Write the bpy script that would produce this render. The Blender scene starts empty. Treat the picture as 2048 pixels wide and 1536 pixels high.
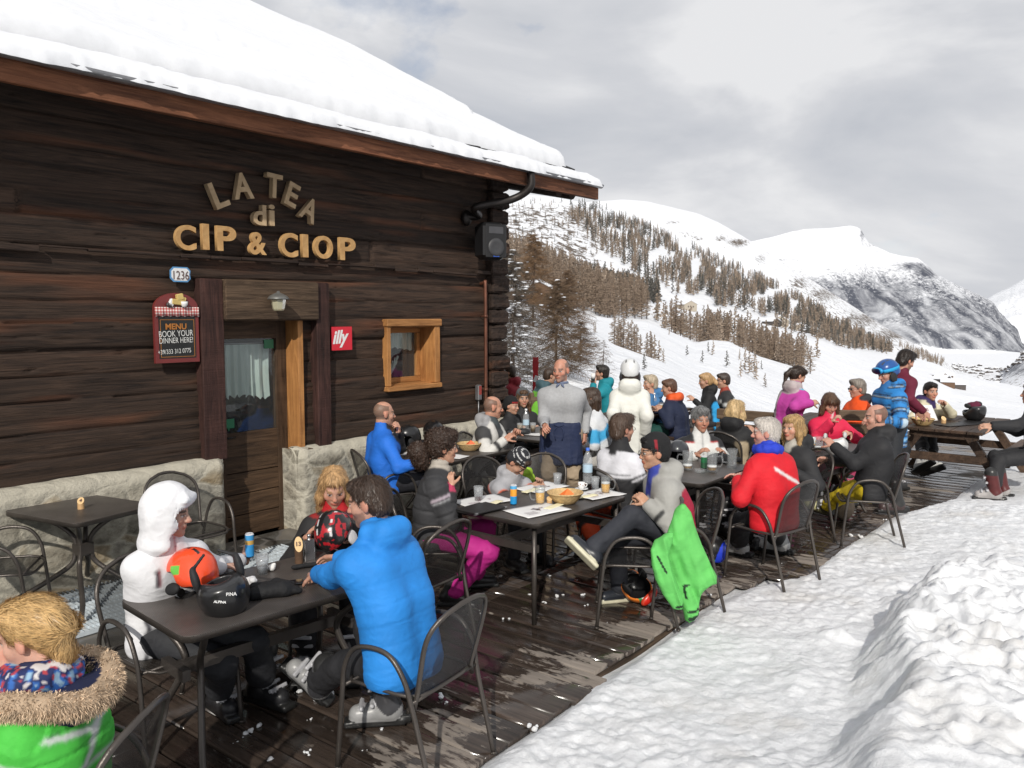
import bpy, math, random
import numpy as np
from mathutils import Vector, Matrix, Euler
random.seed(5)
PI = math.pi
R = math.radians
SC = bpy.context.scene
COL = SC.collection
# camera model
F, CX, CY, PITCH, CAMZ = 1660.0, 1024.0, 768.0, R(4.75), 2.2
_fw = np.array([0, math.cos(PITCH), -math.sin(PITCH)])
_up = np.array([0, math.sin(PITCH), math.cos(PITCH)])
CAM = np.array([0, 0, CAMZ])
def ray(u, v):
 return _fw + np.array([1.0, 0, 0]) * (u - CX) / F + _up * (CY - v) / F
def G(u, v, z=0.0):
 """point of the photograph's sight line (u, v) at height z"""
 d = ray(u, v)
 return CAM + d * ((z - CAMZ) / d[2])
def D(u, v, y):
 """point of the sight line at forward distance y"""
 d = ray(u, v)
 return CAM + d * (y / d[1])
def hexc(h):
 h = h.lstrip('#')
 o = []
 for i in (0, 2, 4):
  x = int(h[i:i + 2], 16) / 255
  o.append(x / 12.92 if x <= 0.04045 else ((x + 0.055) / 1.055) ** 2.4)
 return tuple(o)
# noise
def _hash(ix, iy, iz, seed):
 h = (ix.astype(np.int64) * 374761393 + iy.astype(np.int64) * 668265263 + iz.astype(np.int64) * 2147483647 + seed * 1274126177) & 0xFFFFFFFF
 h = ((h ^ (h >> 13)) * 1274126177) & 0xFFFFFFFF
 h = h ^ (h >> 16)
 return (h & 0xFFFF).astype(np.float32) / 32767.5 - 1.0
def vnoise(p, seed=0):
 p = np.asarray(p, np.float64)
 i = np.floor(p).astype(np.int64)
 f = p - i
 f = f * f * (3 - 2 * f)
 r = 0
 for dx in (0, 1):
  wx = f[:, 0] if dx else 1 - f[:, 0]
  for dy in (0, 1):
   wy = f[:, 1] if dy else 1 - f[:, 1]
   for dz in (0, 1):
    wz = f[:, 2] if dz else 1 - f[:, 2]
    r = r + wx * wy * wz * _hash(i[:, 0] + dx, i[:, 1] + dy, i[:, 2] + dz, seed)
 return r
def fbm(p, octv=4, seed=0, gain=0.5, lac=2.03):
 a, s, r, t = 1.0, np.asarray(p, np.float64), 0, 0
 for k in range(octv):
  r = r + a * vnoise(s, seed + k * 17)
  t += a
  a *= gain
  s = s * lac + 13.7
 return r / t
# object helpers
def link(o, parent=None):
 COL.objects.link(o)
 if parent is not None:
  o.parent = parent
 return o
def tag(o, label=None, cat=None, group=None, kind=None):
 if label: o['label'] = label
 if cat: o['category'] = cat
 if group: o['group'] = group
 if kind: o['kind'] = kind
 return o
def empty(name, loc=(0, 0, 0), rz=0.0, label=None, cat=None, group=None):
 o = bpy.data.objects.new(name, None)
 o.empty_display_size = 0.1
 o.location = tuple(float(x) for x in loc)
 o.rotation_euler = (0, 0, rz)
 link(o)
 return tag(o, label, cat, group)
def np_mesh(name, V, Q=None, T=None, smooth=True, col=None, attr=None):
 me = bpy.data.meshes.new(name)
 V = np.asarray(V, np.float32)
 Q = np.zeros((0, 4), np.int32) if Q is None else np.asarray(Q, np.int32).reshape(-1, 4)
 T = np.zeros((0, 3), np.int32) if T is None else np.asarray(T, np.int32).reshape(-1, 3)
 me.vertices.add(len(V))
 me.vertices.foreach_set('co', V.ravel())
 nl = Q.size + T.size
 me.loops.add(nl)
 me.loops.foreach_set('vertex_index', np.concatenate([Q.ravel(), T.ravel()]).astype(np.int32))
 me.polygons.add(len(Q) + len(T))
 ls = np.concatenate([np.arange(len(Q)) * 4, Q.size + np.arange(len(T)) * 3]).astype(np.int32)
 me.polygons.foreach_set('loop_start', ls)
 me.update(calc_edges=True)
 me.validate()
 if smooth:
  me.polygons.foreach_set('use_smooth', np.ones(len(me.polygons), bool))
 if col is not None:
  set_col(me, col)
 for k, a in (attr or {}).items():
  at = me.attributes.new(k, 'FLOAT', 'POINT')
  at.data.foreach_set('value', np.asarray(a, np.float32))
 return me
def set_col(me, col):
 n = len(me.vertices)
 c = np.ones((n, 4), np.float32)
 c[:, :3] = np.asarray(col, np.float32)
 at = me.color_attributes.new('Col', 'FLOAT_COLOR', 'POINT')
 at.data.foreach_set('color', c.ravel())
def obj(name, me, mats, parent=None, loc=None, rot=None, mtx=None):
 o = bpy.data.objects.new(name, me)
 if mats is not None and len(me.materials) == 0:
  for m in (mats if isinstance(mats, (list, tuple)) else [mats]):
   me.materials.append(m)
 if mtx is not None:
  o.matrix_local = mtx
 if loc is not None:
  o.location = tuple(float(x) for x in loc)
 if rot is not None:
  o.rotation_euler = rot
 return link(o, parent)
def dup_tree(o, loc, rz, label, group=None, parent=None):
 c = o.copy()
 link(c, parent)
 if parent is None:
  c.location = tuple(float(x) for x in loc)
  c.rotation_euler = (0, 0, rz)
  c['label'] = label
  if group: c['group'] = group
 for ch in list(o.children):
  dup_tree(ch, None, None, None, None, c)
 return c
class MB:
 """collects primitives into one mesh"""
 def __init__(s):
  s.v, s.f, s.m, s.c, s.sm = [], [], [], [], []
  s.mi, s.col, s.smooth = 0, (1, 1, 1), False
 def add(s, vs, fs, smooth=None):
  b = len(s.v)
  s.v += [tuple(float(t) for t in x) for x in vs]
  s.c += [s.col] * len(vs)
  for f in fs:
   s.f.append(tuple(b + i for i in f))
   s.m.append(s.mi)
   s.sm.append(s.smooth if smooth is None else smooth)
  return s
 def box(s, c, h, rot=None, bev=0.0):
  M = Matrix.Identity(3) if rot is None else (rot if isinstance(rot, Matrix) else Euler(rot).to_matrix())
  c = Vector(c)
  if bev <= 0:
   vs = [c + M @ Vector((sx * h[0], sy * h[1], sz * h[2])) for sz in (-1, 1) for sx, sy in ((-1, -1), (1, -1), (1, 1), (-1, 1))]
   return s.add(vs, [(3, 2, 1, 0), (4, 5, 6, 7), (0, 1, 5, 4), (1, 2, 6, 5), (2, 3, 7, 6), (3, 0, 4, 7)], False)
  b = min(bev, *h)
  rings = []
  for z, ins in ((-h[2], b), (-h[2] + b, 0), (h[2] - b, 0), (h[2], b)):
   x, y = h[0] - ins, h[1] - ins
   q = b * 0.6
   rings.append([(-x + q, -y), (x - q, -y), (x, -y + q), (x, y - q), (x - q, y), (-x + q, y), (-x, y - q), (-x, -y + q)])
   rings[-1] = [(a, bb, z) for a, bb in rings[-1]]
  vs = [c + M @ Vector(p) for r in rings for p in r]
  fs = [tuple(range(7, -1, -1)), tuple(range(24, 32))]
  for k in range(3):
   for i in range(8):
    j = (i + 1) % 8
    fs.append((k * 8 + i, k * 8 + j, k * 8 + 8 + j, k * 8 + 8 + i))
  return s.add(vs, fs, False)
 def tube(s, path, r, n=8, cap=True, closed=False):
  P = [Vector(p) for p in path]
  rr = r if isinstance(r, (list, tuple)) else [r] * len(P)
  m = len(P)
  vs, up = [], None
  for i, p in enumerate(P):
   a = P[i - 1] if (i > 0 or closed) else P[i]
   b = P[(i + 1) % m] if (i < m - 1 or closed) else P[i]
   t = (b - a)
   t = t.normalized() if t.length > 1e-9 else Vector((0, 0, 1))
   if up is None:
    up = Vector((0, 0, 1)) if abs(t.z) < 0.9 else Vector((1, 0, 0))
   x = (up - t * up.dot(t))
   x = x.normalized() if x.length > 1e-6 else t.orthogonal().normalized()
   up = x
   y = t.cross(x)
   for k in range(n):
    a_ = 2 * PI * k / n
    vs.append(p + (x * math.cos(a_) + y * math.sin(a_)) * rr[i])
  fs = []
  for i in range(m if closed else m - 1):
   i2 = (i + 1) % m
   for k in range(n):
    k2 = (k + 1) % n
    fs.append((i * n + k, i * n + k2, i2 * n + k2, i2 * n + k))
  s.add(vs, fs, True)
  if cap and not closed:
   b = len(s.v) - m * n
   for f in (tuple(b + k for k in range(n - 1, -1, -1)), tuple(b + (m - 1) * n + k for k in range(n))):
    s.f.append(f); s.m.append(s.mi); s.sm.append(False)
  return s
 def lathe(s, prof, c=(0, 0, 0), n=24, rot=None, smooth=True, wob=None):
  M = Matrix.Identity(3) if rot is None else (rot if isinstance(rot, Matrix) else Euler(rot).to_matrix())
  c = Vector(c)
  vs = []
  for i, (r_, z) in enumerate(prof):
   for k in range(n):
    a = 2 * PI * k / n
    q = r_ * (1 if wob is None else wob(i, a))
    vs.append(c + M @ Vector((q * math.cos(a), q * math.sin(a), z)))
  fs = [(i * n + k, i * n + (k + 1) % n, (i + 1) * n + (k + 1) % n, (i + 1) * n + k) for i in range(len(prof) - 1) for k in range(n)]
  return s.add(vs, fs, smooth)
 def prism(s, pts, h0, h1, M=None, smooth=False):
  """polygon pts (x, y) extruded from h0 to h1 (z)"""
  M = Matrix.Identity(4) if M is None else M
  n = len(pts)
  vs = [M @ Vector((x, y, h0)) for x, y in pts] + [M @ Vector((x, y, h1)) for x, y in pts]
  fs = [tuple(range(n - 1, -1, -1)), tuple(range(n, 2 * n))] + [(i, (i + 1) % n, n + (i + 1) % n, n + i) for i in range(n)]
  return s.add(vs, fs, smooth)
 def sphere(s, c, r, n=12, m=8):
  r = r if isinstance(r, (tuple, list)) else (r, r, r)
  vs = [(c[0], c[1], c[2] - r[2])]
  for i in range(1, m):
   t = -PI / 2 + PI * i / m
   for k in range(n):
    a = 2 * PI * k / n
    vs.append((c[0] + r[0] * math.cos(t) * math.cos(a), c[1] + r[1] * math.cos(t) * math.sin(a), c[2] + r[2] * math.sin(t)))
  vs.append((c[0], c[1], c[2] + r[2]))
  fs = [(0, 1 + (k + 1) % n, 1 + k) for k in range(n)]
  for i in range(m - 2):
   b = 1 + i * n
   fs += [(b + k, b + (k + 1) % n, b + n + (k + 1) % n, b + n + k) for k in range(n)]
  e = len(vs) - 1
  b = 1 + (m - 2) * n
  fs += [(b + k, b + (k + 1) % n, e) for k in range(n)]
  return s.add(vs, fs, True)
 def mesh(s, name):
  me = bpy.data.meshes.new(name)
  me.from_pydata(s.v, [], s.f)
  me.polygons.foreach_set('use_smooth', np.array(s.sm, bool))
  me.polygons.foreach_set('material_index', np.array(s.m, np.int32))
  if len(s.v):
   set_col(me, np.array(s.c, np.float32))
  me.update()
  return me
 def build(s, name, mats, parent=None, loc=None, rot=None, mtx=None):
  return obj(name, s.mesh(name), mats, parent, loc, rot, mtx)
def arc(p0, p1, p2, n=10):
 """quadratic curve through control p1"""
 p0, p1, p2 = Vector(p0), Vector(p1), Vector(p2)
 return [p0 * (1 - t) ** 2 + p1 * 2 * t * (1 - t) + p2 * t * t for t in [i / n for i in range(n + 1)]]
def spline(pts, n=6):
 """Catmull-Rom through pts"""
 P = [Vector(p) for p in pts]
 P = [P[0] * 2 - P[1]] + P + [P[-1] * 2 - P[-2]]
 o = []
 for i in range(1, len(P) - 2):
  for k in range(n):
   t = k / n
   a, b, c, d = P[i - 1], P[i], P[i + 1], P[i + 2]
   o.append(0.5 * ((2 * b) + (c - a) * t + (2 * a - 5 * b + 4 * c - d) * t * t + (3 * b - a - 3 * c + d) * t ** 3))
 o.append(P[-2])
 return o
# materials
class NT:
 def __init__(s, name):
  s.m = bpy.data.materials.new(name)
  s.m.use_nodes = True
  s.t = s.m.node_tree
  s.b = s.t.nodes['Principled BSDF']
  s.out = s.t.nodes['Material Output']
 def n(s, typ, **kw):
  nd = s.t.nodes.new(typ)
  for k, v in kw.items():
   if k[0] == '_':
    nd.inputs[k[1:].replace('_', ' ')].default_value = v
   else:
    setattr(nd, k, v)
  return nd
 def l(s, a, b):
  s.t.links.new(a, b)
 def noise(s, scale, detail=4, rough=0.55, vec=None, dist=0.0):
  nd = s.n('ShaderNodeTexNoise')
  nd.inputs['Scale'].default_value = scale
  nd.inputs['Detail'].default_value = detail
  nd.inputs['Roughness'].default_value = rough
  nd.inputs['Distortion'].default_value = dist
  if vec is not None:
   s.l(vec, nd.inputs['Vector'])
  return nd
 def mapping(s, src='Object', scale=(1, 1, 1), rot=(0, 0, 0)):
  tc = s.n('ShaderNodeTexCoord')
  mp = s.n('ShaderNodeMapping')
  mp.inputs['Scale'].default_value = scale
  mp.inputs['Rotation'].default_value = rot
  s.l(tc.outputs[src], mp.inputs['Vector'])
  return mp.outputs['Vector']
 def ramp(s, fac, stops, interp='LINEAR'):
  r = s.n('ShaderNodeValToRGB')
  r.color_ramp.interpolation = interp
  e = r.color_ramp.elements
  while len(e) < len(stops):
   e.new(0.5)
  for i, (p, c) in enumerate(stops):
   e[i].position = p
   c = c if isinstance(c, (tuple, list)) else (c, c, c)
   e[i].color = (*c[:3], 1)
  s.l(fac, r.inputs['Fac'])
  return r.outputs['Color']
 def mix(s, fac, a, b, mode='MIX'):
  m = s.n('ShaderNodeMix', data_type='RGBA', blend_type=mode)
  for sock, v in ((m.inputs['Factor'], fac), (m.inputs['A'], a), (m.inputs['B'], b)):
   if hasattr(v, 'is_linked') or hasattr(v, 'links'):
    s.l(v, sock)
   else:
    sock.default_value = v if isinstance(v, (int, float)) else (*v[:3], 1)
  return m.outputs['Result']
 def math(s, op, a, b=0.0, clamp=False):
  m = s.n('ShaderNodeMath', operation=op, use_clamp=clamp)
  for i, v in enumerate((a, b)):
   if hasattr(v, 'links'):
    s.l(v, m.inputs[i])
   else:
    m.inputs[i].default_value = v
  return m.outputs[0]
 def bump(s, h, strength=0.3, dist=0.01, normal=None):
  b = s.n('ShaderNodeBump')
  b.inputs['Strength'].default_value = strength
  b.inputs['Distance'].default_value = dist
  s.l(h, b.inputs['Height'])
  if normal is not None:
   s.l(normal, b.inputs['Normal'])
  return b.outputs['Normal']
 def set(s, **kw):
  names = dict(col='Base Color', rough='Roughness', metal='Metallic', nrm='Normal', coat='Coat Weight', trans='Transmission Weight', ior='IOR', spec='Specular IOR Level', alpha='Alpha', sss='Subsurface Weight', emit='Emission Color', es='Emission Strength')
  for k, v in kw.items():
   i = s.b.inputs[names[k]]
   if hasattr(v, 'links'):
    s.l(v, i)
   else:
    i.default_value = (*v[:3], 1) if isinstance(v, (tuple, list)) else v
  return s
def attr_col(nt):
 a = nt.n('ShaderNodeAttribute', attribute_name='Col')
 return a.outputs['Color']
def plain(name, col, rough=0.5, metal=0.0, var=0.12, bump=0.0, bscale=40, coat=0.0, spec=0.5):
 t = NT(name)
 v = t.mapping('Object')
 n = t.noise(6, 4, 0.6, v)
 c = t.mix(1.0, col, t.ramp(n.outputs['Fac'], [(0.3, 1 - var), (0.7, 1 + var)]), 'MULTIPLY')
 t.set(col=c, rough=rough, metal=metal, coat=coat, spec=spec)
 if bump:
  nb = t.noise(bscale, 5, 0.6, v)
  t.set(nrm=t.bump(nb.outputs['Fac'], bump, 0.01))
 return t.m
def m_attr(name, rough, bscale=60, bump=0.25, bdist=0.004, metal=0.0, coat=0.0, var=0.1, stretch=(1, 1, 1), sss=0.0, spec=0.4):
 t = NT(name)
 v = t.mapping('Object', stretch)
 c = attr_col(t)
 n = t.noise(bscale * 0.35, 4, 0.6, v)
 c = t.mix(1.0, c, t.ramp(n.outputs['Fac'], [(0.3, 1 - var), (0.7, 1 + var)]), 'MULTIPLY')
 t.set(col=c, rough=rough, metal=metal, coat=coat, spec=spec)
 if bump:
  nb = t.noise(bscale, 6, 0.65, v, 0.4)
  t.set(nrm=t.bump(nb.outputs['Fac'], bump, bdist))
 if sss:
  t.set(sss=sss)
  t.b.inputs['Subsurface Radius'].default_value = (0.02, 0.008, 0.005)
  t.b.inputs['Subsurface Scale'].default_value = 0.5
 return t.m
M = {}
def m_cloth(name, rough, spec=.35, k=1.0):
 t = NT(name)
 v = t.mapping('Object')
 c = attr_col(t)
 n = t.noise(7, 4, .6, v)
 c = t.mix(1.0, c, t.ramp(n.outputs['Fac'], [(.3, .88), (.7, 1.1)]), 'MULTIPLY')
 f = t.noise(6.5, 2, .5, t.mapping('Object', (1.0, 1.0, 1.5)), .5)
 rg = t.math('ABSOLUTE', t.math('SUBTRACT', f.outputs['Fac'], .5))
 g = t.noise(30, 4, .6, v, .5)
 w = t.noise(420, 2, .5, v)
 b1 = t.bump(rg, .22 * k, -.06)
 b2 = t.bump(g.outputs['Fac'], .16 * k, .010, b1)
 t.set(col=c, rough=rough, spec=spec, nrm=t.bump(w.outputs['Fac'], .12, .001, b2))
 return t.m
M['fabric'] = m_cloth('fabric', .72)
M['shiny_fabric'] = m_attr('shell_fabric', 0.55, 16, 0.6, 0.014, var=0.10, spec=0.5)
M['knit'] = m_attr('knit_wool', 0.9, 120, 0.5, 0.004, var=0.08)
M['skin'] = m_attr('skin', 0.5, 90, 0.12, 0.002, var=0.10, sss=0.12)
M['hair'] = m_attr('hair', 0.42, 30, 0.9, 0.006, var=0.45, stretch=(5, 5, 0.6))
M['strand'] = m_attr('hair_strand', .38, 30, 0, var=.1)
M['shell'] = m_attr('helmet_shell', 0.28, 50, 0.04, 0.002, var=0.06, coat=0.4)
M['plastic'] = m_attr('painted_plastic', 0.4, 60, 0.05, 0.002, var=0.06)
M['boot'] = m_attr('boot_plastic', 0.35, 40, 0.15, 0.004, var=0.15)
M['fur'] = m_attr('fur', 0.85, 60, 0.0, var=0.35)
# implicit surfaces
def A3(*x):
 return np.array(x, np.float32)
def rc(p0, r0, p1, r1, k=0.03, b='', s=1):
 return ('c', np.asarray(p0, np.float32), r0, np.asarray(p1, np.float32), r1, k, b, s)
def el(c, r, k=0.03, Rm=None, b='', s=1):
 return ('e', np.asarray(c, np.float32), np.asarray(r, np.float32), None if Rm is None else np.asarray(Rm, np.float32), None, k, b, s)
def bx(c, h, rad=0.01, k=0.02, Rm=None, b='', s=1):
 return ('b', np.asarray(c, np.float32), np.asarray(h, np.float32), None if Rm is None else np.asarray(Rm, np.float32), rad, k, b, s)
def prim_d(q, P):
 if q[0] == 'c':
  _, a, r0, b, r1 = q[:5]
  ab = b - a
  t = np.clip(((P - a) @ ab) / max(float(ab @ ab), 1e-9), 0, 1)
  return np.linalg.norm(P - a - t[:, None] * ab, axis=1) - (r0 + t * (r1 - r0)), t
 X = P - q[1]
 if q[3] is not None:
  X = X @ q[3]          # into the prim's own frame (columns are its axes)
 if q[0] == 'e':
  r = q[2]
  k0 = np.linalg.norm(X / r, axis=1)
  k1 = np.linalg.norm(X / (r * r), axis=1)
  return np.where(k1 > 1e-6, k0 * (k0 - 1) / np.maximum(k1, 1e-6), -float(r.min())), X[:, 2] / r[2] * 0.5 + 0.5
 qd = np.abs(X) - (q[2] - q[4])
 return np.linalg.norm(np.maximum(qd, 0), axis=1) + np.minimum(qd.max(1), 0) - q[4], X[:, 2] / q[2][2] * 0.5 + 0.5
def sdf(prims):
 def f(P):
  P = np.asarray(P, np.float32)
  d = np.full(len(P), 9.0, np.float32)
  for q in prims:
   di = prim_d(q, P)[0]
   k = q[5]
   if q[7] > 0:
    h = np.maximum(k - np.abs(d - di), 0) / k
    d = np.minimum(d, di) - h * h * k * 0.25
   else:
    di = -di
    h = np.maximum(k - np.abs(d - di), 0) / k
    d = np.maximum(d, di) + h * h * k * 0.25
  return d
 return f
def bounds(prims, pad):
 lo, hi = np.full(3, 9e9), np.full(3, -9e9)
 for q in prims:
  if q[7] < 0:
   continue
  if q[0] == 'c':
   for p, r in ((q[1], q[2]), (q[3], q[4])):
    lo = np.minimum(lo, p - r); hi = np.maximum(hi, p + r)
  else:
   r = float(np.linalg.norm(q[2])) if q[0] == 'b' or q[3] is not None else q[2]
   lo = np.minimum(lo, q[1] - r); hi = np.maximum(hi, q[1] + r)
 return lo - pad, hi + pad
def polygonize(f, lo, hi, h, B=6):
 n = np.ceil((np.asarray(hi) - lo) / h).astype(int)
 nb = -(-n // B)
 N = nb * B + 1
 gi = np.stack(np.meshgrid(*[np.arange(k) for k in nb], indexing='ij'), -1).reshape(-1, 3)
 d = f((lo + (gi * B + B / 2) * h).astype(np.float32))
 act = np.abs(d) < B * h * 0.87 * 1.3 + h
 V = np.repeat(np.repeat(np.repeat(np.sign(d).reshape(nb), B, 0), B, 1), B, 2).astype(np.float32)
 V = np.pad(V, ((0, 1),) * 3, mode='edge')
 Mk = np.zeros(N, bool)
 a3 = act.reshape(nb)
 Mk[:-1, :-1, :-1] = np.repeat(np.repeat(np.repeat(a3, B, 0), B, 1), B, 2)
 for ax in range(3):
  s1 = [slice(None)] * 3; s0 = [slice(None)] * 3
  s1[ax] = slice(1, None); s0[ax] = slice(None, -1)
  sh = Mk.copy()
  sh[tuple(s1)] |= Mk[tuple(s0)]
  Mk = sh
 idx = np.argwhere(Mk)
 out = np.empty(len(idx), np.float32)
 for k in range(0, len(idx), 200000):
  out[k:k + 200000] = f((lo + idx[k:k + 200000] * h).astype(np.float32))
 V[Mk] = out
 S = V < 0
 c = np.zeros(tuple(N - 1), np.int8)
 for dx in (0, 1):
  for dy in (0, 1):
   for dz in (0, 1):
    c += S[dx:N[0] - 1 + dx, dy:N[1] - 1 + dy, dz:N[2] - 1 + dz]
 cells = np.argwhere((c > 0) & (c < 8))
 if len(cells) == 0:
  return np.zeros((0, 3)), np.zeros((0, 4), int)
 vid = np.full(tuple(N - 1), -1, np.int32)
 vid[tuple(cells.T)] = np.arange(len(cells))
 cor = [np.array([(i >> 2) & 1, (i >> 1) & 1, i & 1]) for i in range(8)]
 cv = [V[tuple((cells + o).T)] for o in cor]
 acc = np.zeros((len(cells), 3)); cnt = np.zeros(len(cells))
 for i in range(8):
  for bit in (1, 2, 4):
   if not i & bit:
    j = i | bit
    m = (cv[i] < 0) != (cv[j] < 0)
    t = cv[i] / np.where(np.abs(cv[i] - cv[j]) < 1e-9, 1e-9, cv[i] - cv[j])
    p = cor[i] + np.clip(t, 0, 1)[:, None] * (cor[j] - cor[i])
    acc[m] += p[m]; cnt[m] += 1
 pts = lo + (cells + acc / cnt[:, None]) * h
 quads = []
 for ax in range(3):
  u, w = (ax + 1) % 3, (ax + 2) % 3
  s0 = [slice(None)] * 3; s1 = [slice(None)] * 3
  s0[ax] = slice(0, -1); s1[ax] = slice(1, None)
  e = np.argwhere(S[tuple(s0)] != S[tuple(s1)])
  ok = (e[:, u] > 0) & (e[:, w] > 0) & (e[:, u] < N[u] - 1) & (e[:, w] < N[w] - 1)
  e = e[ok]
  ou = np.zeros(3, int); ou[u] = 1
  ow = np.zeros(3, int); ow[w] = 1
  q = np.stack([vid[tuple((e - ou - ow).T)], vid[tuple((e - ow).T)], vid[tuple(e.T)], vid[tuple((e - ou).T)]], 1)
  fl = ~S[tuple(e.T)]
  q[fl] = q[fl][:, ::-1]
  quads.append(q)
 q = np.concatenate(quads)
 return pts, q[(q >= 0).all(1)]
def vnormals(V, Q):
 n = np.cross(V[Q[:, 2]] - V[Q[:, 0]], V[Q[:, 3]] - V[Q[:, 1]])
 o = np.zeros_like(V)
 for k in range(4):
  np.add.at(o, Q[:, k], n)
 return o / np.maximum(np.linalg.norm(o, axis=1), 1e-12)[:, None]
def bones(prims, V):
 best = np.full(len(V), 9e9); bi = np.zeros(len(V), int); bt = np.zeros(len(V))
 names = []
 for q in prims:
  if q[7] < 0 or not q[6]:
   continue
  if q[6] not in names:
   names.append(q[6])
  d, t = prim_d(q, V.astype(np.float32))
  m = d < best
  best[m] = d[m]; bi[m] = names.index(q[6]); bt[m] = t[m]
 return np.array(names)[bi] if names else None, bt
class Bag:
 pass
def sculpt(name, prims, h, mat, parent=None, col=(0.5, 0.5, 0.5), paint=None, disp=None, frame=None, mtx=None):
 """one smooth mesh from prims; paint(g, C) recolours vertices, disp(g) moves them along the normal"""
 lo, hi = bounds(prims, h * 2.5)
 V, Q = polygonize(sdf(prims), lo, hi, h)
 if len(V) == 0:
  return None
 g = Bag()
 g.V, g.b, g.t = V, *bones(prims, V)
 g.x, g.y, g.z = V.T
 if frame is not None:
  frame(g)
 if disp is not None:
  V = V + vnormals(V, Q) * disp(g)[:, None]
 C = np.tile(np.array(col, np.float32), (len(V), 1))
 if paint is not None:
  paint(g, C)
  if frame is not None:
   for _ in range(2):
    A = np.zeros_like(C); n_ = np.zeros(len(C))
    for i in range(4):
     np.add.at(A, Q[:, i], C[Q[:, i - 1]]); np.add.at(n_, Q[:, i], 1)
    C = C * .5 + A / np.maximum(n_, 1)[:, None] * .5
 return obj(name, np_mesh(name, V, Q, col=C), mat, parent, mtx=mtx)
# people
def unit(v):
 v = np.asarray(v, float)
 return v / max(np.linalg.norm(v), 1e-9)
def ik(a, c, l1, l2, hint):
 a, c = np.asarray(a, float), np.asarray(c, float)
 d = np.linalg.norm(c - a)
 mx = (l1 + l2) * 0.995
 if d > mx:
  c = a + (c - a) * mx / d
  d = mx
 ax = unit(c - a)
 x = (l1 * l1 - l2 * l2 + d * d) / (2 * d)
 y = math.sqrt(max(l1 * l1 - x * x, 0))
 h = np.asarray(hint, float)
 h = unit(h - ax * (h @ ax))
 return a + ax * x + h * y, c
def rotz(a):
 return np.array([[math.cos(a), -math.sin(a), 0], [math.sin(a), math.cos(a), 0], [0, 0, 1.0]])
def rotx(a):
 return np.array([[1, 0, 0], [0, math.cos(a), -math.sin(a)], [0, math.sin(a), math.cos(a)]])
SKIN, HAIRC = (0.48, 0.275, 0.19), (0.05, 0.03, 0.02)
def head_prims(s, fem):
 j = 0.9 if fem else 1.0
 return [el((0, -.012, .035), (.076, .097, .088), .02, b='head'), el((0, .03, -.03), (.058, .062, .085), .03, b='head'),
   rc((0, .015, -.06), .05 * j, (0, .07, -.1), .021 * j, .03, 'head'), rc((-.03, .080, .024), .012, (.03, .080, .024), .012, .02, 'head'),
   el((.042, .055, -.025), (.024, .026, .026), .02, b='head'), el((-.042, .055, -.025), (.024, .026, .026), .02, b='head'),
   el((.032, .104, .004), (.018, .016, .010), .012, s=-1), el((-.032, .104, .004), (.018, .016, .010), .012, s=-1),
   el((.031, .078, .004), (.0145, .0145, .011), .004, b='head'), el((-.031, .078, .004), (.0145, .0145, .011), .004, b='head'),
   rc((0, .088, .014), .008, (0, .112 if not fem else .106, -.026), .0125 if not fem else .011, .014, 'head'),
   el((0, .100, -.031), (.018, .012, .009), .008, b='head'),
   el((0, .088, -.057), (.024, .012, .0065), .008, b='head'), el((0, .086, -.069), (.020, .012, .007), .008, b='head'),
   el((.078, -.008, -.006), (.010, .022, .033), .006, rotz(.35), 'head'), el((-.078, -.008, -.006), (.010, .022, .033), .006, rotz(-.35), 'head')]
def xf(prims, Rm, T, sc=1.0):
 o = []
 Rm = np.asarray(Rm, np.float32); T = np.asarray(T, np.float32)
 for q in prims:
  if q[0] == 'c':
   o.append(('c', q[1] * sc @ Rm.T + T, q[2] * sc, q[3] * sc @ Rm.T + T, q[4] * sc, q[5] * sc, q[6], q[7]))
  else:
   r0 = Rm if q[3] is None else Rm @ q[3]
   o.append((q[0], q[1] * sc @ Rm.T + T, q[2] * sc, r0.astype(np.float32), None if q[4] is None else q[4] * sc, q[5] * sc, q[6], q[7]))
 return o
def hand_prims(W, dr, nrm, side, curl, s, rad=.0085):
 """palm, four fingers and a thumb; nrm is the direction the palm faces"""
 y = unit(dr)
 z = unit(np.asarray(nrm, float) - y * (np.asarray(nrm, float) @ y))
 x = np.cross(y, z)
 Rm = np.stack([x, y, z], 1)
 o = [bx(W + y * .048 * s, (.040 * s, .046 * s, .014 * s), .012 * s, .012, Rm, 'hand')]
 for i, L in enumerate((.068, .078, .073, .056)):
  p = W + y * .090 * s + x * (-.030 + .020 * i) * s * side
  d, a = y, 0
  for k, fr in enumerate((.48, .30, .24)):
   a += curl[i] if isinstance(curl, (list, tuple)) else curl
   d = y * math.cos(a) + z * math.sin(a)
   p2 = p + d * L * fr * s
   o.append(rc(p, rad * s * (1 - .08 * k), p2, rad * s * (.93 - .08 * k), .004, 'hand'))
   p = p2
 b = W + y * .03 * s - x * .036 * s * side + z * .006 * s
 d = unit(y * .62 - x * .62 * side + z * .48)
 p = b + d * .042 * s
 o += [rc(b, .013 * s, p, .0105 * s, .01, 'hand'), rc(p, .0105 * s, p + unit(d + y * .6 + z * .5) * .032 * s, .0085 * s, .004, 'hand')]
 return o
BOOTS = {}
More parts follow.
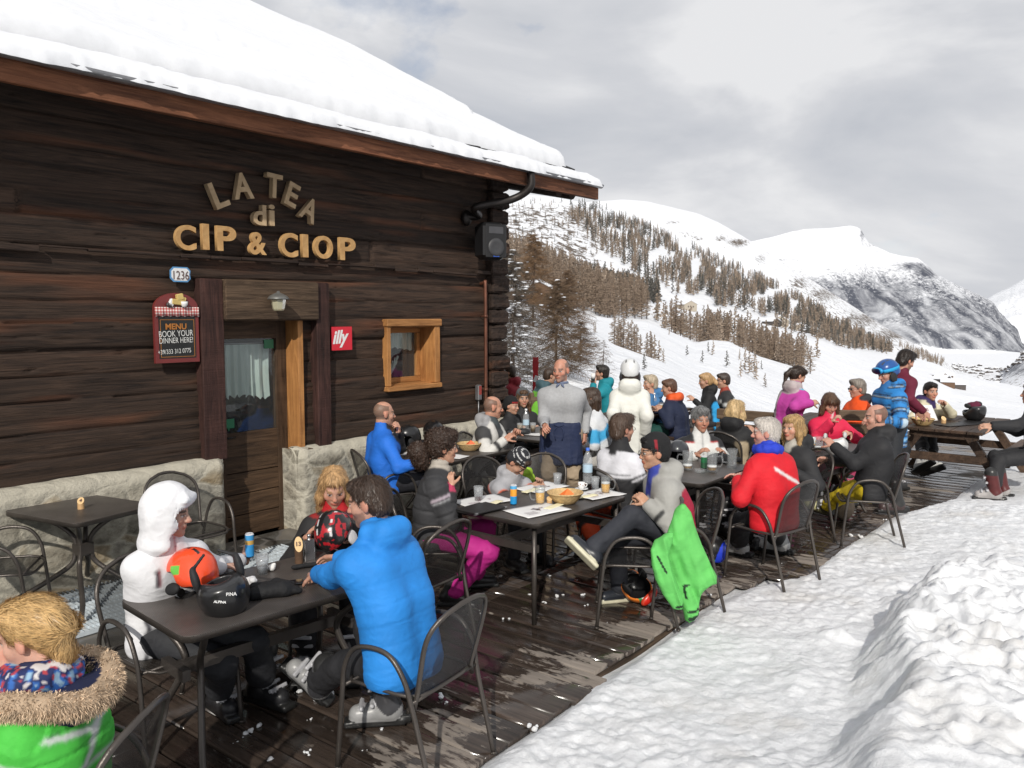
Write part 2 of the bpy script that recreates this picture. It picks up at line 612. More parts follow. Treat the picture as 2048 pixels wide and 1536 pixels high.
def boot_mesh(style):
 if style in BOOTS:
  return BOOTS[style]
 kind, c1, c2 = style
 if kind == 'ski':
  pr = [rc((0, -.035, .10), .062, (0, .02, .33), .070, .03, 'shaft'), rc((0, -.05, .075), .058, (0, .13, .065), .050, .04, 'foot'),
    bx((0, .04, .022), (.046, .165, .020), .012, .012, None, 'sole'), bx((0, -.125, .035), (.038, .03, .022), .01, .01, None, 'sole')]
  for k, (y, z) in enumerate(((.11, .115), (.055, .128), (.065, .215), (.088, .275))):
   pr.append(bx((.0, y, z), (.066, .012, .011), .004, .004, rotx(.5 if k < 2 else .2), 'buckle'))
  def paint(g, C):
   C[g.b == 'foot'] = c2
   C[g.b == 'sole'] = (.02, .02, .02)
   C[g.b == 'buckle'] = (.45, .45, .47)
   C[(g.b == 'shaft') & (g.z > .305)] = (.03, .03, .03)
 else:
  pr = [rc((0, -.03, .09), .050, (0, 0, .19), .052, .03, 'shaft'), rc((0, -.06, .065), .045, (0, .13, .05), .042, .04, 'foot'), bx((0, .035, .017), (.045, .15, .016), .012, .012, None, 'sole')]
  def paint(g, C):
   C[g.b == 'sole'] = c2
 lo, hi = bounds(pr, .03)
 V, Q = polygonize(sdf(pr), lo, hi, .0075)
 V[:, 2] = np.maximum(V[:, 2], 0.001)
 g = Bag(); g.V = V; g.b, g.t = bones(pr, V); g.x, g.y, g.z = V.T
 C = np.tile(np.array(c1, np.float32), (len(V), 1))
 paint(g, C)
 BOOTS[style] = np_mesh('boot', V, Q, col=C)
 return BOOTS[style]
def hair_obj(kind, col, root, Hm, s, res, neckdir):
 """hair in the head's own frame (y forwards, z up)"""
 c = col
 face = bx((0, .125, -.045), (.12, .07, .095), .02, .02, rotx(-.12), s=-1)
 cap = [el((0, -.020, .045), (.0865, .104, .090), .02, b='cap'), el((0, -.055, -.015), (.076, .062, .075), .03, b='cap')]
 fr, am = 42, .006
 pr = list(cap)
 if kind == 'short':
  pr = cap + [el((0, .055, .098), (.055, .04, .028), .03, b='cap'), face, bx((0, .0, -.15), (.2, .2, .075), .01, .02, s=-1), el((.09, .0, -.012), (.03, .022, .038), .01, s=-1), el((-.09, .0, -.012), (.03, .022, .038), .01, s=-1)]
 elif kind == 'thick':
  pr = [el((0, -.02, .052), (.094, .110, .094), .02, b='cap'), el((0, -.06, -.02), (.082, .064, .08), .03, b='cap'), el((0, .06, .108), (.06, .045, .034), .03, b='cap'), face,
    bx((0, .0, -.15), (.2, .2, .06), .01, .02, s=-1), el((.095, .0, -.012), (.03, .02, .035), .01, s=-1), el((-.095, .0, -.012), (.03, .02, .035), .01, s=-1)]
  am = .009
 elif kind in ('long', 'bob'):
  L = .24 if kind == 'long' else .15
  pr = cap + [el((0, .05, .09), (.062, .05, .035), .03, b='cap'), face]
  for sx in (-1, 1):
   pr += [rc((sx * .070, .02, .05), .026, (sx * .086, .028, -.06), .026, .03, 'side'), rc((sx * .083, .005, -.05), .034, (sx * .085, -.005, -.03 - L), .026, .03, 'side')]
  pr += [rc((-.04, -.075, -.02), .05, (-.045, -.075, -.02 - L), .035, .04, 'back'), rc((.04, -.075, -.02), .05, (.045, -.075, -.02 - L), .035, .04, 'back')]
  am = .008
 elif kind == 'fringe':
  pr = cap + [el((0, .058, .075), (.07, .052, .055), .03, b='cap'), bx((0, .135, -.075), (.12, .07, .095), .02, .02, s=-1)]
  for sx in (-1, 1):
   pr += [rc((sx * .074, .02, .05), .028, (sx * .090, .03, -.10), .030, .03, 'side'), rc((sx * .083, .0, -.05), .036, (sx * .08, .0, -.17), .028, .03, 'side')]
  pr += [rc((0, -.075, 0), .06, (0, -.075, -.15), .05, .04, 'back')]
  am = .007
 elif kind == 'pony':
  pr = cap + [el((0, .05, .09), (.06, .045, .03), .03, b='cap'), face, rc((0, -.12, .03), .030, (0, -.155, -.06), .034, .02, 'tail'), rc((0, -.155, -.06), .034, (.02, -.13, -.20), .012, .02, 'tail')]
 elif kind == 'curly':
  pr = [el((0, -.02, .05), (.096, .112, .098), .02, b='cap'), el((0, -.06, -.01), (.08, .065, .07), .03, b='cap'), el((0, .055, .1), (.062, .045, .033), .03, b='cap'), face,
    bx((0, .0, -.15), (.2, .2, .07), .01, .02, s=-1), el((.097, .0, -.012), (.025, .02, .035), .01, s=-1), el((-.097, .0, -.012), (.025, .02, .035), .01, s=-1),
    el((0, -.185, -.035), (.076, .072, .076), .012, b='pom'), el((.0, -.17, -.10), (.06, .06, .06), .03, b='pom')]
  fr, am = 75, .016
 elif kind == 'bun':
  pr = [el((0, -.02, .046), (.089, .110, .094), .02, b='cap'), el((0, -.062, -.012), (.064, .054, .07), .03, b='cap'), el((0, .05, .092), (.066, .05, .042), .03, b='cap'), face,
    bx((.11, .02, -.075), (.05, .05, .065), .03, .03, s=-1), bx((-.11, .02, -.075), (.05, .05, .065), .03, .03, s=-1),
    el((.012, -.118, .0), (.045, .034, .060), .015, rotx(.3), 'bun'), el((-.018, -.112, .045), (.045, .036, .050), .015, None, 'bun'), el((0, -.09, -.085), (.045, .03, .05), .03, None, 'bun')]
  am = .006
 elif kind == 'rim':
  pr = [el((0, -.028, .018), (.083, .094, .06), .02, b='cap'), el((0, -.055, -.02), (.074, .056, .055), .03, b='cap'), bx((0, .105, -.02), (.12, .085, .15), .02, .02, s=-1), el((0, .0, .098), (.068, .085, .062), .02, s=-1),
    el((.09, .0, -.012), (.03, .022, .038), .01, s=-1), el((-.09, .0, -.012), (.03, .022, .038), .01, s=-1), bx((0, .0, -.15), (.2, .2, .075), .01, .02, s=-1)]
  am = .003
 def disp(g):
  v = g.V
  if kind == 'curly':
   return (am * np.abs(fbm(v * fr, 3, 3)) * 1.8).astype(np.float32)
  a = np.arctan2(g.x, g.y + .02)
  q = np.stack([a * 7, np.sqrt(g.x ** 2 + (g.y + .02) ** 2) * 20, g.z * 9], 1)
  return am * (fbm(q, 3, 7) + .5 * fbm(v * fr, 2, 5))
 def paint(g, C):
  a = np.arctan2(g.x, g.y + .02)
  q = np.stack([a * 11, g.V[:, 2] * 4, np.sqrt(g.x ** 2 + g.y ** 2) * 30], 1)
  C *= (1 + .35 * fbm(q, 3, 9))[:, None]
 o = sculpt('hair', pr, max(res, .006), M['hair'], root, c, paint, disp, mtx=Hm)
 if o is None or res > .0085 or kind == 'rim':
  return o
 me = o.data; n = len(me.vertices)
 co = np.empty(n * 3, np.float32); me.vertices.foreach_get('co', co); co = co.reshape(-1, 3)
 no = np.empty(n * 3, np.float32); me.vertices.foreach_get('normal', no); no = no.reshape(-1, 3)
 r_ = np.random.RandomState(len(co) % 1000)
 N_ = {True: 5200, False: 2600}[res < .0068]
 ix = r_.randint(0, n, N_)
 p, nn = co[ix], no[ix]
 crown = np.array([0, -.035, .135])
 if kind == 'bun':
  fl = np.array([0, -.13, 0.0]) - p
 elif kind == 'pony':
  fl = np.array([0, -.13, .03]) - p
 else:
  fl = (p - crown) * np.array([1, 1, .6]) + np.array([0, 0, -.05])
 if kind == 'curly':
  fl = r_.normal(size=p.shape)
 fl = fl - nn * (fl * nn).sum(1)[:, None]
 fl = fl / np.maximum(np.linalg.norm(fl, axis=1), 1e-6)[:, None] + r_.normal(size=p.shape) * (.09 if kind != 'curly' else .5)
 Ls = r_.uniform(.02, .055, (N_, 1)) * (.45 if kind in ('short', 'curly') else 1)
 sd = np.cross(fl, nn); sd = sd / np.maximum(np.linalg.norm(sd, axis=1), 1e-6)[:, None] * .0011
 lift = r_.uniform(.001, .006, (N_, 1)) * (2.2 if kind == 'curly' else 1)
 a0 = p - nn * .002
 a1 = p + fl * Ls * .5 + nn * lift
 a2 = p + fl * Ls + nn * lift * r_.uniform(-.8, 1.4, (N_, 1))
 V = np.stack([a0 - sd, a0 + sd, a1 + sd, a1 - sd, a2], 1).reshape(-1, 3)
 b = np.arange(N_) * 5
 Q = np.stack([b, b + 1, b + 2, b + 3], 1); T = np.stack([b + 3, b + 2, b + 4], 1)
 C = np.repeat(np.array(col)[None] * r_.uniform(.72, 1.4, (N_, 1)), 5, 0)
 obj('hair_strands', np_mesh('hair_strands', V, Q, T, smooth=True, col=C), M['strand'], o)
 return o
def helmet_parts(root, Hm, col, trim=(.02, .02, .02), goggles=None, vents=(.05, .05, .05), pads=True, res=.007, hollow=True):
 """ski helmet in the head's frame: shell, ear pads, liner; goggles = (frame colour, lens colour, strap colour)"""
 pr = [el((0, -.012, .048), (.108, .134, .112), .02, b='shell'), el((0, -.075, .0), (.092, .075, .075), .03, b='shell'),
   bx((0, .115, -.055), (.2, .115, .085), .03, .02, s=-1), bx((0, 0, -.135), (.2, .3, .09), .02, .02, s=-1)]
 if hollow:
  pr.append(el((0, -.012, .035), (.092, .116, .098), .01, s=-1))
 def paint(g, C):
  for y0 in (.045, -.02, -.08):
   for x0 in (-.045, .045):
    m = (np.abs(g.x - x0) < .008) & (np.abs(g.y - y0) < .022) & (g.z > .06)
    C[m] = vents
  C[(g.z < -.035)] = trim
 sh = sculpt('helmet', pr, res, M['shell'], root, col, paint, mtx=Hm)
 pads_o = None
 if pads:
  pp = [el((.094, .0, -.045), (.020, .045, .062), .01, b='p'), el((-.094, .0, -.045), (.020, .045, .062), .01, b='p'), rc((.09, .01, -.09), .008, (.0, .06, -.135), .007, .01, 'p'), rc((-.09, .01, -.09), .008, (.0, .06, -.135), .007, .01, 'p')]
  pads_o = sculpt('ear_pad', pp, .008, M['fabric'], sh, trim)
 if goggles:
  gp = [el((0, .112, .070), (.088, .035, .043), .01, b='frame'), el((0, .06, .07), (.075, .055, .07), .01, s=-1)]
  def gpaint(g, C):
   m = (g.y > .128) & (np.abs(g.x) < .074) & (np.abs(g.z - .07) < .033)
   C[m] = goggles[1]
  go = sculpt('goggles', gp, .006, M['shell'], root, goggles[0], gpaint, mtx=Hm)
  m = MB()
  m.col = goggles[2]
  n = 40
  vs = []
  for i in range(n):
   a = R(35) + (2 * PI - R(70)) * i / (n - 1)
   dx, dy = math.sin(a), math.cos(a)
   for dz in (-.019, .019):
    q = 1 / math.sqrt((dx / .113) ** 2 + (dy / .139) ** 2)
    vs.append((dx * q, dy * q - .012, .058 + dz - .018 * (1 - dy) / 2))
  m.add(vs, [(2 * i, 2 * i + 1, 2 * i + 3, 2 * i + 2) for i in range(n - 1)], True)
  so = m.build('strap', M['fabric'], go)
  md = so.modifiers.new('s', 'SOLIDIFY'); md.thickness = .004; md.offset = 1
 return sh
class Spec(dict):
 def __getattr__(s, k):
  return s.get(k)
PEOPLE = {}
def person(key, label, head, phi, z=1.2, y=None, stand=False, lean=6, hyaw=None, hpitch=0, htilt=0, s=1.0, fem=False, build=1.0,
   skin=SKIN, hair='short', hairc=HAIRC, arms=None, hints=None, legs=None, knees=None, jacket=(.1, .1, .1), jpaint=None, puff=.018, quilt=0, qa=.009, fold=.75,
   hem=-.10, collar=.07, collarc=None, hood=None, trousers=(.015, .015, .018), tpaint=None, boots=None, bootyaw=None, curl=.45, palm=None, gloves=None,
   res=.008, jres=.012, seat=.5, extra=None, group=None, beanie=None, stubble=None, jmat='fabric', tmat='fabric', slouch=.03, zp=None, showlegs=True, yshift=0.0):
 c, sn = math.cos(R(phi)), math.sin(R(phi))
 hw = D(head[0], head[1], y) if y else G(head[0], head[1], z)
 zh = hw[2]
 if zp is None:
  zp = .93 * s if stand else seat + .03
 a = R(lean)
 up = np.array([0, math.sin(a), math.cos(a)])
 ah = a * .5
 hd = np.array([0, math.sin(ah) * .16 + .025, math.cos(ah) * .16]) * s
 L = (zh - zp - hd[2]) / up[2]
 L = min(max(L, .36), .66)
 P = np.array([0, 0, zh - hd[2] - L * up[2]])
 N = P + up * L
 H = N + hd
 off = np.array([c * H[0] + sn * H[1], -sn * H[0] + c * H[1]])
 bx0, by0 = hw[0] - off[0], hw[1] - off[1]
 rz = -R(phi)
 mid = P + up * L * .45 + np.array([0, -slouch, 0])
 sw = .165 * s * build * (0.9 if fem else 1.0)
 tw = s * build * (0.93 if fem else 1.0)
 SH = {1: N + np.array([sw, -.012, -.110 * s]), -1: N + np.array([-sw, -.012, -.110 * s])}
 la, lf = .285 * s, .26 * s
 def loc_(t):
  if t is not None and isinstance(t[0], str):
   p = G(t[1], t[2], t[3]) if t[0] == 'px' else D(t[1], t[2], t[3])
   x, y_ = p[0] - bx0, p[1] - by0
   return (c * x - sn * y_, sn * x + c * y_, p[2])
  return t
 arms = arms or {}
 if isinstance(arms, (list, tuple)):
  arms = {1: arms[0], -1: arms[1]}
 hints = hints or {}
 E, W = {}, {}
 for sd in (1, -1):
  t = loc_(arms.get(sd))
  if t is None:
   t = (.16 * sd, .30, P[2] + .14) if not stand else (.23 * sd, .04, P[2] - .08)
  hnt = hints.get(sd, (.5 * sd, -.5, -.7))
  E[sd], W[sd] = ik(SH[sd], np.array(t, float), la, lf, hnt)
 legs = legs or {}
 if isinstance(legs, (list, tuple)):
  legs = {1: legs[0], -1: legs[1]}
 HP, K, AN = {}, {}, {}
 for sd in (1, -1):
  HP[sd] = P + np.array([.088 * s * sd, 0, -.0])
  t = loc_(legs.get(sd))
  if t is None:
   t = (.12 * sd, .02, .10) if stand else (.14 * sd, .43 * s, .10)
  hn = (knees or {}).get(sd, (.15 * sd, 1, .6))
  K[sd], AN[sd] = ik(HP[sd], np.array(t, float), .44 * s, .43 * s, hn)
 hy = 0 if hyaw is None else -(hyaw - phi)
 Rh = rotz(R(hy)) @ rotx(R(-hpitch)) @ np.array(Matrix.Rotation(R(htilt), 3, 'Y'))
 Hm = Matrix.LocRotScale(Vector(H), Matrix(Rh.tolist()).to_quaternion(), Vector((s, s, s)) if s > .9 else Vector((s * 1.08,) * 3))
 hs = s if s > .9 else s * 1.08
 # body: one continuous surface
 pr = [rc(P, .08 * tw, mid, .08 * tw, .04, 'torso'), rc(mid, .08 * tw, N - up * .12, .075 * tw, .04, 'torso')]
 for sd in (1, -1):
  pr += [rc(N - up * .085, .035 * s, SH[sd] - up * .01, .032 * s, .03, 'torso'), rc(SH[sd], .034 * s, E[sd], .032 * s, .03, 'arm'), rc(E[sd], .033 * s, W[sd], .026 * s, .02, 'arm')]
  dr = unit(W[sd] - E[sd])
  pv = (palm or {}).get(sd, (-.6 * sd, .1, -.6))
  cu = curl.get(sd, .45) if isinstance(curl, dict) else curl
  if not (gloves and gloves.get(sd)):
   pr += hand_prims(W[sd], dr, pv, sd, cu, s)
  if showlegs:
   pr += [rc(HP[sd], .075 * s, K[sd], .05 * s, .03, 'leg'), rc(K[sd], .05 * s, AN[sd] + (K[sd] - AN[sd]) * .16, .035 * s, .03, 'leg')]
 pr += xf(head_prims(1.0, fem), Rh, H, hs)
 hb = H + Rh @ (np.array([0, -.03, -.07]) * hs)
 pr.append(rc(hb, .050 * s, N - up * .05, .058 * s, .03, 'neck'))
 def paint(g, C):
  C[:] = np.array(skin)
  hl = (g.V - H) @ Rh / hs
  x, yy, zz = np.abs(hl[:, 0]), hl[:, 1], hl[:, 2]
  isH = (np.linalg.norm(hl, axis=1) < .17)
  C *= (1 + .10 * fbm(g.V * 30, 2, 3))[:, None]
  rosy = isH & (((x - .042) ** 2 / .022 ** 2 + (zz + .03) ** 2 / .02 ** 2 < 1) & (yy > .04) | ((x < .016) & (yy > .1) & (zz < -.012)) | (x > .073))
  C[rosy] *= np.array([1.04, .90, .88])
  C[isH & (x < .024) & (np.abs(zz + .063) < .011) & (yy > .07)] = np.array(skin) * np.array([.85, .62, .60]) if not fem else np.array(skin) * np.array([.9, .50, .50])
  br = isH & (np.abs(x - .034) < .021) & (np.abs(zz - .029 + (x - .034) ** 2 * 6) < .0055) & (yy > .05)
  C[br] = np.array(hairc) * .7 + np.array(skin) * .12
  ey = isH & ((x - .031) ** 2 / .015 ** 2 + (zz - .004) ** 2 / .0075 ** 2 < 1) & (yy > .06)
  C[ey] = (.55, .5, .47)
  ir = isH & ((x - .031) ** 2 + (zz - .004) ** 2 < .0072 ** 2) & (yy > .06)
  C[ir] = (.03, .02, .015)
  lid = isH & (np.abs(x - .031) < .016) & (np.abs(zz - .0125) < .0035) & (yy > .06)
  C[lid] = np.array(skin) * .35
  if stubble is not None:
   m = isH & (zz < -.035) & (yy > .01) & ~((x < .022) & (np.abs(zz + .063) < .009)) & ((zz < -.05) | (x > .04))
   C[m] = C[m] * .55 + np.array(stubble) * .45
  if hair == 'buzz':
   m = isH & (zz > -.05) & (yy < .03) & (zz < .085 - yy * .2) & ~((x > .07) & (np.abs(zz) < .035) & (np.abs(yy) < .03))
   C[m] = C[m] * .25 + np.array(hairc) * .75
 root = sculpt('person', pr, res, M['skin'], None, skin, paint)
 root.location = (bx0, by0, 0)
 root.rotation_euler = (0, 0, rz)
 tag(root, label, 'person', group)
 # jacket
 hemz = hem
 jp = []
 u = puff * .8
 hipw, chw = .085 * tw, .085 * tw
 hx = np.array([1.0, 0, 0])
 base = P + up * (hemz if stand else max(hemz, -.04))
 ch = N - up * .165
 hr = (.104 if stand else .114) * tw + u
 for sx in (-1, 1):
  jp += [rc(base + hx * .078 * tw * sx, hr, mid + hx * .072 * tw * sx, .100 * tw + u, .06, 'torso'), rc(mid + hx * .072 * tw * sx, .100 * tw + u, ch + hx * .086 * tw * sx, .101 * tw + u, .06, 'torso')]
 jp += [rc(ch - hx * .086 * tw, .10 * tw + u, ch + hx * .086 * tw, .10 * tw + u, .06, 'torso'), rc(N - up * .045, .066 * s + u * .8, N + up * collar * .6, .060 * s + u * .5, .05, 'collar')]
 for sd in (1, -1):
  nm = 'R' if sd > 0 else 'L'
  q = E[sd] + (W[sd] - E[sd]) * .93
  jp += [rc(N - up * .048 + hx * .03 * sd * s, .058 * s + u * .7, SH[sd], .055 * s + u * .6, .06, 'yoke'), rc(SH[sd], .056 * s + u * .75, E[sd], .047 * s + u * .8, .045, 'upper' + nm),
    rc(E[sd], .048 * s + u * .8, q, .037 * s + u * .7, .03, 'fore' + nm)]
 if hood == 'down':
  hb_ = N + np.array([0, -.075 * s, .045])
  jp += [el(hb_ + np.array([0, -.025, -.045]), (.125 * s, .062 * s, .085 * s), .03, rotx(.35), 'hood'), rc(N + np.array([-.085 * s, -.02, .035]), .042 * s, N + np.array([-.05 * s, -.105 * s, .04]), .045 * s, .04, 'hood'),
    rc(N + np.array([.085 * s, -.02, .035]), .042 * s, N + np.array([.05 * s, -.105 * s, .04]), .045 * s, .04, 'hood'), rc(N + np.array([-.055 * s, -.1 * s, .05]), .042 * s, N + np.array([.055 * s, -.1 * s, .05]), .042 * s, .04, 'hood')]
 nk = N + up * (collar * .6 + .06 * s)
 jp.append(rc(N + up * (.02 + .02 * (collar < .045)), .044 * s, nk + up * .05 + np.array([0, .012, 0]), .060 * s, .012, s=-1))
 for sd in (1, -1):
  dr = unit(W[sd] - E[sd])
  jp.append(rc(W[sd] - dr * .012, .033 * s, W[sd] + dr * .05, .036 * s, .006, s=-1))
 if stand:
  jp.append(bx(base - up * .22, (.5, .5, .2), .01, .012, np.stack([hx, np.cross(up, hx), up], 1), s=-1))
 else:
  jp.append(bx((0, P[1], P[2] - .105 - .2), (.5, .5, .2), .01, .012, s=-1))
  jp.append(bx((0, P[1] + .085 + .3, P[2] + .055 - .3), (.5, .3, .3), .02, .03, s=-1))
 def frame(g):
  rel = g.V - P
  g.h = rel @ up / L
  g.w = rel[:, 0]
  g.d = rel @ np.cross(up, hx)       # towards the front
  g.tor = np.isin(g.b, ['torso', 'yoke', 'collar', 'hood'])
  g.armR = np.char.endswith(g.b, 'R'); g.armL = np.char.endswith(g.b, 'L')
  g.arm = g.armR | g.armL
  g.up_ = np.char.startswith(g.b, 'upper'); g.fo = np.char.startswith(g.b, 'fore')
  g.al = np.where(g.fo, .52 + .48 * g.t, .52 * g.t)      # 0 shoulder .. 1 cuff
 seed = (sum(map(ord, key)) * 7919) % 997
 def disp(g):
  v = g.V + seed
  near = np.exp(-(np.minimum(np.abs(g.al - .52), .5) / .17) ** 2) * g.arm + np.exp(-((g.h - .12) / .2) ** 2) * g.tor * .8
  q = np.stack([v[:, 0] * 7, v[:, 1] * 7, v[:, 2] * 15], 1)
  rd = 1 - 2 * np.abs(fbm(q, 3, 31))
  dd = .0065 * (rd - .4) * (.35 + 1.0 * near)
  dd += .006 * fbm(v * 5, 2, 11)
  dd = dd * fold
  if quilt:
   hh = np.where(g.tor, g.h * L, g.al * .55)
   ph = hh / quilt
   sk = np.abs(np.sin(PI * ph))
   dd += qa * (np.minimum(sk * 2.6, 1) - .9)
  return dd.astype(np.float32)
 def pj(g, C):
  if collarc is not None:
   C[(g.b == 'collar')] = collarc
  if jpaint:
   jpaint(g, C)
 sculpt('jacket' if jmat != 'knit' else 'sweater', jp, jres, M[jmat], root, jacket, pj, disp, frame)
 # trousers
 if showlegs:
  tp = [rc(HP[-1], (.122 if stand else .106) * tw, HP[1], (.122 if stand else .106) * tw, .04, 'hips')]
  for sd in (1, -1):
   nm = 'R' if sd > 0 else 'L'
   ankz = AN[sd] + (K[sd] - AN[sd]) * (.30 if boots and boots[0] == 'ski' else .06)
   tp += [rc(HP[sd], .105 * tw, K[sd], .078 * s, .05, 'thigh' + nm), rc(K[sd], .076 * s, ankz, (.084 if boots and boots[0] == 'ski' else .066) * s, .03, 'shin' + nm)]
  def tframe(g):
   g.thigh = np.char.startswith(g.b, 'thigh'); g.shin = np.char.startswith(g.b, 'shin')
  def tdisp(g):
   v = g.V + seed
   q = np.stack([v[:, 0] * 8, v[:, 1] * 8, v[:, 2] * 12], 1)
   rd = 1 - 2 * np.abs(fbm(q, 3, 51))
   near = np.exp(-((g.t - 1) / .25) ** 2) * g.thigh + np.exp(-(g.t / .25) ** 2) * g.shin + np.exp(-((g.t - 1) / .2) ** 2) * g.shin
   return (.008 * (rd - .4) * (.5 + near) + .006 * fbm(v * 5, 2, 71)).astype(np.float32)
  sculpt('trousers', tp, max(jres, .012), M[tmat], root, trousers, tpaint, tdisp, tframe)
  if boots:
   for sd in (1, -1):
    fwd = AN[sd] - K[sd]
    yaw = (bootyaw or {}).get(sd, -8 * sd)
    sh = unit(K[sd] - AN[sd])
    if AN[sd][2] > .16:
     zz = unit(sh + np.array([0, 0, .15])); xx = unit(np.cross(np.array([math.sin(R(-yaw)), math.cos(R(yaw)), .3]), zz)); yy = np.cross(zz, xx)
     Rb = Matrix(np.stack([xx, yy, zz], 1).tolist())
     obj('boot', boot_mesh(boots), M['boot'], root, mtx=Matrix.Translation(Vector(AN[sd]) - Rb @ Vector((0, 0, .10))) @ Rb.to_4x4())
     continue
    obj('boot', boot_mesh(boots), M['boot'], root, AN[sd] - np.array([0, 0, .10]), (0, 0, R(yaw)))
 # hair and headgear
 if hair not in (None, 'buzz'):
  hair_obj(hair, hairc, root, Hm, s, res, None)
 if beanie:
  bcol, fold = beanie
  bp = [el((0, -.018, .058), (.093, .112, .098), .02, b='cap'), el((0, -.055, -.0), (.086, .072, .07), .03, b='cap'), bx((0, .11, -.065), (.2, .11, .095), .02, .02, rotx(-.15), s=-1), bx((0, 0, -.16), (.2, .3, .09), .02, .02, s=-1)]
  def bpaint(g, C):
   if fold is not None:
    fold(g, C)
  sculpt('beanie', bp, .007, M['knit'], root, bcol, bpaint, lambda g: .004 * fbm(g.V * 26, 2, seed), mtx=Hm)
 if gloves:
  for sd in (1, -1):
   if gloves.get(sd):
    dr = unit(W[sd] - E[sd])
    gp = hand_prims(W[sd], dr, (palm or {}).get(sd, (-.6 * sd, .1, -.6)), sd, .4, s * 1.12, .012)
    sculpt('glove', gp, .008, M['fabric'], root, gloves[sd])
 d = Bag()
 d.root, d.H, d.N, d.P, d.E, d.W, d.K, d.AN, d.Hm, d.Rh, d.up, d.L, d.s = root, H, N, P, E, W, K, AN, Hm, Rh, up, L, s
 d.SH = SH
 d.phi, d.base = phi, np.array([bx0, by0, 0])
 d.hs = hs
 PEOPLE[key] = d
 return d
def to_world(d, p):
 c, sn = math.cos(R(d.phi)), math.sin(R(d.phi))
 return np.array([d.base[0] + c * p[0] + sn * p[1], d.base[1] - sn * p[0] + c * p[1], p[2]])
def to_local(d, p):
 c, sn = math.cos(R(d.phi)), math.sin(R(d.phi))
 x, y = p[0] - d.base[0], p[1] - d.base[1]
 return np.array([c * x - sn * y, sn * x + c * y, p[2]])
def spectacles(d, col=(.02, .02, .02), dark=False):
 m = MB(); m.col = col
 for sx in (-1, 1):
  m.tube([(sx * .032 + .021 * math.cos(a), .103, .004 + .015 * math.sin(a)) for a in [2 * PI * i / 16 for i in range(16)]], .0018, 5, closed=True)
  m.tube([(sx * .053, .103, .008), (sx * .076, .09, .008), (sx * .080, -.005, .006)], .0018, 5)
  if dark:
   m.sphere((sx * .032, .101, .004), (.021, .004, .015), 12, 6)
 m.tube([(-.011, .103, .008), (0, .107, .011), (.011, .103, .008)], .0018, 5)
 o = m.build('sunglasses' if dark else 'glasses', M['plastic'], d.root, mtx=d.Hm)
 return o
# house frame
P0 = G(455, 1090, 0.02)
_wd = ray(2350, 630); WH = math.atan2(_wd[0], _wd[1])
DV = np.array([math.sin(WH), math.cos(WH), 0])          # along the wall, away from the camera
NV = np.array([math.cos(WH), -math.sin(WH), 0])         # out of the wall, towards the terrace
WROT = PI / 2 - WH                                       # rotation that turns +X into DV
ORG = np.array([P0[0], P0[1], 0])
def WL(t, n, z):
 return ORG + DV * t + NV * n + np.array([0, 0, z])
def W(u, v, n=0.0):
 """wall coordinates (t, z) of a pixel on the plane n metres in front of the wall"""
 d = ray(u, v)
 k = ((ORG + NV * n - CAM) @ NV) / (d @ NV)
 p = CAM + d * k
 return float((p - ORG) @ DV), float(p[2])
HM = Matrix.Translation(Vector(ORG)) @ Matrix.Rotation(WROT, 4, 'Z')
def wood(name, dark, light, rough=0.75, grain=(1.2, 14, 14), bump=0.5, warm=None, wlo=0.62, var=1.0):
 """sawn / hewn wood, grain along local X"""
 t = NT(name)
 v = t.mapping('Object', grain)
 n = t.noise(1.6, 8, 0.62, v, 1.2)
 n2 = t.noise(0.9, 5, 0.6, t.mapping('Object', (0.5, 2.2, 2.2)))
 c = t.ramp(n.outputs['Fac'], [(0.30, dark), (0.72, light)])
 c = t.mix(1.0, c, t.ramp(n2.outputs['Fac'], [(0.32, 1 - .5 * var), (0.68, 1 + .5 * var)]), 'MULTIPLY')
 if warm:
  n3 = t.noise(0.55, 5, 0.65, t.mapping('Object', (0.35, 3.0, 3.0)))
  c = t.mix(t.ramp(n3.outputs['Fac'], [(wlo, 0.0), (wlo + .12, 0.85)]), c, t.mix(n.outputs['Fac'], tuple(x * .55 for x in warm), warm))
 nc = t.noise(3.0, 6, 0.7, t.mapping('Object', (0.8, 30, 30)))
 h = t.math('ADD', n.outputs['Fac'], nc.outputs['Fac'])
 t.set(col=c, rough=rough, nrm=t.bump(h, bump, 0.012), spec=0.3)
 return t.m
M['log'] = wood('dark_weathered_logs', (.0095, .0064, .0052), (.066, .042, .031), .8, (1.0, 16, 16), .8, (.19, .080, .042), .58)
def m_logwall():
 t = NT('old_dark_log_wall')
 v = t.mapping('Object', (1.0, 16, 16))
 n = t.noise(1.6, 8, .62, v, 1.2)
 c = t.ramp(n.outputs['Fac'], [(.30, (.011, .0066, .0048)), (.72, (.074, .044, .029))])
 a = t.n('ShaderNodeAttribute', attribute_name='tone'); w = t.n('ShaderNodeAttribute', attribute_name='warm')
 c = t.mix(1.0, c, t.ramp(t.math('MULTIPLY_ADD', a.outputs['Fac'], .5), [(.0, .55), (1.0, 1.5)]), 'MULTIPLY')
 c = t.mix(t.math('MULTIPLY', w.outputs['Fac'], .75), c, t.mix(n.outputs['Fac'], (.036, .014, .008), (.185, .074, .036)))
 g = t.noise(.8, 5, .65, t.mapping('Object', (.5, 3, 3)))
 c = t.mix(t.ramp(g.outputs['Fac'], [(.60, 0.0), (.78, .40)]), c, (.095, .068, .050))
 nc = t.noise(3.0, 6, .7, t.mapping('Object', (.8, 30, 30)))
 t.set(col=c, rough=.75, nrm=t.bump(t.math('ADD', n.outputs['Fac'], nc.outputs['Fac']), .7, .012), spec=.35)
 for nd in t.t.nodes:
  if nd.type == 'MATH' and nd.operation == 'MULTIPLY_ADD':
   nd.inputs[2].default_value = .5
 return t.m
M['logwall'] = m_logwall()
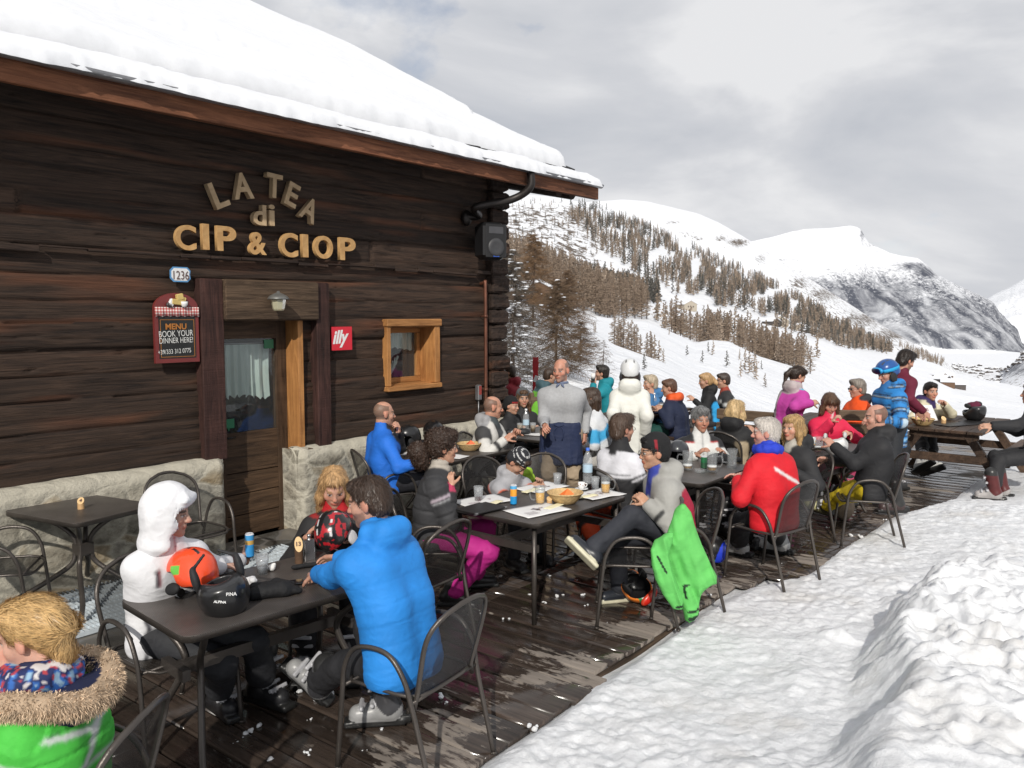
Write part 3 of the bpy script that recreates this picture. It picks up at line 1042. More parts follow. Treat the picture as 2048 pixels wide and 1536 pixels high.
M['post'] = wood('dark_red_post', (.016, .007, .006), (.075, .034, .027), .7, (14, 14, 1.2), .6)
M['lintel'] = wood('grey_brown_lintel', (.030, .019, .012), (.145, .095, .060), .8, (1.2, 20, 20), .9)
M['doorwood'] = wood('brown_door_boards', (.030, .017, .010), (.135, .080, .045), .6, (1.3, 16, 16), .5)
M['doorstile'] = wood('brown_door_stile', (.030, .017, .010), (.120, .072, .042), .6, (16, 16, 1.3), .5)
M['orange'] = wood('honey_coloured_wood', (.25, .105, .032), (.52, .25, .085), .6, (8, 8, 1.0), .4, var=.5)
M['orangeh'] = wood('honey_coloured_board', (.22, .095, .03), (.50, .24, .085), .6, (1.0, 9, 9), .5, var=.5)
M['fascia'] = wood('reddish_eave_board', (.075, .027, .014), (.29, .12, .06), .7, (.9, 14, 14), .7, (.36, .17, .09), .63)
M['letter'] = wood('pale_cut_wood', (.40, .22, .085), (.62, .39, .17), .6, (3, 3, 14), .3, var=.35)
M['letterold'] = wood('weathered_cut_wood', (.36, .25, .14), (.58, .43, .27), .7, (3, 3, 14), .3, var=.35)
M['picnic'] = wood('brown_stained_planks', (.030, .018, .012), (.115, .070, .045), .55, (1.2, 14, 14), .5)
M['bench'] = wood('weathered_bench_boards', (.085, .055, .035), (.22, .155, .105), .75, (1.2, 14, 14), .5)
M['cutwood'] = plain('cut_branch_wood', (.55, .34, .16), .6, bump=.2)
M['bark'] = plain('bark', (.10, .055, .03), .9, var=.4, bump=.6, bscale=30)
M['steel'] = plain('dark_painted_steel', (.085, .074, .066), .36, .55, .2, .15, 120)
M['iron'] = plain('black_iron', (.012, .012, .012), .5, .3)
M['zinc'] = plain('grey_zinc', (.30, .30, .31), .45, .8, .15)
M['browncopper'] = plain('old_copper_pipe', (.16, .065, .04), .5, .55, .35, .2)
M['darkpipe'] = plain('dark_rain_pipe', (.035, .030, .028), .45, .6, .3)
M['white'] = plain('white_paint', (.78, .78, .77), .5, 0, .05)
M['paper'] = plain('printed_paper', (.74, .73, .72), .8, 0, .03)
M['yellowpaper'] = plain('yellow_napkin', (.80, .74, .50), .9, 0, .05)
M['black'] = plain('black_plastic', (.012, .012, .013), .35, 0, .1)
M['leather'] = plain('black_folder', (.014, .013, .013), .45, 0, .15, .1)
M['red'] = plain('red_paint', (.60, .02, .03), .35)
M['slate'] = plain('dark_stone_slabs', (.010, .010, .010), .85, 0, .4, .8, 25)
M['wicker'] = None
def m_mesh():
 t = NT('perforated_steel')
 t.set(col=(.030, .028, .027), rough=.42, metal=.5)
 a = .66
 tr = t.n('ShaderNodeBsdfTransparent')
 mx = t.n('ShaderNodeMixShader')
 mx.inputs[0].default_value = a; t.l(tr.outputs[0], mx.inputs[1]); t.l(t.b.outputs[0], mx.inputs[2])
 t.l(mx.outputs[0], t.out.inputs['Surface'])
 return t.m
M['mesh'] = m_mesh()
def m_tabletop():
 t = NT('perforated_tabletop')
 v = t.mapping('Object')
 sx = t.n('ShaderNodeSeparateXYZ'); t.l(v, sx.inputs[0])
 a = t.math('SINE', t.math('MULTIPLY', sx.outputs['X'], 2 * PI / .012))
 b = t.math('SINE', t.math('MULTIPLY', sx.outputs['Y'], 2 * PI / .012))
 h = t.math('MULTIPLY', a, b)
 c = t.ramp(h, [(0.15, (.115, .100, .091)), (0.5, (.026, .023, .021))])
 n = t.noise(5, 4, 0.6, v)
 c = t.mix(1.0, c, t.ramp(n.outputs['Fac'], [(.3, .75), (.7, 1.3)]), 'MULTIPLY')
 t.set(col=c, rough=.42, metal=.3, nrm=t.bump(h, .25, .002))
 return t.m
M['top'] = m_tabletop()
def m_glass(name, col=(1, 1, 1), rough=0.02, mixv=0.82):
 """thin clear wall: mostly transparent with glossy reflection"""
 t = NT(name)
 tr = t.n('ShaderNodeBsdfTransparent'); tr.inputs[0].default_value = (*col, 1)
 gl = t.n('ShaderNodeBsdfGlossy'); gl.inputs['Roughness'].default_value = rough
 lw = t.n('ShaderNodeLayerWeight'); lw.inputs[0].default_value = .35
 fr = t.n('ShaderNodeMath', operation='MULTIPLY_ADD'); t.l(t.math('POWER', lw.outputs['Facing'], 2.5), fr.inputs[0]); fr.inputs[1].default_value = .45; fr.inputs[2].default_value = .035
 df = t.n('ShaderNodeBsdfDiffuse'); df.inputs[0].default_value = (.8, .82, .84, 1)
 m1 = t.n('ShaderNodeMixShader'); m1.inputs[0].default_value = 1 - mixv
 t.l(tr.outputs[0], m1.inputs[1]); t.l(df.outputs[0], m1.inputs[2])
 mx = t.n('ShaderNodeMixShader')
 t.l(fr.outputs[0], mx.inputs[0]); t.l(m1.outputs[0], mx.inputs[1]); t.l(gl.outputs[0], mx.inputs[2])
 t.l(mx.outputs[0], t.out.inputs['Surface'])
 return t.m
M['glass'] = m_glass('clear_glass', (.96, .97, .97), .02, .93)
M['cupplastic'] = m_glass('clear_plastic_cup', (.9, .91, .92), .08, .80)
M['pane'] = m_glass('window_pane', (.92, .95, .94), .01, .98)
M['beer'] = m_glass('amber_beer', (.62, .30, .035), .05, .97)
t = NT('beer_body'); t.set(col=(.78, .40, .03), rough=.12, sss=.0); M['beer'] = t.m
t = NT('lamp_glass'); t.set(col=(.75, .72, .50), rough=.25, trans=.5); M['lampglass'] = t.m
def m_snow(name, tint=(.78, .795, .825), scale=6.0, bump=.6, dist=.03, dirt=0.0):
 t = NT(name)
 v = t.mapping('Object')
 n = t.noise(scale, 8, .6, v)
 f = t.noise(scale * 14, 5, .7, v)
 h = t.math('ADD', n.outputs['Fac'], t.math('MULTIPLY', f.outputs['Fac'], .35))
 c = t.ramp(n.outputs['Fac'], [(.3, tuple(x * .95 for x in tint)), (.7, tint)])
 mo = t.noise(11, 5, .6, v)
 c = t.mix(1.0, c, t.ramp(mo.outputs['Fac'], [(.35, .86 if dirt else .95), (.65, 1.0)]), 'MULTIPLY')
 if dirt:
  d = t.noise(2.2, 6, .65, v)
  d2 = t.noise(.6, 3, .5, v)
  fac = t.math('MULTIPLY', t.ramp(d.outputs['Fac'], [(.48, 0.0), (.75, dirt)]), t.ramp(d2.outputs['Fac'], [(.40, 0.0), (.62, 1.0)]))
  c = t.mix(fac, c, (.52, .47, .40))
 t.set(col=c, rough=.62, nrm=t.bump(h, bump, dist), spec=.3)
 return t.m
M['snow'] = m_snow('fresh_snow', scale=5.0, bump=.20, dist=.02)
M['packed'] = m_snow('trodden_snow', (.84, .852, .875), 18.0, .75, .020, dirt=.5)
def m_stone():
 """rubble stone wall with pale lime mortar smeared over it"""
 t = NT('rubble_stone_and_lime')
 v = t.mapping('Object', (1, 1, 1.35))
 w = t.noise(3.5, 4, .6, v)
 vd = t.mix(.16, v, w.outputs['Color'], 'ADD')
 vo = t.n('ShaderNodeTexVoronoi', feature='DISTANCE_TO_EDGE'); vo.inputs['Scale'].default_value = 3.4; t.l(vd, vo.inputs['Vector'])
 vc = t.n('ShaderNodeTexVoronoi'); vc.inputs['Scale'].default_value = 3.4; t.l(vd, vc.inputs['Vector'])
 sx = t.n('ShaderNodeSeparateColor'); t.l(vc.outputs['Color'], sx.inputs[0])
 st = t.ramp(sx.outputs[0], [(0, (.21, .19, .15)), (.35, (.32, .29, .235)), (.6, (.25, .24, .21)), (.85, (.36, .28, .175)), (1, (.31, .30, .26))])
 n = t.noise(9, 8, .7, v)
 st = t.mix(1.0, st, t.ramp(n.outputs['Fac'], [(.28, .55), (.72, 1.35)]), 'MULTIPLY')
 mo = t.mix(n.outputs['Fac'], (.40, .37, .30), (.58, .545, .45))
 n2 = t.noise(1.3, 6, .65, v)
 k = t.math('ADD', t.ramp(vo.outputs['Distance'], [(.0, .75), (.09, 0.0)]), t.ramp(t.math('ADD', t.math('MULTIPLY', n2.outputs['Fac'], .7), t.math('MULTIPLY', n.outputs['Fac'], .35)), [(.46, 0.0), (.66, 1.0)]), True)
 a = t.n('ShaderNodeAttribute', attribute_name='lime')
 k = t.math('ADD', k, a.outputs['Fac'], True)
 c = t.mix(k, st, mo)
 h = t.math('ADD', t.math('MULTIPLY', t.ramp(vo.outputs['Distance'], [(.0, 0.0), (.2, 1.0)]), .45), t.math('MULTIPLY', n.outputs['Fac'], 1.3))
 t.set(col=c, rough=.9, nrm=t.bump(h, .8, .03), spec=.2)
 return t.m
M['stone'] = m_stone()
def m_deck():
 t = NT('wet_terrace_boards')
 v = t.mapping('Object')
 a = t.n('ShaderNodeAttribute', attribute_name='tint')
 g = t.noise(1.5, 8, .62, t.mapping('Object', (20, 1.3, 20)), .8)
 wet = t.ramp(g.outputs['Fac'], [(.3, (.019, .014, .011)), (.7, (.062, .046, .037))])
 dry = t.ramp(g.outputs['Fac'], [(.3, (.15, .125, .105)), (.7, (.25, .215, .185))])
 wet = t.mix(1.0, wet, t.ramp(a.outputs['Fac'], [(0, .65), (1, 1.4)]), 'MULTIPLY')
 m1 = t.noise(1.3, 5, .6, t.mapping('Object', (1.6, 1.0, 1)), .4)
 m2 = t.noise(7.0, 6, .7, t.mapping('Object', (2.6, .55, 1)), .3)
 e = t.n('ShaderNodeAttribute', attribute_name='dryness')
 k = t.math('ADD', t.math('ADD', t.math('MULTIPLY', m1.outputs['Fac'], .75), t.math('MULTIPLY', m2.outputs['Fac'], .45)), e.outputs['Fac'])
 d = t.ramp(k, [(.715, 0.0), (.75, 1.0)])
 c = t.mix(d, wet, dry)
 rg = t.noise(2.4, 4, .6, v)
 wr = t.ramp(rg.outputs['Fac'], [(.42, .05), (.64, .28)])
 r = t.mix(d, wr, (.85, .85, .85))
 t.set(col=c, rough=r, nrm=t.bump(g.outputs['Fac'], .25, .006), spec=.5)
 return t.m
M['deck'] = m_deck()
def m_paving():
 t = NT('flagstones')
 v = t.mapping('Object')
 w = t.noise(2.0, 3, .5, v)
 vd = t.mix(.2, v, w.outputs['Color'], 'ADD')
 vo = t.n('ShaderNodeTexVoronoi', feature='DISTANCE_TO_EDGE'); vo.inputs['Scale'].default_value = 2.6; t.l(vd, vo.inputs['Vector'])
 vc = t.n('ShaderNodeTexVoronoi'); vc.inputs['Scale'].default_value = 2.6; t.l(vd, vc.inputs['Vector'])
 sx = t.n('ShaderNodeSeparateColor'); t.l(vc.outputs['Color'], sx.inputs[0])
 st = t.ramp(sx.outputs[1], [(0, (.06, .058, .052)), (.5, (.12, .11, .095)), (1, (.17, .15, .125))])
 n = t.noise(6, 7, .65, v)
 st = t.mix(1.0, st, t.ramp(n.outputs['Fac'], [(.3, .6), (.7, 1.3)]), 'MULTIPLY')
 c = t.mix(t.ramp(vo.outputs['Distance'], [(.02, 1.0), (.05, 0.0)]), st, (.14, .13, .12))
 t.set(col=c, rough=t.ramp(n.outputs['Fac'], [(.4, .3), (.65, .8)]), nrm=t.bump(vo.outputs['Distance'], .4, .02))
 return t.m
M['paving'] = m_paving()
# the log house
house = empty('log_house', ORG, WROT, 'dark log mountain hut on a rubble stone base, snow piled on its roof', 'building')
T_L, T_R, Z_F = -5.6, None, 0.90
T_R = W(1005, 700)[0]
Z_T = 4.25
def each(name, mat, parent, *boxes):
 for b in boxes:
  m = MB(); m.box(b[0], b[1], bev=b[2] if len(b) > 2 else 0); m.build(name, M[mat], parent)
def HB(name, mb, mats, parent=None):
 return mb.build(name, mats, house if parent is None else parent)
dL, _ = W(437, 800); dR, _ = W(588, 800); _, dT = W(500, 641)
wL, wT = W(766, 640); wR, wB = W(873, 772)
lintT = W(530, 562)[1]
def log_wall():
 rng = random.Random(11)
 zs = [Z_F - .06]
 while zs[-1] < Z_T:
  zs.append(zs[-1] + rng.uniform(.165, .255))
 zs = np.array(zs)
 st, sz = .03, .0125
 T = np.arange(T_L, T_R + st, st); Z = np.arange(Z_F - .05, Z_T, sz)
 tt, zz = np.meshgrid(T, Z, indexing='ij')
 tf, zf = tt.ravel(), zz.ravel()
 one = np.ones_like(tf)
 wav = .030 * fbm(np.stack([tf * .55, zf * .3, one * 3], 1), 3, 5)
 zw = zf + wav
 k = np.clip(np.searchsorted(zs, zw) - 1, 0, len(zs) - 2)
 lo, hi = zs[k], zs[k + 1]
 q = (zw - lo) / (hi - lo) * 2 - 1
 bulge = .011 * (1 - np.abs(q) ** 6) - .036 * np.exp(-((1 - np.abs(q)) / .05) ** 2) * (.55 + .45 * vnoise(np.stack([tf * .9, zf * 0 + k * 1.3, one], 1), 77))
 per = np.array([rng.uniform(-.022, .022) for _ in range(len(zs))])[k]
 rough = .008 * fbm(np.stack([tf * 1.8, zf * 11, k * 3.1], 1), 3, 9) + .010 * fbm(np.stack([tf * .8, zf * 4, k * 1.7], 1), 2, 21)
 cr = fbm(np.stack([tf * .7, zf * 26, k * 5.3], 1), 2, 33)
 split = -.020 * np.clip(1 - np.abs(cr) / .04, 0, 1) * (fbm(np.stack([tf * .6, zf * 2, k * 2.0], 1), 1, 41) > .30)
 jt = np.array([rng.uniform(T_L, T_R) for _ in range(len(zs))])[k]
 joint = -.03 * np.exp(-((tf - jt) / .02) ** 2)
 n = bulge + per + rough + split + joint
 V = np.stack([tf, -n, zf], 1)
 nt, nz = len(T), len(Z)
 I = np.arange(nt * nz).reshape(nt, nz)
 ct = (T[:-1] + T[1:]) / 2; cz = (Z[:-1] + Z[1:]) / 2
 C, Zc = np.meshgrid(ct, cz, indexing='ij')
 hole = ((C > dL - .16) & (C < dR + .02) & (Zc < lintT)) | ((C > wL + .02) & (C < wR - .02) & (Zc > wB + .02) & (Zc < wT - .02))
 q4 = np.stack([I[:-1, :-1], I[1:, :-1], I[1:, 1:], I[:-1, 1:]], -1)[~hole]
 sd_ = np.where(tf > jt, 1, 0)
 tone = vnoise(np.stack([k * 7.3 + sd_ * 3.7, k * 1.9, one], 1), 3)
 warm = np.clip(fbm(np.stack([tf * .9, zf * 9, k * 2.7], 1), 3, 61) * 2.4 - .35 + .5 * vnoise(np.stack([k * 5.1 + sd_, one, one], 1), 9), 0, 1)
 obj('log_wall', np_mesh('log_wall', V, q4, attr={'tone': tone, 'warm': warm}), M['logwall'], house)
log_wall()
def stone_base(name, t0, t1, z1, seed, ledge=True):
 """rounded rubble plinth standing 14 cm proud of the logs"""
 st = .035
 n_ = .17
 prof = [(.0, z1 + .0), (.04, z1), (.08, z1 - .004), (.12, z1 - .015), (n_ - .02, z1 - .04), (n_, z1 - .08)] + [(n_ + .02 * (1 - z / z1), z) for z in np.arange(z1 - .12, -.12, -.035)]
 L = np.arange(t0, t1 + st * .5, st)
 pr = np.array(prof)
 tt = np.repeat(L, len(pr)); pp = np.tile(pr, (len(L), 1))
 q = np.stack([tt * 3, pp[:, 0] * 3, pp[:, 1] * 3.2], 1)
 dn = .030 * fbm(q, 4, seed) + .02 * fbm(q * .4, 2, seed + 3)
 e = np.minimum(tt - t0, t1 - tt)
 rnd = -.10 * np.clip(1 - e / .07, 0, 1) ** 2
 V = np.stack([tt, -(np.maximum(pp[:, 0] + (dn + rnd) * (pp[:, 0] > .05), -.05)), pp[:, 1] + .012 * fbm(q * 1.4, 2, seed + 8)], 1)
 a, b = len(L), len(pr)
 I = np.arange(a * b).reshape(a, b)
 Q = np.stack([I[:-1, :-1], I[:-1, 1:], I[1:, 1:], I[1:, :-1]], -1).reshape(-1, 4)
 lime = np.clip((pp[:, 1] - (z1 - .16)) / .1, 0, 1)
 mb = np_mesh(name, V, Q, attr={'lime': lime})
 o = obj(name, mb, M['stone'], house)
 each('cheek', 'stone', o, *[((tx, .02, z1 / 2 - .06), (.012, .135, z1 / 2 + .04)) for tx in (t0 + .02, t1 - .02)])
 return o
bL = W(452, 930, .15)[0]; bR = W(598, 930, .15)[0]
zl = W(300, 935, .10)[1]; zr = W(690, 882, .10)[1]
stone_base('stone_base', T_L, bL, zl, 4)
stone_base('stone_base', bR, T_R - .02, zr, 14)
m = MB()
pl0, pl1 = W(392, 700)[0], W(437, 700)[0]
pr0, pr1 = W(622, 700)[0], W(648, 700)[0]
m.box(((pl0 + pl1) / 2, -.02, (lintT + .86) / 2), ((pl1 - pl0) / 2, .085, (lintT - .86) / 2), bev=.012)
HB('door_post', m, M['post'])
m = MB(); m.box(((pr0 + pr1) / 2, -.02, (lintT + .84) / 2), ((pr1 - pr0) / 2, .085, (lintT - .84) / 2), bev=.012)
HB('door_post', m, M['post'])
m = MB(); m.box(((pl1 + pr0) / 2, -.035, (lintT + dT) / 2), ((pr0 - pl1) / 2, .11, (lintT - dT) / 2), bev=.015)
HB('lintel', m, M['lintel'])
jr = W(590, 800)[0]
each('door_jamb', 'orange', house, ((jr + .035, .10, (dT + .72) / 2), (.032, .165, (dT - .72) / 2), .006), ((jr + .03, .14, .36), (.025, .12, .36), .006))
m = MB(); m.box((pl1 + .012, .13, dT / 2), (.014, .12, dT / 2))
HB('door_jamb', m, M['doorstile'])
m = MB(); m.tube([(jr + .08, -.13, .80), (jr + .08, .1, .80)], .055, 10); HB('beam_end', m, M['lintel'])
DY = .13     # depth of the door leaf behind the wall face
d0, d1 = pl1 + .028, jr - .0
gx0, gx1, gz0, gz1 = W(446, 700, -DY)[0], W(552, 700, -DY)[0], W(500, 862, -DY)[1], W(500, 677, -DY)[1]
door = empty('door', (0, 0, 0)); door.parent = house
each('door_stile', 'doorstile', door, (((d0 + gx0) / 2, DY + .03, dT / 2), ((gx0 - d0) / 2, .03, dT / 2)), (((gx1 + d1) / 2, DY + .03, dT / 2), ((d1 - gx1) / 2, .03, dT / 2), .004))
zb = [.03, .24, .45, .66, gz0]
each('door_board', 'doorwood', door, (((gx0 + gx1) / 2, DY + .03, (gz1 + dT) / 2), ((gx1 - gx0) / 2, .028, (dT - gz1) / 2)), *[(((gx0 + gx1) / 2, DY + .03, (a + b) / 2), ((gx1 - gx0) / 2, .024, (b - a) / 2 - .004), .004) for a, b in zip(zb[:-1], zb[1:])])
m = MB(); m.box(((gx0 + gx1) / 2, DY + .03, (gz0 + gz1) / 2), ((gx1 - gx0) / 2, .003, (gz1 - gz0) / 2))
m.build('door_pane', M['pane'], door)
m = MB(); m.tube([(gx0 - .02, DY - .03, gz0 - .04), (gx0 + .09, DY - .03, gz0 - .04)], .009, 8); m.tube([(gx0 - .01, DY - .03, gz0 - .04), (gx0 - .01, DY, gz0 - .04)], .008, 8)
m.build('handle', M['iron'], door)
def curtain(name, x0, x1, z0, z1, y, folds, parent, col, scallop=.035, wav=.02):
 nx, nz = 160, 24
 V = []
 for i in range(nx):
  s = i / (nx - 1)
  for j in range(nz):
   q = j / (nz - 1)
   low = z0 + scallop * abs(math.sin(s * folds * PI * 1.3)) + .02 * math.sin(s * 5)
   V.append((x0 + (x1 - x0) * s, y + wav * math.sin(s * folds * 2 * PI + .8 * math.sin(q * 3)) * (.5 + .5 * q) + .004 * math.sin(s * 90), low + (z1 - low) * (1 - q)))
 I = np.arange(nx * nz).reshape(nx, nz)
 Q = np.stack([I[:-1, :-1], I[1:, :-1], I[1:, 1:], I[:-1, 1:]], -1).reshape(-1, 4)
 return obj(name, np_mesh(name, V, Q), M[col], parent)
t = NT('sheer_curtain'); t.set(col=(.72, .80, .77), rough=.9)
tr = t.n('ShaderNodeBsdfTranslucent'); tr.inputs[0].default_value = (.7, .76, .74, 1)
mx = t.n('ShaderNodeMixShader'); mx.inputs[0].default_value = .35
t.l(t.b.outputs[0], mx.inputs[1]); t.l(tr.outputs[0], mx.inputs[2]); t.l(mx.outputs[0], t.out.inputs['Surface']); M['curtain'] = t.m
cz = W(500, 800, -DY)[1]
curtain('curtain', gx0 + .015, gx1 - .015, cz, gz1 - .06, DY + .09, 6, door, 'curtain')
m = MB(); m.tube([(gx0 + .01, DY + .08, gz1 - .05), (gx1 - .01, DY + .08, gz1 - .05)], .006, 6); m.build('curtain_rod', M['zinc'], door)
M['green_sticker'] = plain('green_sticker', (.02, .16, .07), .4)
sx0, sz0 = W(540, 688, -DY); each('sticker', 'green_sticker', door, ((sx0, DY + .022, sz0), (.055, .002, .045)))
m = MB()
sx0, sz0 = W(460, 848, -DY); m.box((sx0, DY + .022, sz0), (.06, .002, .045))
m.prism([(sx0 - .02, sz0 - .04), (sx0 + .0, sz0 - .075), (sx0 + .01, sz0 - .04)], -DY - .024, -DY - .020, Matrix.Rotation(PI / 2, 4, 'X'))
m.build('sticker', M['green_sticker'], door)
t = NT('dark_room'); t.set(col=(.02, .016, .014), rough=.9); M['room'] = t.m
dm_ = (d0 + d1) / 2
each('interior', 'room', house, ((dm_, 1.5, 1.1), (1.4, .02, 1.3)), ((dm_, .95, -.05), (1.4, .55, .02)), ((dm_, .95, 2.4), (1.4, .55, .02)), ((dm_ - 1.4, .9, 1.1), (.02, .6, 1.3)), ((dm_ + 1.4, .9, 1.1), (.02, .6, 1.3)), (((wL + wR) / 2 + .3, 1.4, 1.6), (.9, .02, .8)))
fw = .065
win = empty('window', (0, 0, 0)); win.parent = house
wm, zm = (wL + wR) / 2, (wT + wB) / 2
each('frame_board', 'orangeh', win, ((wm, -.035, wT - fw / 2), ((wR - wL) / 2 + .015, .05, fw / 2 + .01), .008), ((wm, -.035, wB + .02), ((wR - wL) / 2 + .008, .055, .028), .008))
each('reveal', 'orange', win, ((wL + .028, -.02, zm), (.028, .045, (wT - wB) / 2 - .05), .006), ((wR - .045, -.02, zm), (.045, .045, (wT - wB) / 2 - .05), .006), ((wR - .06, .14, zm), (.02, .12, (wT - wB) / 2 - .05)), ((wL + .045, .14, zm), (.01, .12, (wT - wB) / 2 - .05)))
each('sill', 'orangeh', win, ((wm, .13, wB + .052), ((wR - wL) / 2 - .06, .12, .008)), ((wm, .14, wT - fw - .015), ((wR - wL) / 2 - .06, .12, .008)))
wy = .21
ix0, ix1, iz0, iz1 = wL + .06, wR - .085, wB + .062, wT - fw - .028
each('casement', 'orangeh', win, *[(((ix0 + ix1) / 2, wy, z), ((ix1 - ix0) / 2, .028, .03), .004) for z in (iz0 + .03, iz1 - .03)])
each('casement', 'orange', win, *[((x, wy, (iz0 + iz1) / 2), (.03, .026, (iz1 - iz0) / 2 - .062), .004) for x in (ix0 + .02, ix1 - .03)])
m = MB(); m.box(((ix0 + ix1) / 2, wy + .005, (iz0 + iz1) / 2), ((ix1 - ix0) / 2 - .03, .003, (iz1 - iz0) / 2 - .06)); m.build('window_pane', M['pane'], win)
curtain('curtain', ix0 + .04, ix1 - .05, (iz0 + iz1) / 2 + .06, iz1 - .05, wy + .06, 5, win, 'curtain', .02, .012)
m = MB()
rg = random.Random(3)
M['figurine'] = plain('pale_dried_flowers', (.42, .50, .48), .6, 0, .3)
for i in range(90):
 a = rg.uniform(0, 2 * PI); l_ = rg.uniform(.10, .24)
 b0 = ((ix0 + ix1) / 2 - .01, wy + .12, iz0 + .07)
 m.tube([b0, (b0[0] + .13 * math.cos(a) * l_ / .2, b0[1] + .04 * math.sin(a), b0[2] + l_)], [.004, .009], 4)
m.build('dried_flowers', M['figurine'], win)
m = MB()
rng = random.Random(8)
z = zr + .0
k = 0
while z < Z_T - .1:
 h = rng.uniform(.19, .235)
 ex = rng.uniform(-.02, .035)
 a = rng.uniform(-.012, .012)
 m.box((T_R - .17 + ex * .5, -.03 + rng.uniform(-.012, .012), z + h / 2), (.165 + ex * .5, .085, h / 2 - .006), (a, 0, a), bev=.03)
 z += h
 k += 1
cl = HB('corner_logs', m, M['log'])
sub = cl.modifiers.new('s', 'SUBSURF'); sub.subdivision_type = 'SIMPLE'; sub.levels = sub.render_levels = 3
tx = bpy.data.textures.new('rough_cut', 'CLOUDS'); tx.noise_scale = .08
dm = cl.modifiers.new('d', 'DISPLACE'); dm.texture = tx; dm.strength = .035; dm.mid_level = .5
m = MB()
za = W(650, 530)[1]
tcur = T_L
while tcur < T_R - .45:
 l_ = rng.uniform(.25, .8)
 m.box((tcur + l_ / 2, -.055, za + rng.uniform(-.02, .02)), (l_ / 2 - .004, .022, rng.uniform(.008, .026)), (rng.uniform(-.1, .1), rng.uniform(-.02, .02), 0), bev=.006)
 tcur += l_
HB('lath_strip', m, M['log'])
# roof
EW = .70                                    # eave overhang
RT = W(1197, 392, EW)[0]; FZ0 = W(0, 160, EW)[1]; FZ1 = W(0, 112, EW)[1]
TANP = .50
SL = 12.0                                   # roof run
ET = T_L - 1.5
roof = empty('roof', (0, 0, 0)); roof.parent = house
m = MB()
m.box(((ET + RT) / 2, -EW + .03, (FZ0 + FZ1) / 2), ((RT - ET) / 2, .03, (FZ1 - FZ0) / 2), bev=.006)
m.build('fascia_board', M['fascia'], roof)
mo = MB()
M4 = Matrix.Rotation(math.atan(TANP), 4, 'X')
def rp(t_, s, dz):
 return (t_, -EW + .02 + s, FZ1 - .02 + s * TANP + dz)
m = MB()
m.add([rp(ET, .05, -.02), rp(RT - .05, .05, -.02), rp(RT - .05, SL, -.02), rp(ET, SL, -.02), rp(ET, .05, .03), rp(RT - .05, .05, .03), rp(RT - .05, SL, .03), rp(ET, SL, .03)],
  [(3, 2, 1, 0), (4, 5, 6, 7), (0, 1, 5, 4), (1, 2, 6, 5), (2, 3, 7, 6), (3, 0, 4, 7)])
m.build('roof_boarding', M['log'], roof)
x = ET + .4
while x < RT:
 m = MB()
 c = Vector((x, -EW / 2 + .05, FZ1 - .02 + (EW / 2) * TANP - .09))
 m.box(c, (.06, .30, .06), (math.atan(TANP), 0, 0), bev=.01)
 m.build('rafter_end', M['log'], roof)
 x += 1.05
m = MB()
rg = random.Random(21)
for row in range(3):
 x = ET
 while x < RT - .02:
  l_ = rg.uniform(.25, .55)
  x1 = min(x + l_, RT)
  m.box(((x + x1) / 2, -EW + .02 + .20 + row * .4 + rg.uniform(-.03, .03), FZ1 + .045 + (.20 + row * .4) * TANP + rg.uniform(-.01, .02)), ((x1 - x) / 2 - .005, .24, .022), (math.atan(TANP) - .05, rg.uniform(-.03, .03), 0), bev=.008)
  x = x1
m.build('stone_slabs', M['slate'], roof)
m = MB()
g = [(-.005 + .048 * math.cos(a), .048 * math.sin(a)) for a in [PI + PI * i / 10 for i in range(11)]]
gv = []
for xx in (ET, RT - .02):
 for (yy, z2) in g:
  gv.append((xx, -EW - .048 + yy, FZ1 + .01 + z2 + .02))
ng = len(g)
m.add(gv, [(i, i + 1, ng + i + 1, ng + i) for i in range(ng - 1)], True)
go = m.build('gutter', M['zinc'], roof)
sd = go.modifiers.new('s', 'SOLIDIFY'); sd.thickness = .005
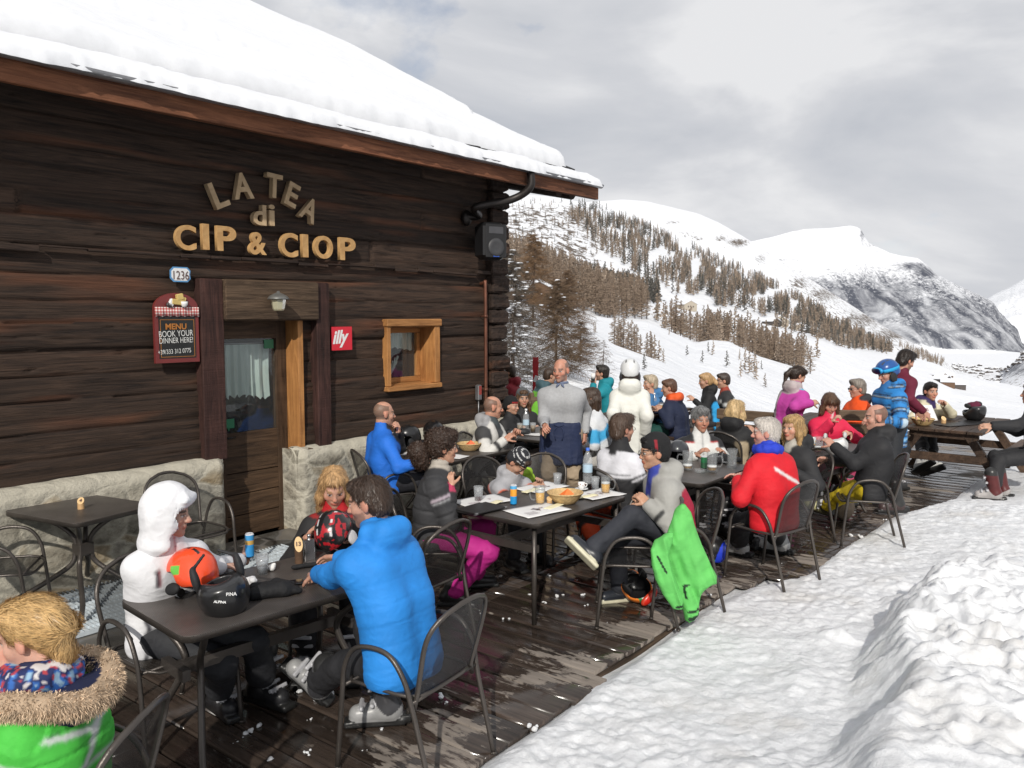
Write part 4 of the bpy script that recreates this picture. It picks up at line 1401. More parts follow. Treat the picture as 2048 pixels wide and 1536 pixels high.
def snow_slab(name, x0, x1, s0, s1, hfun, seed, st=.06, edge=.12, mat='snow'):
 """snow lying on the roof between run s0 and s1, rounded at its rim"""
 X = np.arange(x0, x1 + st * .5, st); S = np.concatenate([np.arange(s0, min(s1, s0 + 1.2), st * .6), np.arange(s0 + 1.2, s1 + .01, .15)]) if s1 > s0 + 1.2 else np.arange(s0, s1 + .01, st * .5)
 xx, ss = np.meshgrid(X, S, indexing='ij')
 xf_, sf = xx.ravel(), ss.ravel()
 q = np.stack([xf_ * 1.6, sf * 1.6, xf_ * 0], 1)
 rag = .045 * fbm(q * 1.3, 3, seed) + .022 * fbm(q * 9, 3, seed + 1)
 e = np.minimum(np.minimum((sf - s0) + 0, x1 - xf_), s1 - sf + .3)
 e = np.maximum(e, 0)
 rim = np.sqrt(np.clip(1 - (1 - np.clip(e / edge, 0, 1)) ** 2, 0, 1))
 h = hfun(xf_, sf) * rim + .02 * fbm(q, 3, seed + 5) * rim + .010 * fbm(q * 9, 3, seed + 6) * np.clip(1.2 - (sf - s0) * 1.2, 0, 1) * rim
 push = np.where(sf - s0 < .3, -rag * (1 - (sf - s0) / .3), 0)
 Vt = np.stack([xf_ + np.where(x1 - xf_ < .2, rag * .6, 0), -EW + .02 + sf + push, FZ1 + .07 + (sf + push) * TANP + h], 1)
 Vb = Vt.copy(); Vb[:, 2] = FZ1 + .06 + (sf + push) * TANP - .0
 a, b = len(X), len(S)
 I = np.arange(a * b).reshape(a, b)
 Q = np.stack([I[:-1, :-1], I[1:, :-1], I[1:, 1:], I[:-1, 1:]], -1).reshape(-1, 4)
 rimi = np.concatenate([I[:, 0], I[-1, 1:], I[::-1, -1][1:], I[0, ::-1][1:]])
 n = len(Vt)
 V = np.concatenate([Vt, Vb[rimi]])
 m_ = len(rimi)
 k = np.arange(m_)
 Q2 = np.stack([rimi[k], n + k, n + (k + 1) % m_, rimi[(k + 1) % m_]], 1)
 return obj(name, np_mesh(name, V, np.concatenate([Q, Q2])), M[mat], roof)
def hf_main(x, s):
 return .20 + .13 * np.clip((s - .9) / .25, 0, 1) + .05 * np.exp(-((s - 5) / 2.0) ** 2) + .05 * vnoise(np.stack([x * .5, s * .5, x * 0], 1), 3)
def hf_up(x, s):
 return .30 + .10 * np.exp(-((s - 5) / 2.2) ** 2) + .05 * vnoise(np.stack([x * .4, s * .5, x * 0], 1), 3)
snow_slab('roof_snow', ET, RT - .12, .40, 3.2, lambda x, s: .20 + .03 * vnoise(np.stack([x * .8, s * .8, x * 0], 1), 4), 3)
snow_slab('roof_snow', ET, RT - .45, 1.75, SL, hf_up, 23, edge=.16)
snow_slab('gutter_snow', ET, RT - .06, -.135, .10, lambda x, s: .085 + .02 * vnoise(np.stack([x * 2, s, x * 0], 1), 9), 6, .04, .07)
m = MB()
t0, z0 = W(1060, 372, EW + .05); a0 = Vector((t0, -EW - .05, FZ1 - .05))
t1, z1 = W(1060, 400, EW * .7); te, ze = W(937, 432, .10)
m.tube(spline([(t0, -EW - .06, FZ0 + .16), (t0, -EW - .05, FZ0 - .03), (t0 - .12, -EW * .8, FZ0 - .17), (t0 - .5, -EW * .45, FZ0 - .28), (te + .12, -.16, ze + .01), (te, -.09, ze - .01), (te, .0, ze - .02)], 6), .048, 10)
m.sphere((te, -.07, ze - .02), (.075, .06, .10), 12, 8)
m.build('rain_pipe', M['darkpipe'], roof)
for xx in (RT - .55, RT - .85):
 m = MB(); m.tube([(xx, -EW + .05, FZ0 + .02), (xx, .4, FZ0 + .25)], .075, 10); m.build('purlin_end', M['log'], roof)
m = MB()
m.add([(T_R - .03, .02, 0), (T_R - .03, SL, 0), (T_R - .03, SL, 4.0 + SL * TANP * .9), (T_R - .03, .02, 4.0)], [(0, 1, 2, 3)])
m.box((T_R - .1, .06, 2.2), (.07, .05, 2.1))
HB('gable_wall', m, M['log'])
rt_, rz_ = 0, 0
ae = empty('roof_aerial', (0, 0, 0)); ae.parent = house
ap = D(510, 23, 15.3)
lp = Vector(HM.inverted() @ Vector(ap))
m = MB(); m.tube([lp + Vector((-.16, 0, -.9)), lp + Vector((-.16, 0, .05))], .02, 6); m.tube([lp + Vector((-.26, 0, -.9)), lp + Vector((-.26, 0, .03))], .02, 6); m.build('mast', M['zinc'], ae)
m = MB(); m.tube([lp + Vector((-.28, 0, 0)), lp + Vector((.24, 0, 0))], .035, 8)
for i in range(6):
 xx = -.2 + i * .075
 m.tube([lp + Vector((xx, 0, -.07)), lp + Vector((xx, 0, .10))], .008, 5)
m.build('boom', M['zinc'], ae)
m = MB(); m.sphere(lp + Vector((-.02, 0, .035)), (.25, .05, .055), 14, 8); m.build('snow_cap', M['snow'], ae)
# terrace boards, paving, snow
EDGE = 4.36
def deck():
 rg = random.Random(2)
 V, Q, tint, dry = [], [], [], []
 def board(t0, t1, n0, n1, z):
  k = len(V)
  a = rg.random()
  ns = np.linspace(n0, n1, max(2, int((n1 - n0) / .25)))
  for n in ns:
   for (x, zz) in ((t0, z - .03), (t0 + .004, z - .001), (t0 + .010, z), (t1 - .010, z), (t1 - .004, z - .001), (t1, z - .03)):
    V.append((x, -n, zz))
    tint.append(a)
    s = min(max((n - 2.6) / 1.6, 0), 1)
    near = min(max((2.2 - x) / 2.5, 0), 1)
    dry.append(-.04 + .17 * s * s + .02 * near * s - (.05 if n > EDGE - .10 and x > -2 else 0))
  for i in range(len(ns) - 1):
   for j in range(5):
    b = k + i * 6 + j
    Q.append((b, b + 1, b + 7, b + 6))
  e = k + (len(ns) - 1) * 6
  Q.append((e, e + 1, e + 2, e + 3)); Q.append((e, e + 3, e + 4, e + 5))
 t = -7.0
 while t < 11.2:
  wd = .182
  n0 = 1.75 if t < .9 else (.05 if t < T_R + .1 else -4.5)
  e = EDGE + rg.uniform(-.012, .012) + (.25 if t > 2.2 else 0) + (.42 if t > 5.6 else 0) - (.12 if -.2 < t < 1.9 else 0)
  z = rg.uniform(-.003, .003)
  cut = 2.9 + (0 if int(t / .15) % 2 else .0)
  if n0 < cut:
   board(t, t + wd, n0, cut - .003, z)
   board(t, t + wd, cut + .003, e, z + rg.uniform(-.002, .002))
  else:
   board(t, t + wd, n0, e, z)
  t += wd + .013
 Q = np.array(Q)[:, ::-1]
 o = obj('terrace_deck', np_mesh('terrace_deck', V, Q, smooth=False, attr={'tint': tint, 'dryness': dry}), M['deck'], mtx=HM)
 tag(o, kind='structure')
 m = MB()
 m.box((2, -EDGE + .18, -.13), (9.2, .03, .09)); m.box((2, -2.0, -.16), (9.2, .05, .06))
 tag(m.build('deck_joist', M['lintel'], mtx=HM), kind='structure')
 m = MB(); m.box((2, -2.0, -.4), (9.3, 6.8, .15))
 tag(m.build('under_deck_ground', M['room'], mtx=HM), kind='structure')
deck()
m = MB(); m.box((-3.1, -.90, -.045), (4.0, .90, .03)); tag(m.build('paving', M['paving'], mtx=HM), kind='structure')
ds = empty('door_step', WL((dL + dR) / 2, .05, 0), WROT, 'grey stone door step below the brown hut door', 'step')
m = MB(); m.box((0, -.12, .0), ((dR - dL) / 2 + .10, .22, .03), bev=.012); m.build('tread', M['paving'], ds)
tm, _ = 0, 0
mp = G(545, 1092, .0); rel = mp - ORG
m = MB(); m.box((0, 0, 0), (.85, .33, .008), bev=.006)
for i in range(24):
 m.box((-.81 + i * .07, 0, .010), (.006, .31, .003))
o = m.build('door_mat', M['black'], loc=(mp[0], mp[1], .0), rot=(0, 0, WROT)); tag(o, 'black ribbed rubber mat in front of the hut door', 'door mat')
def grating():
 m = MB()
 a, b = 1.55, .52
 for i in range(int(2 * a / .034)):
  m.box((-a + i * .034, 0, 0), (.002, b, .012))
 for i in range(int(2 * b / .10) + 1):
  m.box((0, -b + i * .10, .001), (a, .003, .010))
 for s in (-1, 1):
  m.box((s * a, 0, 0), (.004, b, .014)); m.box((0, s * b, 0), (a, .004, .014))
 p = G(255, 1195, 0)
 o = m.build('floor_grating', plain('galvanised_steel', (.62, .68, .72), .45, .15, .2), loc=(p[0] + .05, p[1] + .05, .012), rot=(0, 0, WROT))
 tag(o, 'galvanised steel floor grating along the foot of the stone wall', 'grating')
grating()
def sstep(x, a, b):
 q = np.clip((x - a) / (b - a), 0, 1)
 return q * q * (3 - 2 * q)
BT_, BN_ = [-4.6, -2.5, -1.4, -.6, 0, .4, 1.1, 2.2, 2.8, 4.0, 4.5, 7], [6.3, 6.0, 5.85, 5.72, 5.63, 5.58, 5.51, 5.46, 5.6, 5.85, 6.0, 6.6]
def snow_height(t, n):
 o = np.zeros_like(t)
 p = np.stack([t, n, o], 1)
 rag = .20 * fbm(p * 1.1, 4, 3) + .05 * fbm(p * 6, 2, 8)
 lip = np.interp(t, [-4.6, -3.5, -1.4, -.8, 0, .7, 1.3, 2.0, 2.6, 3.9, 5.3, 6.0, 6.6, 8.3, 10, 15], [4.2, 4.3, 4.36, 4.34, 4.22, 4.22, 4.22, 4.28, 4.50, 4.54, 4.60, 4.76, 4.92, 4.95, 4.8, 4.5]) + rag * .38
 low = -.055 - .05 * np.exp(-((t - .4) / .7) ** 2)
 path = low + (.012 - low) * sstep(n, lip - .05, lip + .16)
 path += .05 * sstep(n, 4.6, 5.8)
 trod = .020 * fbm(p * 3.0, 4, 21) - .014 * np.abs(fbm(p * 5.2, 3, 27)) + .012 * fbm(p * 13, 3, 29) + .012 * np.abs(fbm(p * 26, 2, 33))
 bankn = np.interp(t, BT_, BN_) + .22 * fbm(p * .9, 3, 41) + .08 * fbm(p * 3.2, 2, 43)
 b = sstep(n, bankn, bankn + .38)
 amp = (1 - sstep(t, 2.4, 5.2)) * .27 + .05
 bil = 1 - np.abs(fbm(p * 1.5, 4, 51)) * 2
 bank = b * amp * (.9 + .22 * fbm(p * 1.3, 3, 51)) + b * .030 * fbm(p * 5.5, 3, 57)
 crumb = np.clip(fbm(p * .9, 2, 81) * 2.2 + .45, 0, 1)
 cl_ = (1 - np.abs(fbm(p * 4.4, 2, 61)) * 2.4); cl2 = (1 - np.abs(fbm(p * 9.5, 2, 62)) * 2.4)
 clump = b * crumb * (.055 * np.clip(cl_, -.3, 1) + .035 * np.clip(cl2, -.3, 1) + .016 * fbm(p * 24, 2, 63))
 foot = np.exp(-((n - bankn) / .55) ** 2) * (1 - sstep(t, 3, 5.5)) * crumb
 clods = foot * .13 * np.clip(fbm(p * 4.2, 3, 71) - .10, 0, 1)
 pc = .006 * np.clip(1 - np.abs(fbm(p * 7.0, 2, 91)) * 2.6, -.2, 1) + .008 * np.clip(1 - np.abs(fbm(p * 15.0, 2, 92)) * 2.6, -.2, 1)
 trod = trod + pc * np.clip(.6 + fbm(p * 1.2, 2, 93) * 1.6, .15, 1.4)
 z = path + trod * sstep(n, lip, lip + .15) + bank + clump + clods
 far = sstep(t, 9, 13) + sstep(n, 9.5, 12)
 return z - far * .9
def snow_sheet(name, t0, t1, n0, n1, st, drop=0.0):
 T = np.arange(t0, t1 + st * .5, st); N_ = np.arange(n0, n1 + st * .5, st)
 tt, nn = np.meshgrid(T, N_, indexing='ij')
 tf, nf = tt.ravel(), nn.ravel()
 z = snow_height(tf, nf) - drop
 V = np.stack([tf, -nf, z], 1)
 I = np.arange(len(T) * len(N_)).reshape(len(T), len(N_))
 Q = np.stack([I[:-1, :-1], I[:-1, 1:], I[1:, 1:], I[1:, :-1]], -1).reshape(-1, 4)
 tag(obj(name, np_mesh(name, V, Q), M['packed'], mtx=HM), kind='structure')
snow_sheet('snow_ground', -4.6, 6.5, 3.9, 8.2, .017)
snow_sheet('snow_ground', 6.49, 15, 3.9, 8.2, .06)
snow_sheet('snow_ground', -5, 15, 8.19, 13, .12)
def lumps():
 """bits of snow and ice trodden onto the boards"""
 rg = random.Random(9)
 m = MB()
 spots = [(500, 1465, .05), (470, 1485, .02), (615, 1505, .02), (1070, 1452, .045), (1010, 1238, .03), (960, 1225, .03), (1120, 1195, .05), (1090, 1205, .04), (1165, 1190, .03), (1155, 1160, .025), (1100, 1150, .03), (1215, 1245, .014), (1175, 1210, .02),
    (880, 1395, .05), (850, 1370, .04), (640, 1395, .05), (600, 1385, .05), (570, 1370, .04), (620, 1440, .015), (890, 1405, .03), (760, 1455, .03), (1700, 1072, .06), (1720, 1075, .05), (1560, 1125, .02), (1660, 1055, .03), (1690, 1025, .04), (1640, 1020, .03),
    (1770, 1040, .03), (1590, 1060, .02), (1500, 1150, .02), (1420, 1190, .02), (1120, 1110, .04), (1180, 1120, .03), (1060, 1190, .02), (1420, 1075, .02), (1340, 1240, .015), (730, 1500, .015), (540, 1520, .015), (1180, 1000, .05), (1150, 1010, .05), (1120, 990, .05)]
 for (u, v, r_) in spots:
  p = G(u, v, 0)
  for k in range(rg.randint(2, 5)):
   q = r_ * rg.uniform(.12, .45)
   a = rg.uniform(0, 2 * PI); d = r_ * rg.uniform(0, 1.3)
   m.sphere((p[0] + d * math.cos(a), p[1] + d * math.sin(a) * 1.2, q * .3), (q, q * rg.uniform(.7, 1.2), q * rg.uniform(.4, .8)), 8, 6)
 o = m.build('snow_bits', M['packed'])
 tx = bpy.data.textures.new('lump', 'CLOUDS'); tx.noise_scale = .03
 s_ = o.modifiers.new('s', 'SUBSURF'); s_.levels = s_.render_levels = 1
 d_ = o.modifiers.new('d', 'DISPLACE'); d_.texture = tx; d_.strength = .025
 tag(o, 'scattered crumbs of trodden snow on the dark boards', 'snow', kind='stuff')
lumps()
# mountains
def pl(pts):
 a = np.array(pts, float)
 return lambda u: np.interp(u, a[:, 0], a[:, 1])
vA = pl([(600, 560), (1000, 600), (1100, 622), (1165, 652), (1230, 690), (1320, 722), (1400, 760), (1470, 792), (1560, 828), (1700, 862), (1900, 885), (2100, 895), (2700, 900)])
vC = pl([(600, 520), (1000, 590), (1100, 615), (1190, 633), (1294, 643), (1335, 660), (1390, 684), (1420, 679), (1455, 682), (1518, 712), (1582, 731), (1640, 760), (1700, 800), (1800, 845), (1900, 865), (2100, 875), (2700, 880)])
vD = pl([(600, 420), (1000, 500), (1100, 530), (1200, 575), (1300, 600), (1400, 622), (1500, 642), (1560, 654), (1637, 671), (1719, 701), (1790, 710), (1864, 725), (1910, 745), (1965, 758), (2048, 775), (2200, 800), (2700, 820)])
vE = pl([(600, 380), (1010, 400), (1060, 394), (1110, 399), (1150, 406), (1190, 416), (1250, 440), (1300, 462), (1360, 490), (1430, 520), (1500, 548), (1560, 576), (1620, 610), (1700, 655), (1760, 688), (1800, 705), (1860, 726), (1910, 760), (1960, 800), (2048, 850), (2700, 850)])
vF = pl([(600, 440), (1100, 418), (1160, 411), (1200, 407), (1240, 403), (1290, 407), (1330, 416), (1390, 430), (1430, 447), (1480, 475), (1520, 500), (1560, 525), (1620, 562), (1700, 612), (1760, 650), (1830, 690), (1880, 714), (1920, 748), (1960, 764), (1990, 768), (2012, 738), (2048, 700), (2200, 620), (2700, 560)])
vG = pl([(600, 520), (1400, 500), (1480, 492), (1520, 484), (1545, 477), (1575, 468), (1600, 464), (1640, 462), (1665, 459), (1690, 456), (1703, 458), (1712, 463), (1718, 475), (1727, 490), (1750, 503), (1770, 512), (1800, 517), (1825, 521), (1838, 530), (1850, 540), (1860, 550), (1885, 563), (1920, 580), (1960, 598), (1978, 608), (1992, 632), (2015, 660), (2040, 685), (2060, 697), (2700, 705)])
vH = pl([(600, 640), (1850, 645), (1940, 614), (1980, 592), (2010, 577), (2048, 553), (2120, 520), (2250, 470), (2700, 430)])
def zv(v, y):
 return CAMZ + (630 - v) / 1660 * y
VZ = -172.0
def mountains():
 U = np.concatenate([np.arange(700, 985, 12), np.arange(985, 2120, 2.2), np.arange(2120, 2700, 12)])
 def rows(u):
  rt = sstep(u, 1560, 1680)
  val = lambda y: np.full_like(u, VZ)
  R_ = [(9, np.full_like(u, -1.1)), (16, np.full_like(u, -1.1)), (24, np.full_like(u, -1.9) - .6 * sstep(u, 1300, 1700)),
    (70, zv(vA(u), 70)), (84, zv(vA(u) + 16, 84)), (190, zv(vC(u), 190)), (225, zv(vC(u) + 10, 225)), (520, zv(vD(u), 520)),
    (600, zv(vD(u) + rt * 14 - (1 - rt) * 6, 600)), (1300, np.maximum(zv(vE(u), 1300), VZ)), (1480, np.maximum(zv(vE(u) + 10, 1480), VZ)),
    (2300, np.maximum(zv(vF(u), 2300), VZ)), (2650, np.maximum(zv(vF(u) + 22, 2650), VZ)), (3300, np.maximum(zv(np.maximum(vF(u) + 60, 690), 3300), VZ)), (3800, val(0)),
    (4400, zv(np.maximum(vG(u), 560) * .55 + .45 * 705, 4400)), (5200, zv(vG(u), 5200)), (5700, zv(vG(u) + 30, 5700)), (6300, zv(np.full_like(u, 700), 6300)), (8200, zv(vH(u), 8200)), (9500, zv(vH(u) + 60, 9500))]
  return R_
 R_ = rows(U)
 ys = np.array([r[0] for r in R_], float)
 Z0 = np.stack([r[1] for r in R_], 0)
 Y = np.exp(np.concatenate([np.linspace(math.log(a), math.log(b), n, endpoint=False) for a, b, n in zip(ys[:-1], ys[1:], [4, 6, 24, 8, 26, 10, 34, 10, 60, 12, 34, 10, 8, 6, 22, 46, 8, 8, 24, 4])] + [[math.log(ys[-1])]]))
 ly = np.log(Y); lk = np.log(ys)
 Z = np.empty((len(Y), len(U)))
 k = np.clip(np.searchsorted(lk, ly, 'right') - 1, 0, len(ys) - 2)
 f = (Y - ys[k]) / (ys[k + 1] - ys[k])
 f = np.clip(f, 0, 1)
 Z = Z0[k] * (1 - f)[:, None] + Z0[k + 1] * f[:, None]
 X = (U[None, :] - CX) / F * Y[:, None] * 1.003
 YY = np.repeat(Y[:, None], len(U), 1)
 p = np.stack([X.ravel(), YY.ravel(), Z.ravel() * .6], 1)
 yy = YY.ravel()
 s = 1.0 / (yy * .045 + 2)
 big = fbm(np.stack([p[:, 0] / 60, p[:, 1] / 90, p[:, 2] / 60], 1), 4, 3) * np.clip((yy - 60) / 150, 0, 1) * 2.2
 far = fbm(p / 260, 5, 13) * np.clip((yy - 500) / 900, 0, 1) * 13
 rid = (1 - 2 * np.abs(fbm(p / 420, 5, 19))) * np.clip((yy - 3300) / 900, 0, 1) * 78
 crest = np.ones(len(yy))
 for yc, wd in ((520, .10), (1300, .07), (2300, .07), (5200, .05), (8200, .05), (70, .15), (190, .1)):
  crest *= 1 - .80 * np.exp(-(np.log(yy / yc) / wd) ** 2)
 flat = np.clip((Z.ravel() - VZ) / 25, 0.04, 1)
 flat = np.where(yy > 1300, flat, 1)
 Zn = Z.ravel() + (big + far + rid) * crest * flat
 V = np.stack([X.ravel(), yy, Zn], 1)
 ny, nu = len(Y), len(U)
 I = np.arange(ny * nu).reshape(ny, nu)
 Q = np.stack([I[:-1, :-1], I[:-1, 1:], I[1:, 1:], I[1:, :-1]], -1).reshape(-1, 4)
 uu = np.repeat(U[None, :], ny, 0).ravel()
 vv = 630 - (Zn - CAMZ) / yy * 1660
 scrub = np.zeros(len(yy)); forest = np.zeros(len(yy))
 m = (yy > 560) & (yy < 1330)
 scrub[m] = .42 * sstep(uu[m], 1260, 1150) * sstep(vv[m], 398, 430) + .10
 m = (yy >= 1480) & (yy < 2450)
 scrub[m] = .05 + .30 * sstep(uu[m], 1480, 1640)
 for (cu, cv, ru, rv, a) in ((1340, 447, 14, 5, .5), (1365, 470, 16, 6, .5), (1390, 480, 16, 6, .5), (1435, 479, 12, 6, .6), (1470, 487, 22, 9, .8), (1545, 500, 14, 9, .6), (1515, 520, 12, 10, .5), (1590, 568, 16, 10, .45), (1640, 590, 30, 12, .35), (1720, 640, 40, 14, .35), (1780, 670, 36, 12, .4)):
  q = ((uu - cu) / ru) ** 2 + ((vv - cv) / rv) ** 2
  scrub += np.where(m, a * np.exp(-q), 0)
 m = (yy >= 3850) & (yy < 5600)
 lim = np.interp(uu, [1500, 1640, 1700, 1760, 1860, 1990, 2050], [560, 562, 556, 556, 562, 610, 640])
 forest[m] = .13 + .74 * sstep(vv[m], lim[m] - 60, lim[m] + 35)
 for (cu, cv, ru, rv, a) in ((1715, 470, 9, 16, .55), (1735, 492, 20, 7, .4), (1815, 532, 28, 7, .6), (1845, 545, 18, 9, .7), (1742, 505, 12, 5, .3), (1620, 475, 26, 4, .3), (1600, 495, 60, 5, .22), (1560, 520, 40, 6, .25), (1900, 692, 40, 8, .25), (1740, 600, 40, 14, .2), (1850, 590, 40, 10, -.2), (1800, 640, 50, 10, -.15)):
  q = ((uu - cu) / ru) ** 2 + ((vv - cv) / rv) ** 2
  forest += np.where(m, a * np.exp(-q), 0)
 m = (yy >= 6300)
 forest[m] = .33
 m = (uu > 1995) & (yy > 1700) & (yy < 2700)
 forest[m] = .75 * sstep(vv[m], 770, 740)
 me = np_mesh('hills', V, Q, attr={'scrub': scrub, 'forest': forest})
 t = NT('snowy_mountain_ground')
 v = t.mapping('Object')
 a1 = t.n('ShaderNodeAttribute', attribute_name='scrub'); a2 = t.n('ShaderNodeAttribute', attribute_name='forest')
 nf = t.noise(.11, 6, .68, t.mapping('Object', (1, .5, 1.3)))
 nc = t.noise(.055, 8, .82, t.mapping('Object', (1.0, .7, 1.2)))
 f1 = t.ramp(t.math('ADD', nf.outputs['Fac'], t.math('MULTIPLY', a1.outputs['Fac'], .40)), [(.69, 0.0), (.76, 1.0)])
 f2 = t.ramp(t.math('ADD', nc.outputs['Fac'], t.math('MULTIPLY', a2.outputs['Fac'], .44)), [(.66, 0.0), (.86, .95)])
 gl = t.noise(.0055, 5, .6, t.mapping('Object', (1.6, .5, .6)), .8)
 f2 = t.math('MULTIPLY', f2, t.ramp(gl.outputs['Fac'], [(.36, .48), (.56, 1.02)]))
 ns = t.noise(.35, 5, .55, v)
 sn = t.ramp(ns.outputs['Fac'], [(.3, (.77, .79, .83)), (.7, (.82, .83, .855))])
 c = t.mix(f1, sn, (.125, .10, .08))
 c = t.mix(f2, c, (.050, .056, .078))
 nb = t.noise(.8, 6, .6, v)
 nb2 = t.noise(.03, 8, .7, v)
 b1 = t.bump(nb.outputs['Fac'], .30, .25)
 t.set(col=c, rough=.75, nrm=t.bump(nb2.outputs['Fac'], .45, 10.0, b1), spec=.2)
 o = obj('hills', me, t.m)
 tag(o, kind='structure')
 return U, Y, Zn.reshape(ny, nu)
HU, HY, HZ = mountains()
def ground(u, y):
 iu = np.clip(np.searchsorted(HU, u) - 1, 0, len(HU) - 2); iy = np.clip(np.searchsorted(HY, y) - 1, 0, len(HY) - 2)
 fu = (u - HU[iu]) / (HU[iu + 1] - HU[iu]); fy = (y - HY[iy]) / (HY[iy + 1] - HY[iy])
 return (HZ[iy, iu] * (1 - fu) + HZ[iy, iu + 1] * fu) * (1 - fy) + (HZ[iy + 1, iu] * (1 - fu) + HZ[iy + 1, iu + 1] * fu) * fy
def gpos(u, y):
 return np.array([(u - CX) / F * y * 1.003, y, float(ground(u, y))])
# trees
M['larch'] = m_attr('larch_twigs', .9, 30, 0, var=.3)
M['trunk'] = plain('larch_bark', (.085, .06, .045), .9, var=.3)
def tree_mesh(seed, H, spread, nbr, twigs, droop=.25, col=(.13, .085, .055), thick=.03, tf=.36):
 """bare conifer: crown of tapering branches that carry twigs (thin 3-sided slivers)"""
 rg = np.random.RandomState(seed)
 V, T, C = [], [], []
 def sliver(a, b, w, c):
  d = b - a
  s = np.cross(d, rg.normal(size=3)); s = s / max(np.linalg.norm(s), 1e-9) * w
  s2 = np.cross(d, s); s2 = s2 / max(np.linalg.norm(s2), 1e-9) * w
  k = len(V)
  V.extend([a + s, a - s * .5 + s2 * .8, a - s * .5 - s2 * .8, b])
  T.extend([(k, k + 1, k + 3), (k + 1, k + 2, k + 3), (k + 2, k, k + 3)])
  cc = np.array(c) * rg.uniform(.65, 1.35)
  C.extend([cc] * 4)
 for i in range(nbr):
  f = (i + rg.rand()) / nbr
  f = .10 + .90 * f ** .9
  z = H * f
  L = spread * ((1 - f) ** .75 * .95 + .06) * rg.uniform(.55, 1.15)
  a = rg.rand() * 2 * PI
  dr = np.array([math.cos(a), math.sin(a), 0])
  p0 = np.array([0, 0, z])
  tip = p0 + dr * L + np.array([0, 0, -droop * L * rg.uniform(.2, 1.3) + .12 * L])
  midp = p0 + dr * L * .5 + np.array([0, 0, -droop * L * .45])
  sliver(p0, midp, thick * (1 - f * .6), col); sliver(midp, tip, thick * .6 * (1 - f * .6), col)
  for k in range(twigs):
   q = rg.uniform(.15, 1.0)
   b0 = p0 + (midp - p0) * (q * 2) if q < .5 else midp + (tip - midp) * (q * 2 - 1)
   ll = L * .38 * rg.uniform(.4, 1.0) * (1.15 - q * .6) + .06 * spread
   d = dr * rg.uniform(.1, .9) + np.array([rg.normal() * .7, rg.normal() * .7, rg.uniform(-.9, .35)])
   d /= np.linalg.norm(d)
   sliver(b0, b0 + d * ll, thick * tf, col)
 return np.array(V), np.array(T), np.array(C)
def trunk_mb(H, r, n=6):
 m = MB()
 m.tube([(0, 0, -1.0), (0, 0, H * .4), (.02 * H, 0, H * .75), (.015 * H, .01 * H, H)], [r * 1.15, r * .8, r * .4, r * .05], n)
 return m
MID = []
for i in range(6):
 dark = i >= 4
 V_, T_, C_ = tree_mesh(100 + i, 10.0, 2.5 if not dark else 1.9, 90, 9, .30, (.31, .235, .175) if not dark else (.115, .108, .090), .11, .75)
 MID.append((np_mesh('crown', V_, None, T_, smooth=False, col=C_), trunk_mb(10.0, .13).mesh('trunk')))
FARM = []
for i in range(6):
 V_, T_, C_ = tree_mesh(200 + i, 10.0, 2.3, 34, 2, .35, (.31, .245, .190) if i < 4 else (.125, .120, .108), .42, .9)
 FARM.append((V_, T_, C_))
def inpoly(u, v, poly):
 c = False
 j = len(poly) - 1
 for i in range(len(poly)):
  (a, b), (x, y) = poly[i], poly[j]
  if (b > v) != (y > v) and u < (x - a) * (v - b) / (y - b) + a:
   c = not c
  j = i
 return c
placed = []    # (u, y, height, kind, region)
rg = random.Random(77)
def wood_area(poly, ylo, yhi, n, h0, h1, kinds, region, bare=0.0):
 us = [p[0] for p in poly]
 k = tries = 0
 while k < n and tries < n * 60:
  tries += 1
  u = rg.uniform(min(us), max(us)); y = math.exp(rg.uniform(math.log(ylo), math.log(yhi)))
  z = ground(u, y)
  v = 630 - (z - CAMZ) / y * 1660
  if not inpoly(u, v, poly):
   continue
  if bare and vnoise(np.array([[u / 22, v / 13, 3.0]]), 5)[0] < bare - .6:
   continue
  placed.append((u, y, rg.uniform(h0, h1), rg.choice(kinds), region))
  k += 1
BR, DK = (0, 1, 2, 3), (4, 5)
wood_area([(1000, 478), (1090, 500), (1160, 535), (1250, 580), (1292, 612), (1292, 640), (1180, 634), (1130, 622), (1000, 610)], 200, 900, 700, 8, 13, BR, 'brown')
wood_area([(1128, 428), (1200, 436), (1250, 441), (1360, 490), (1500, 549), (1620, 611), (1760, 690), (1790, 712), (1700, 697), (1640, 674), (1560, 644), (1500, 628), (1390, 606), (1315, 582), (1240, 530), (1180, 490)], 560, 1330, 1750, 9, 15, BR + DK, 'main', .35)
wood_area([(1150, 540), (1230, 555), (1318, 585), (1314, 614), (1260, 603), (1180, 572)], 400, 1000, 260, 9, 13, DK + (0,), 'dark')
wood_area([(1292, 632), (1340, 645), (1400, 668), (1440, 664), (1500, 688), (1560, 712), (1622, 748), (1600, 752), (1540, 738), (1460, 690), (1400, 694), (1330, 664)], 192, 300, 115, 6.5, 9.5, BR, 'crest')
wood_area([(1400, 655), (1500, 668), (1600, 700), (1640, 720), (1600, 735), (1500, 700), (1420, 680)], 200, 420, 60, 7, 10, BR, 'crest')
wood_area([(1130, 410), (1190, 417), (1255, 442), (1330, 480), (1330, 500), (1240, 470), (1160, 430)], 900, 1320, 110, 8, 13, DK, 'ridge')
wood_area([(1010, 405), (1120, 405), (1200, 470), (1200, 520), (1100, 490), (1010, 470)], 700, 1320, 110, 4, 8, DK + BR, 'scrubby')
wood_area([(1560, 640), (1640, 660), (1720, 692), (1740, 704), (1690, 700), (1610, 672), (1540, 652)], 420, 640, 130, 6, 10, BR + DK, 'lower')
wood_area([(1790, 690), (1850, 705), (1890, 722), (1880, 735), (1830, 722)], 1300, 2300, 130, 9, 15, BR, 'lower')
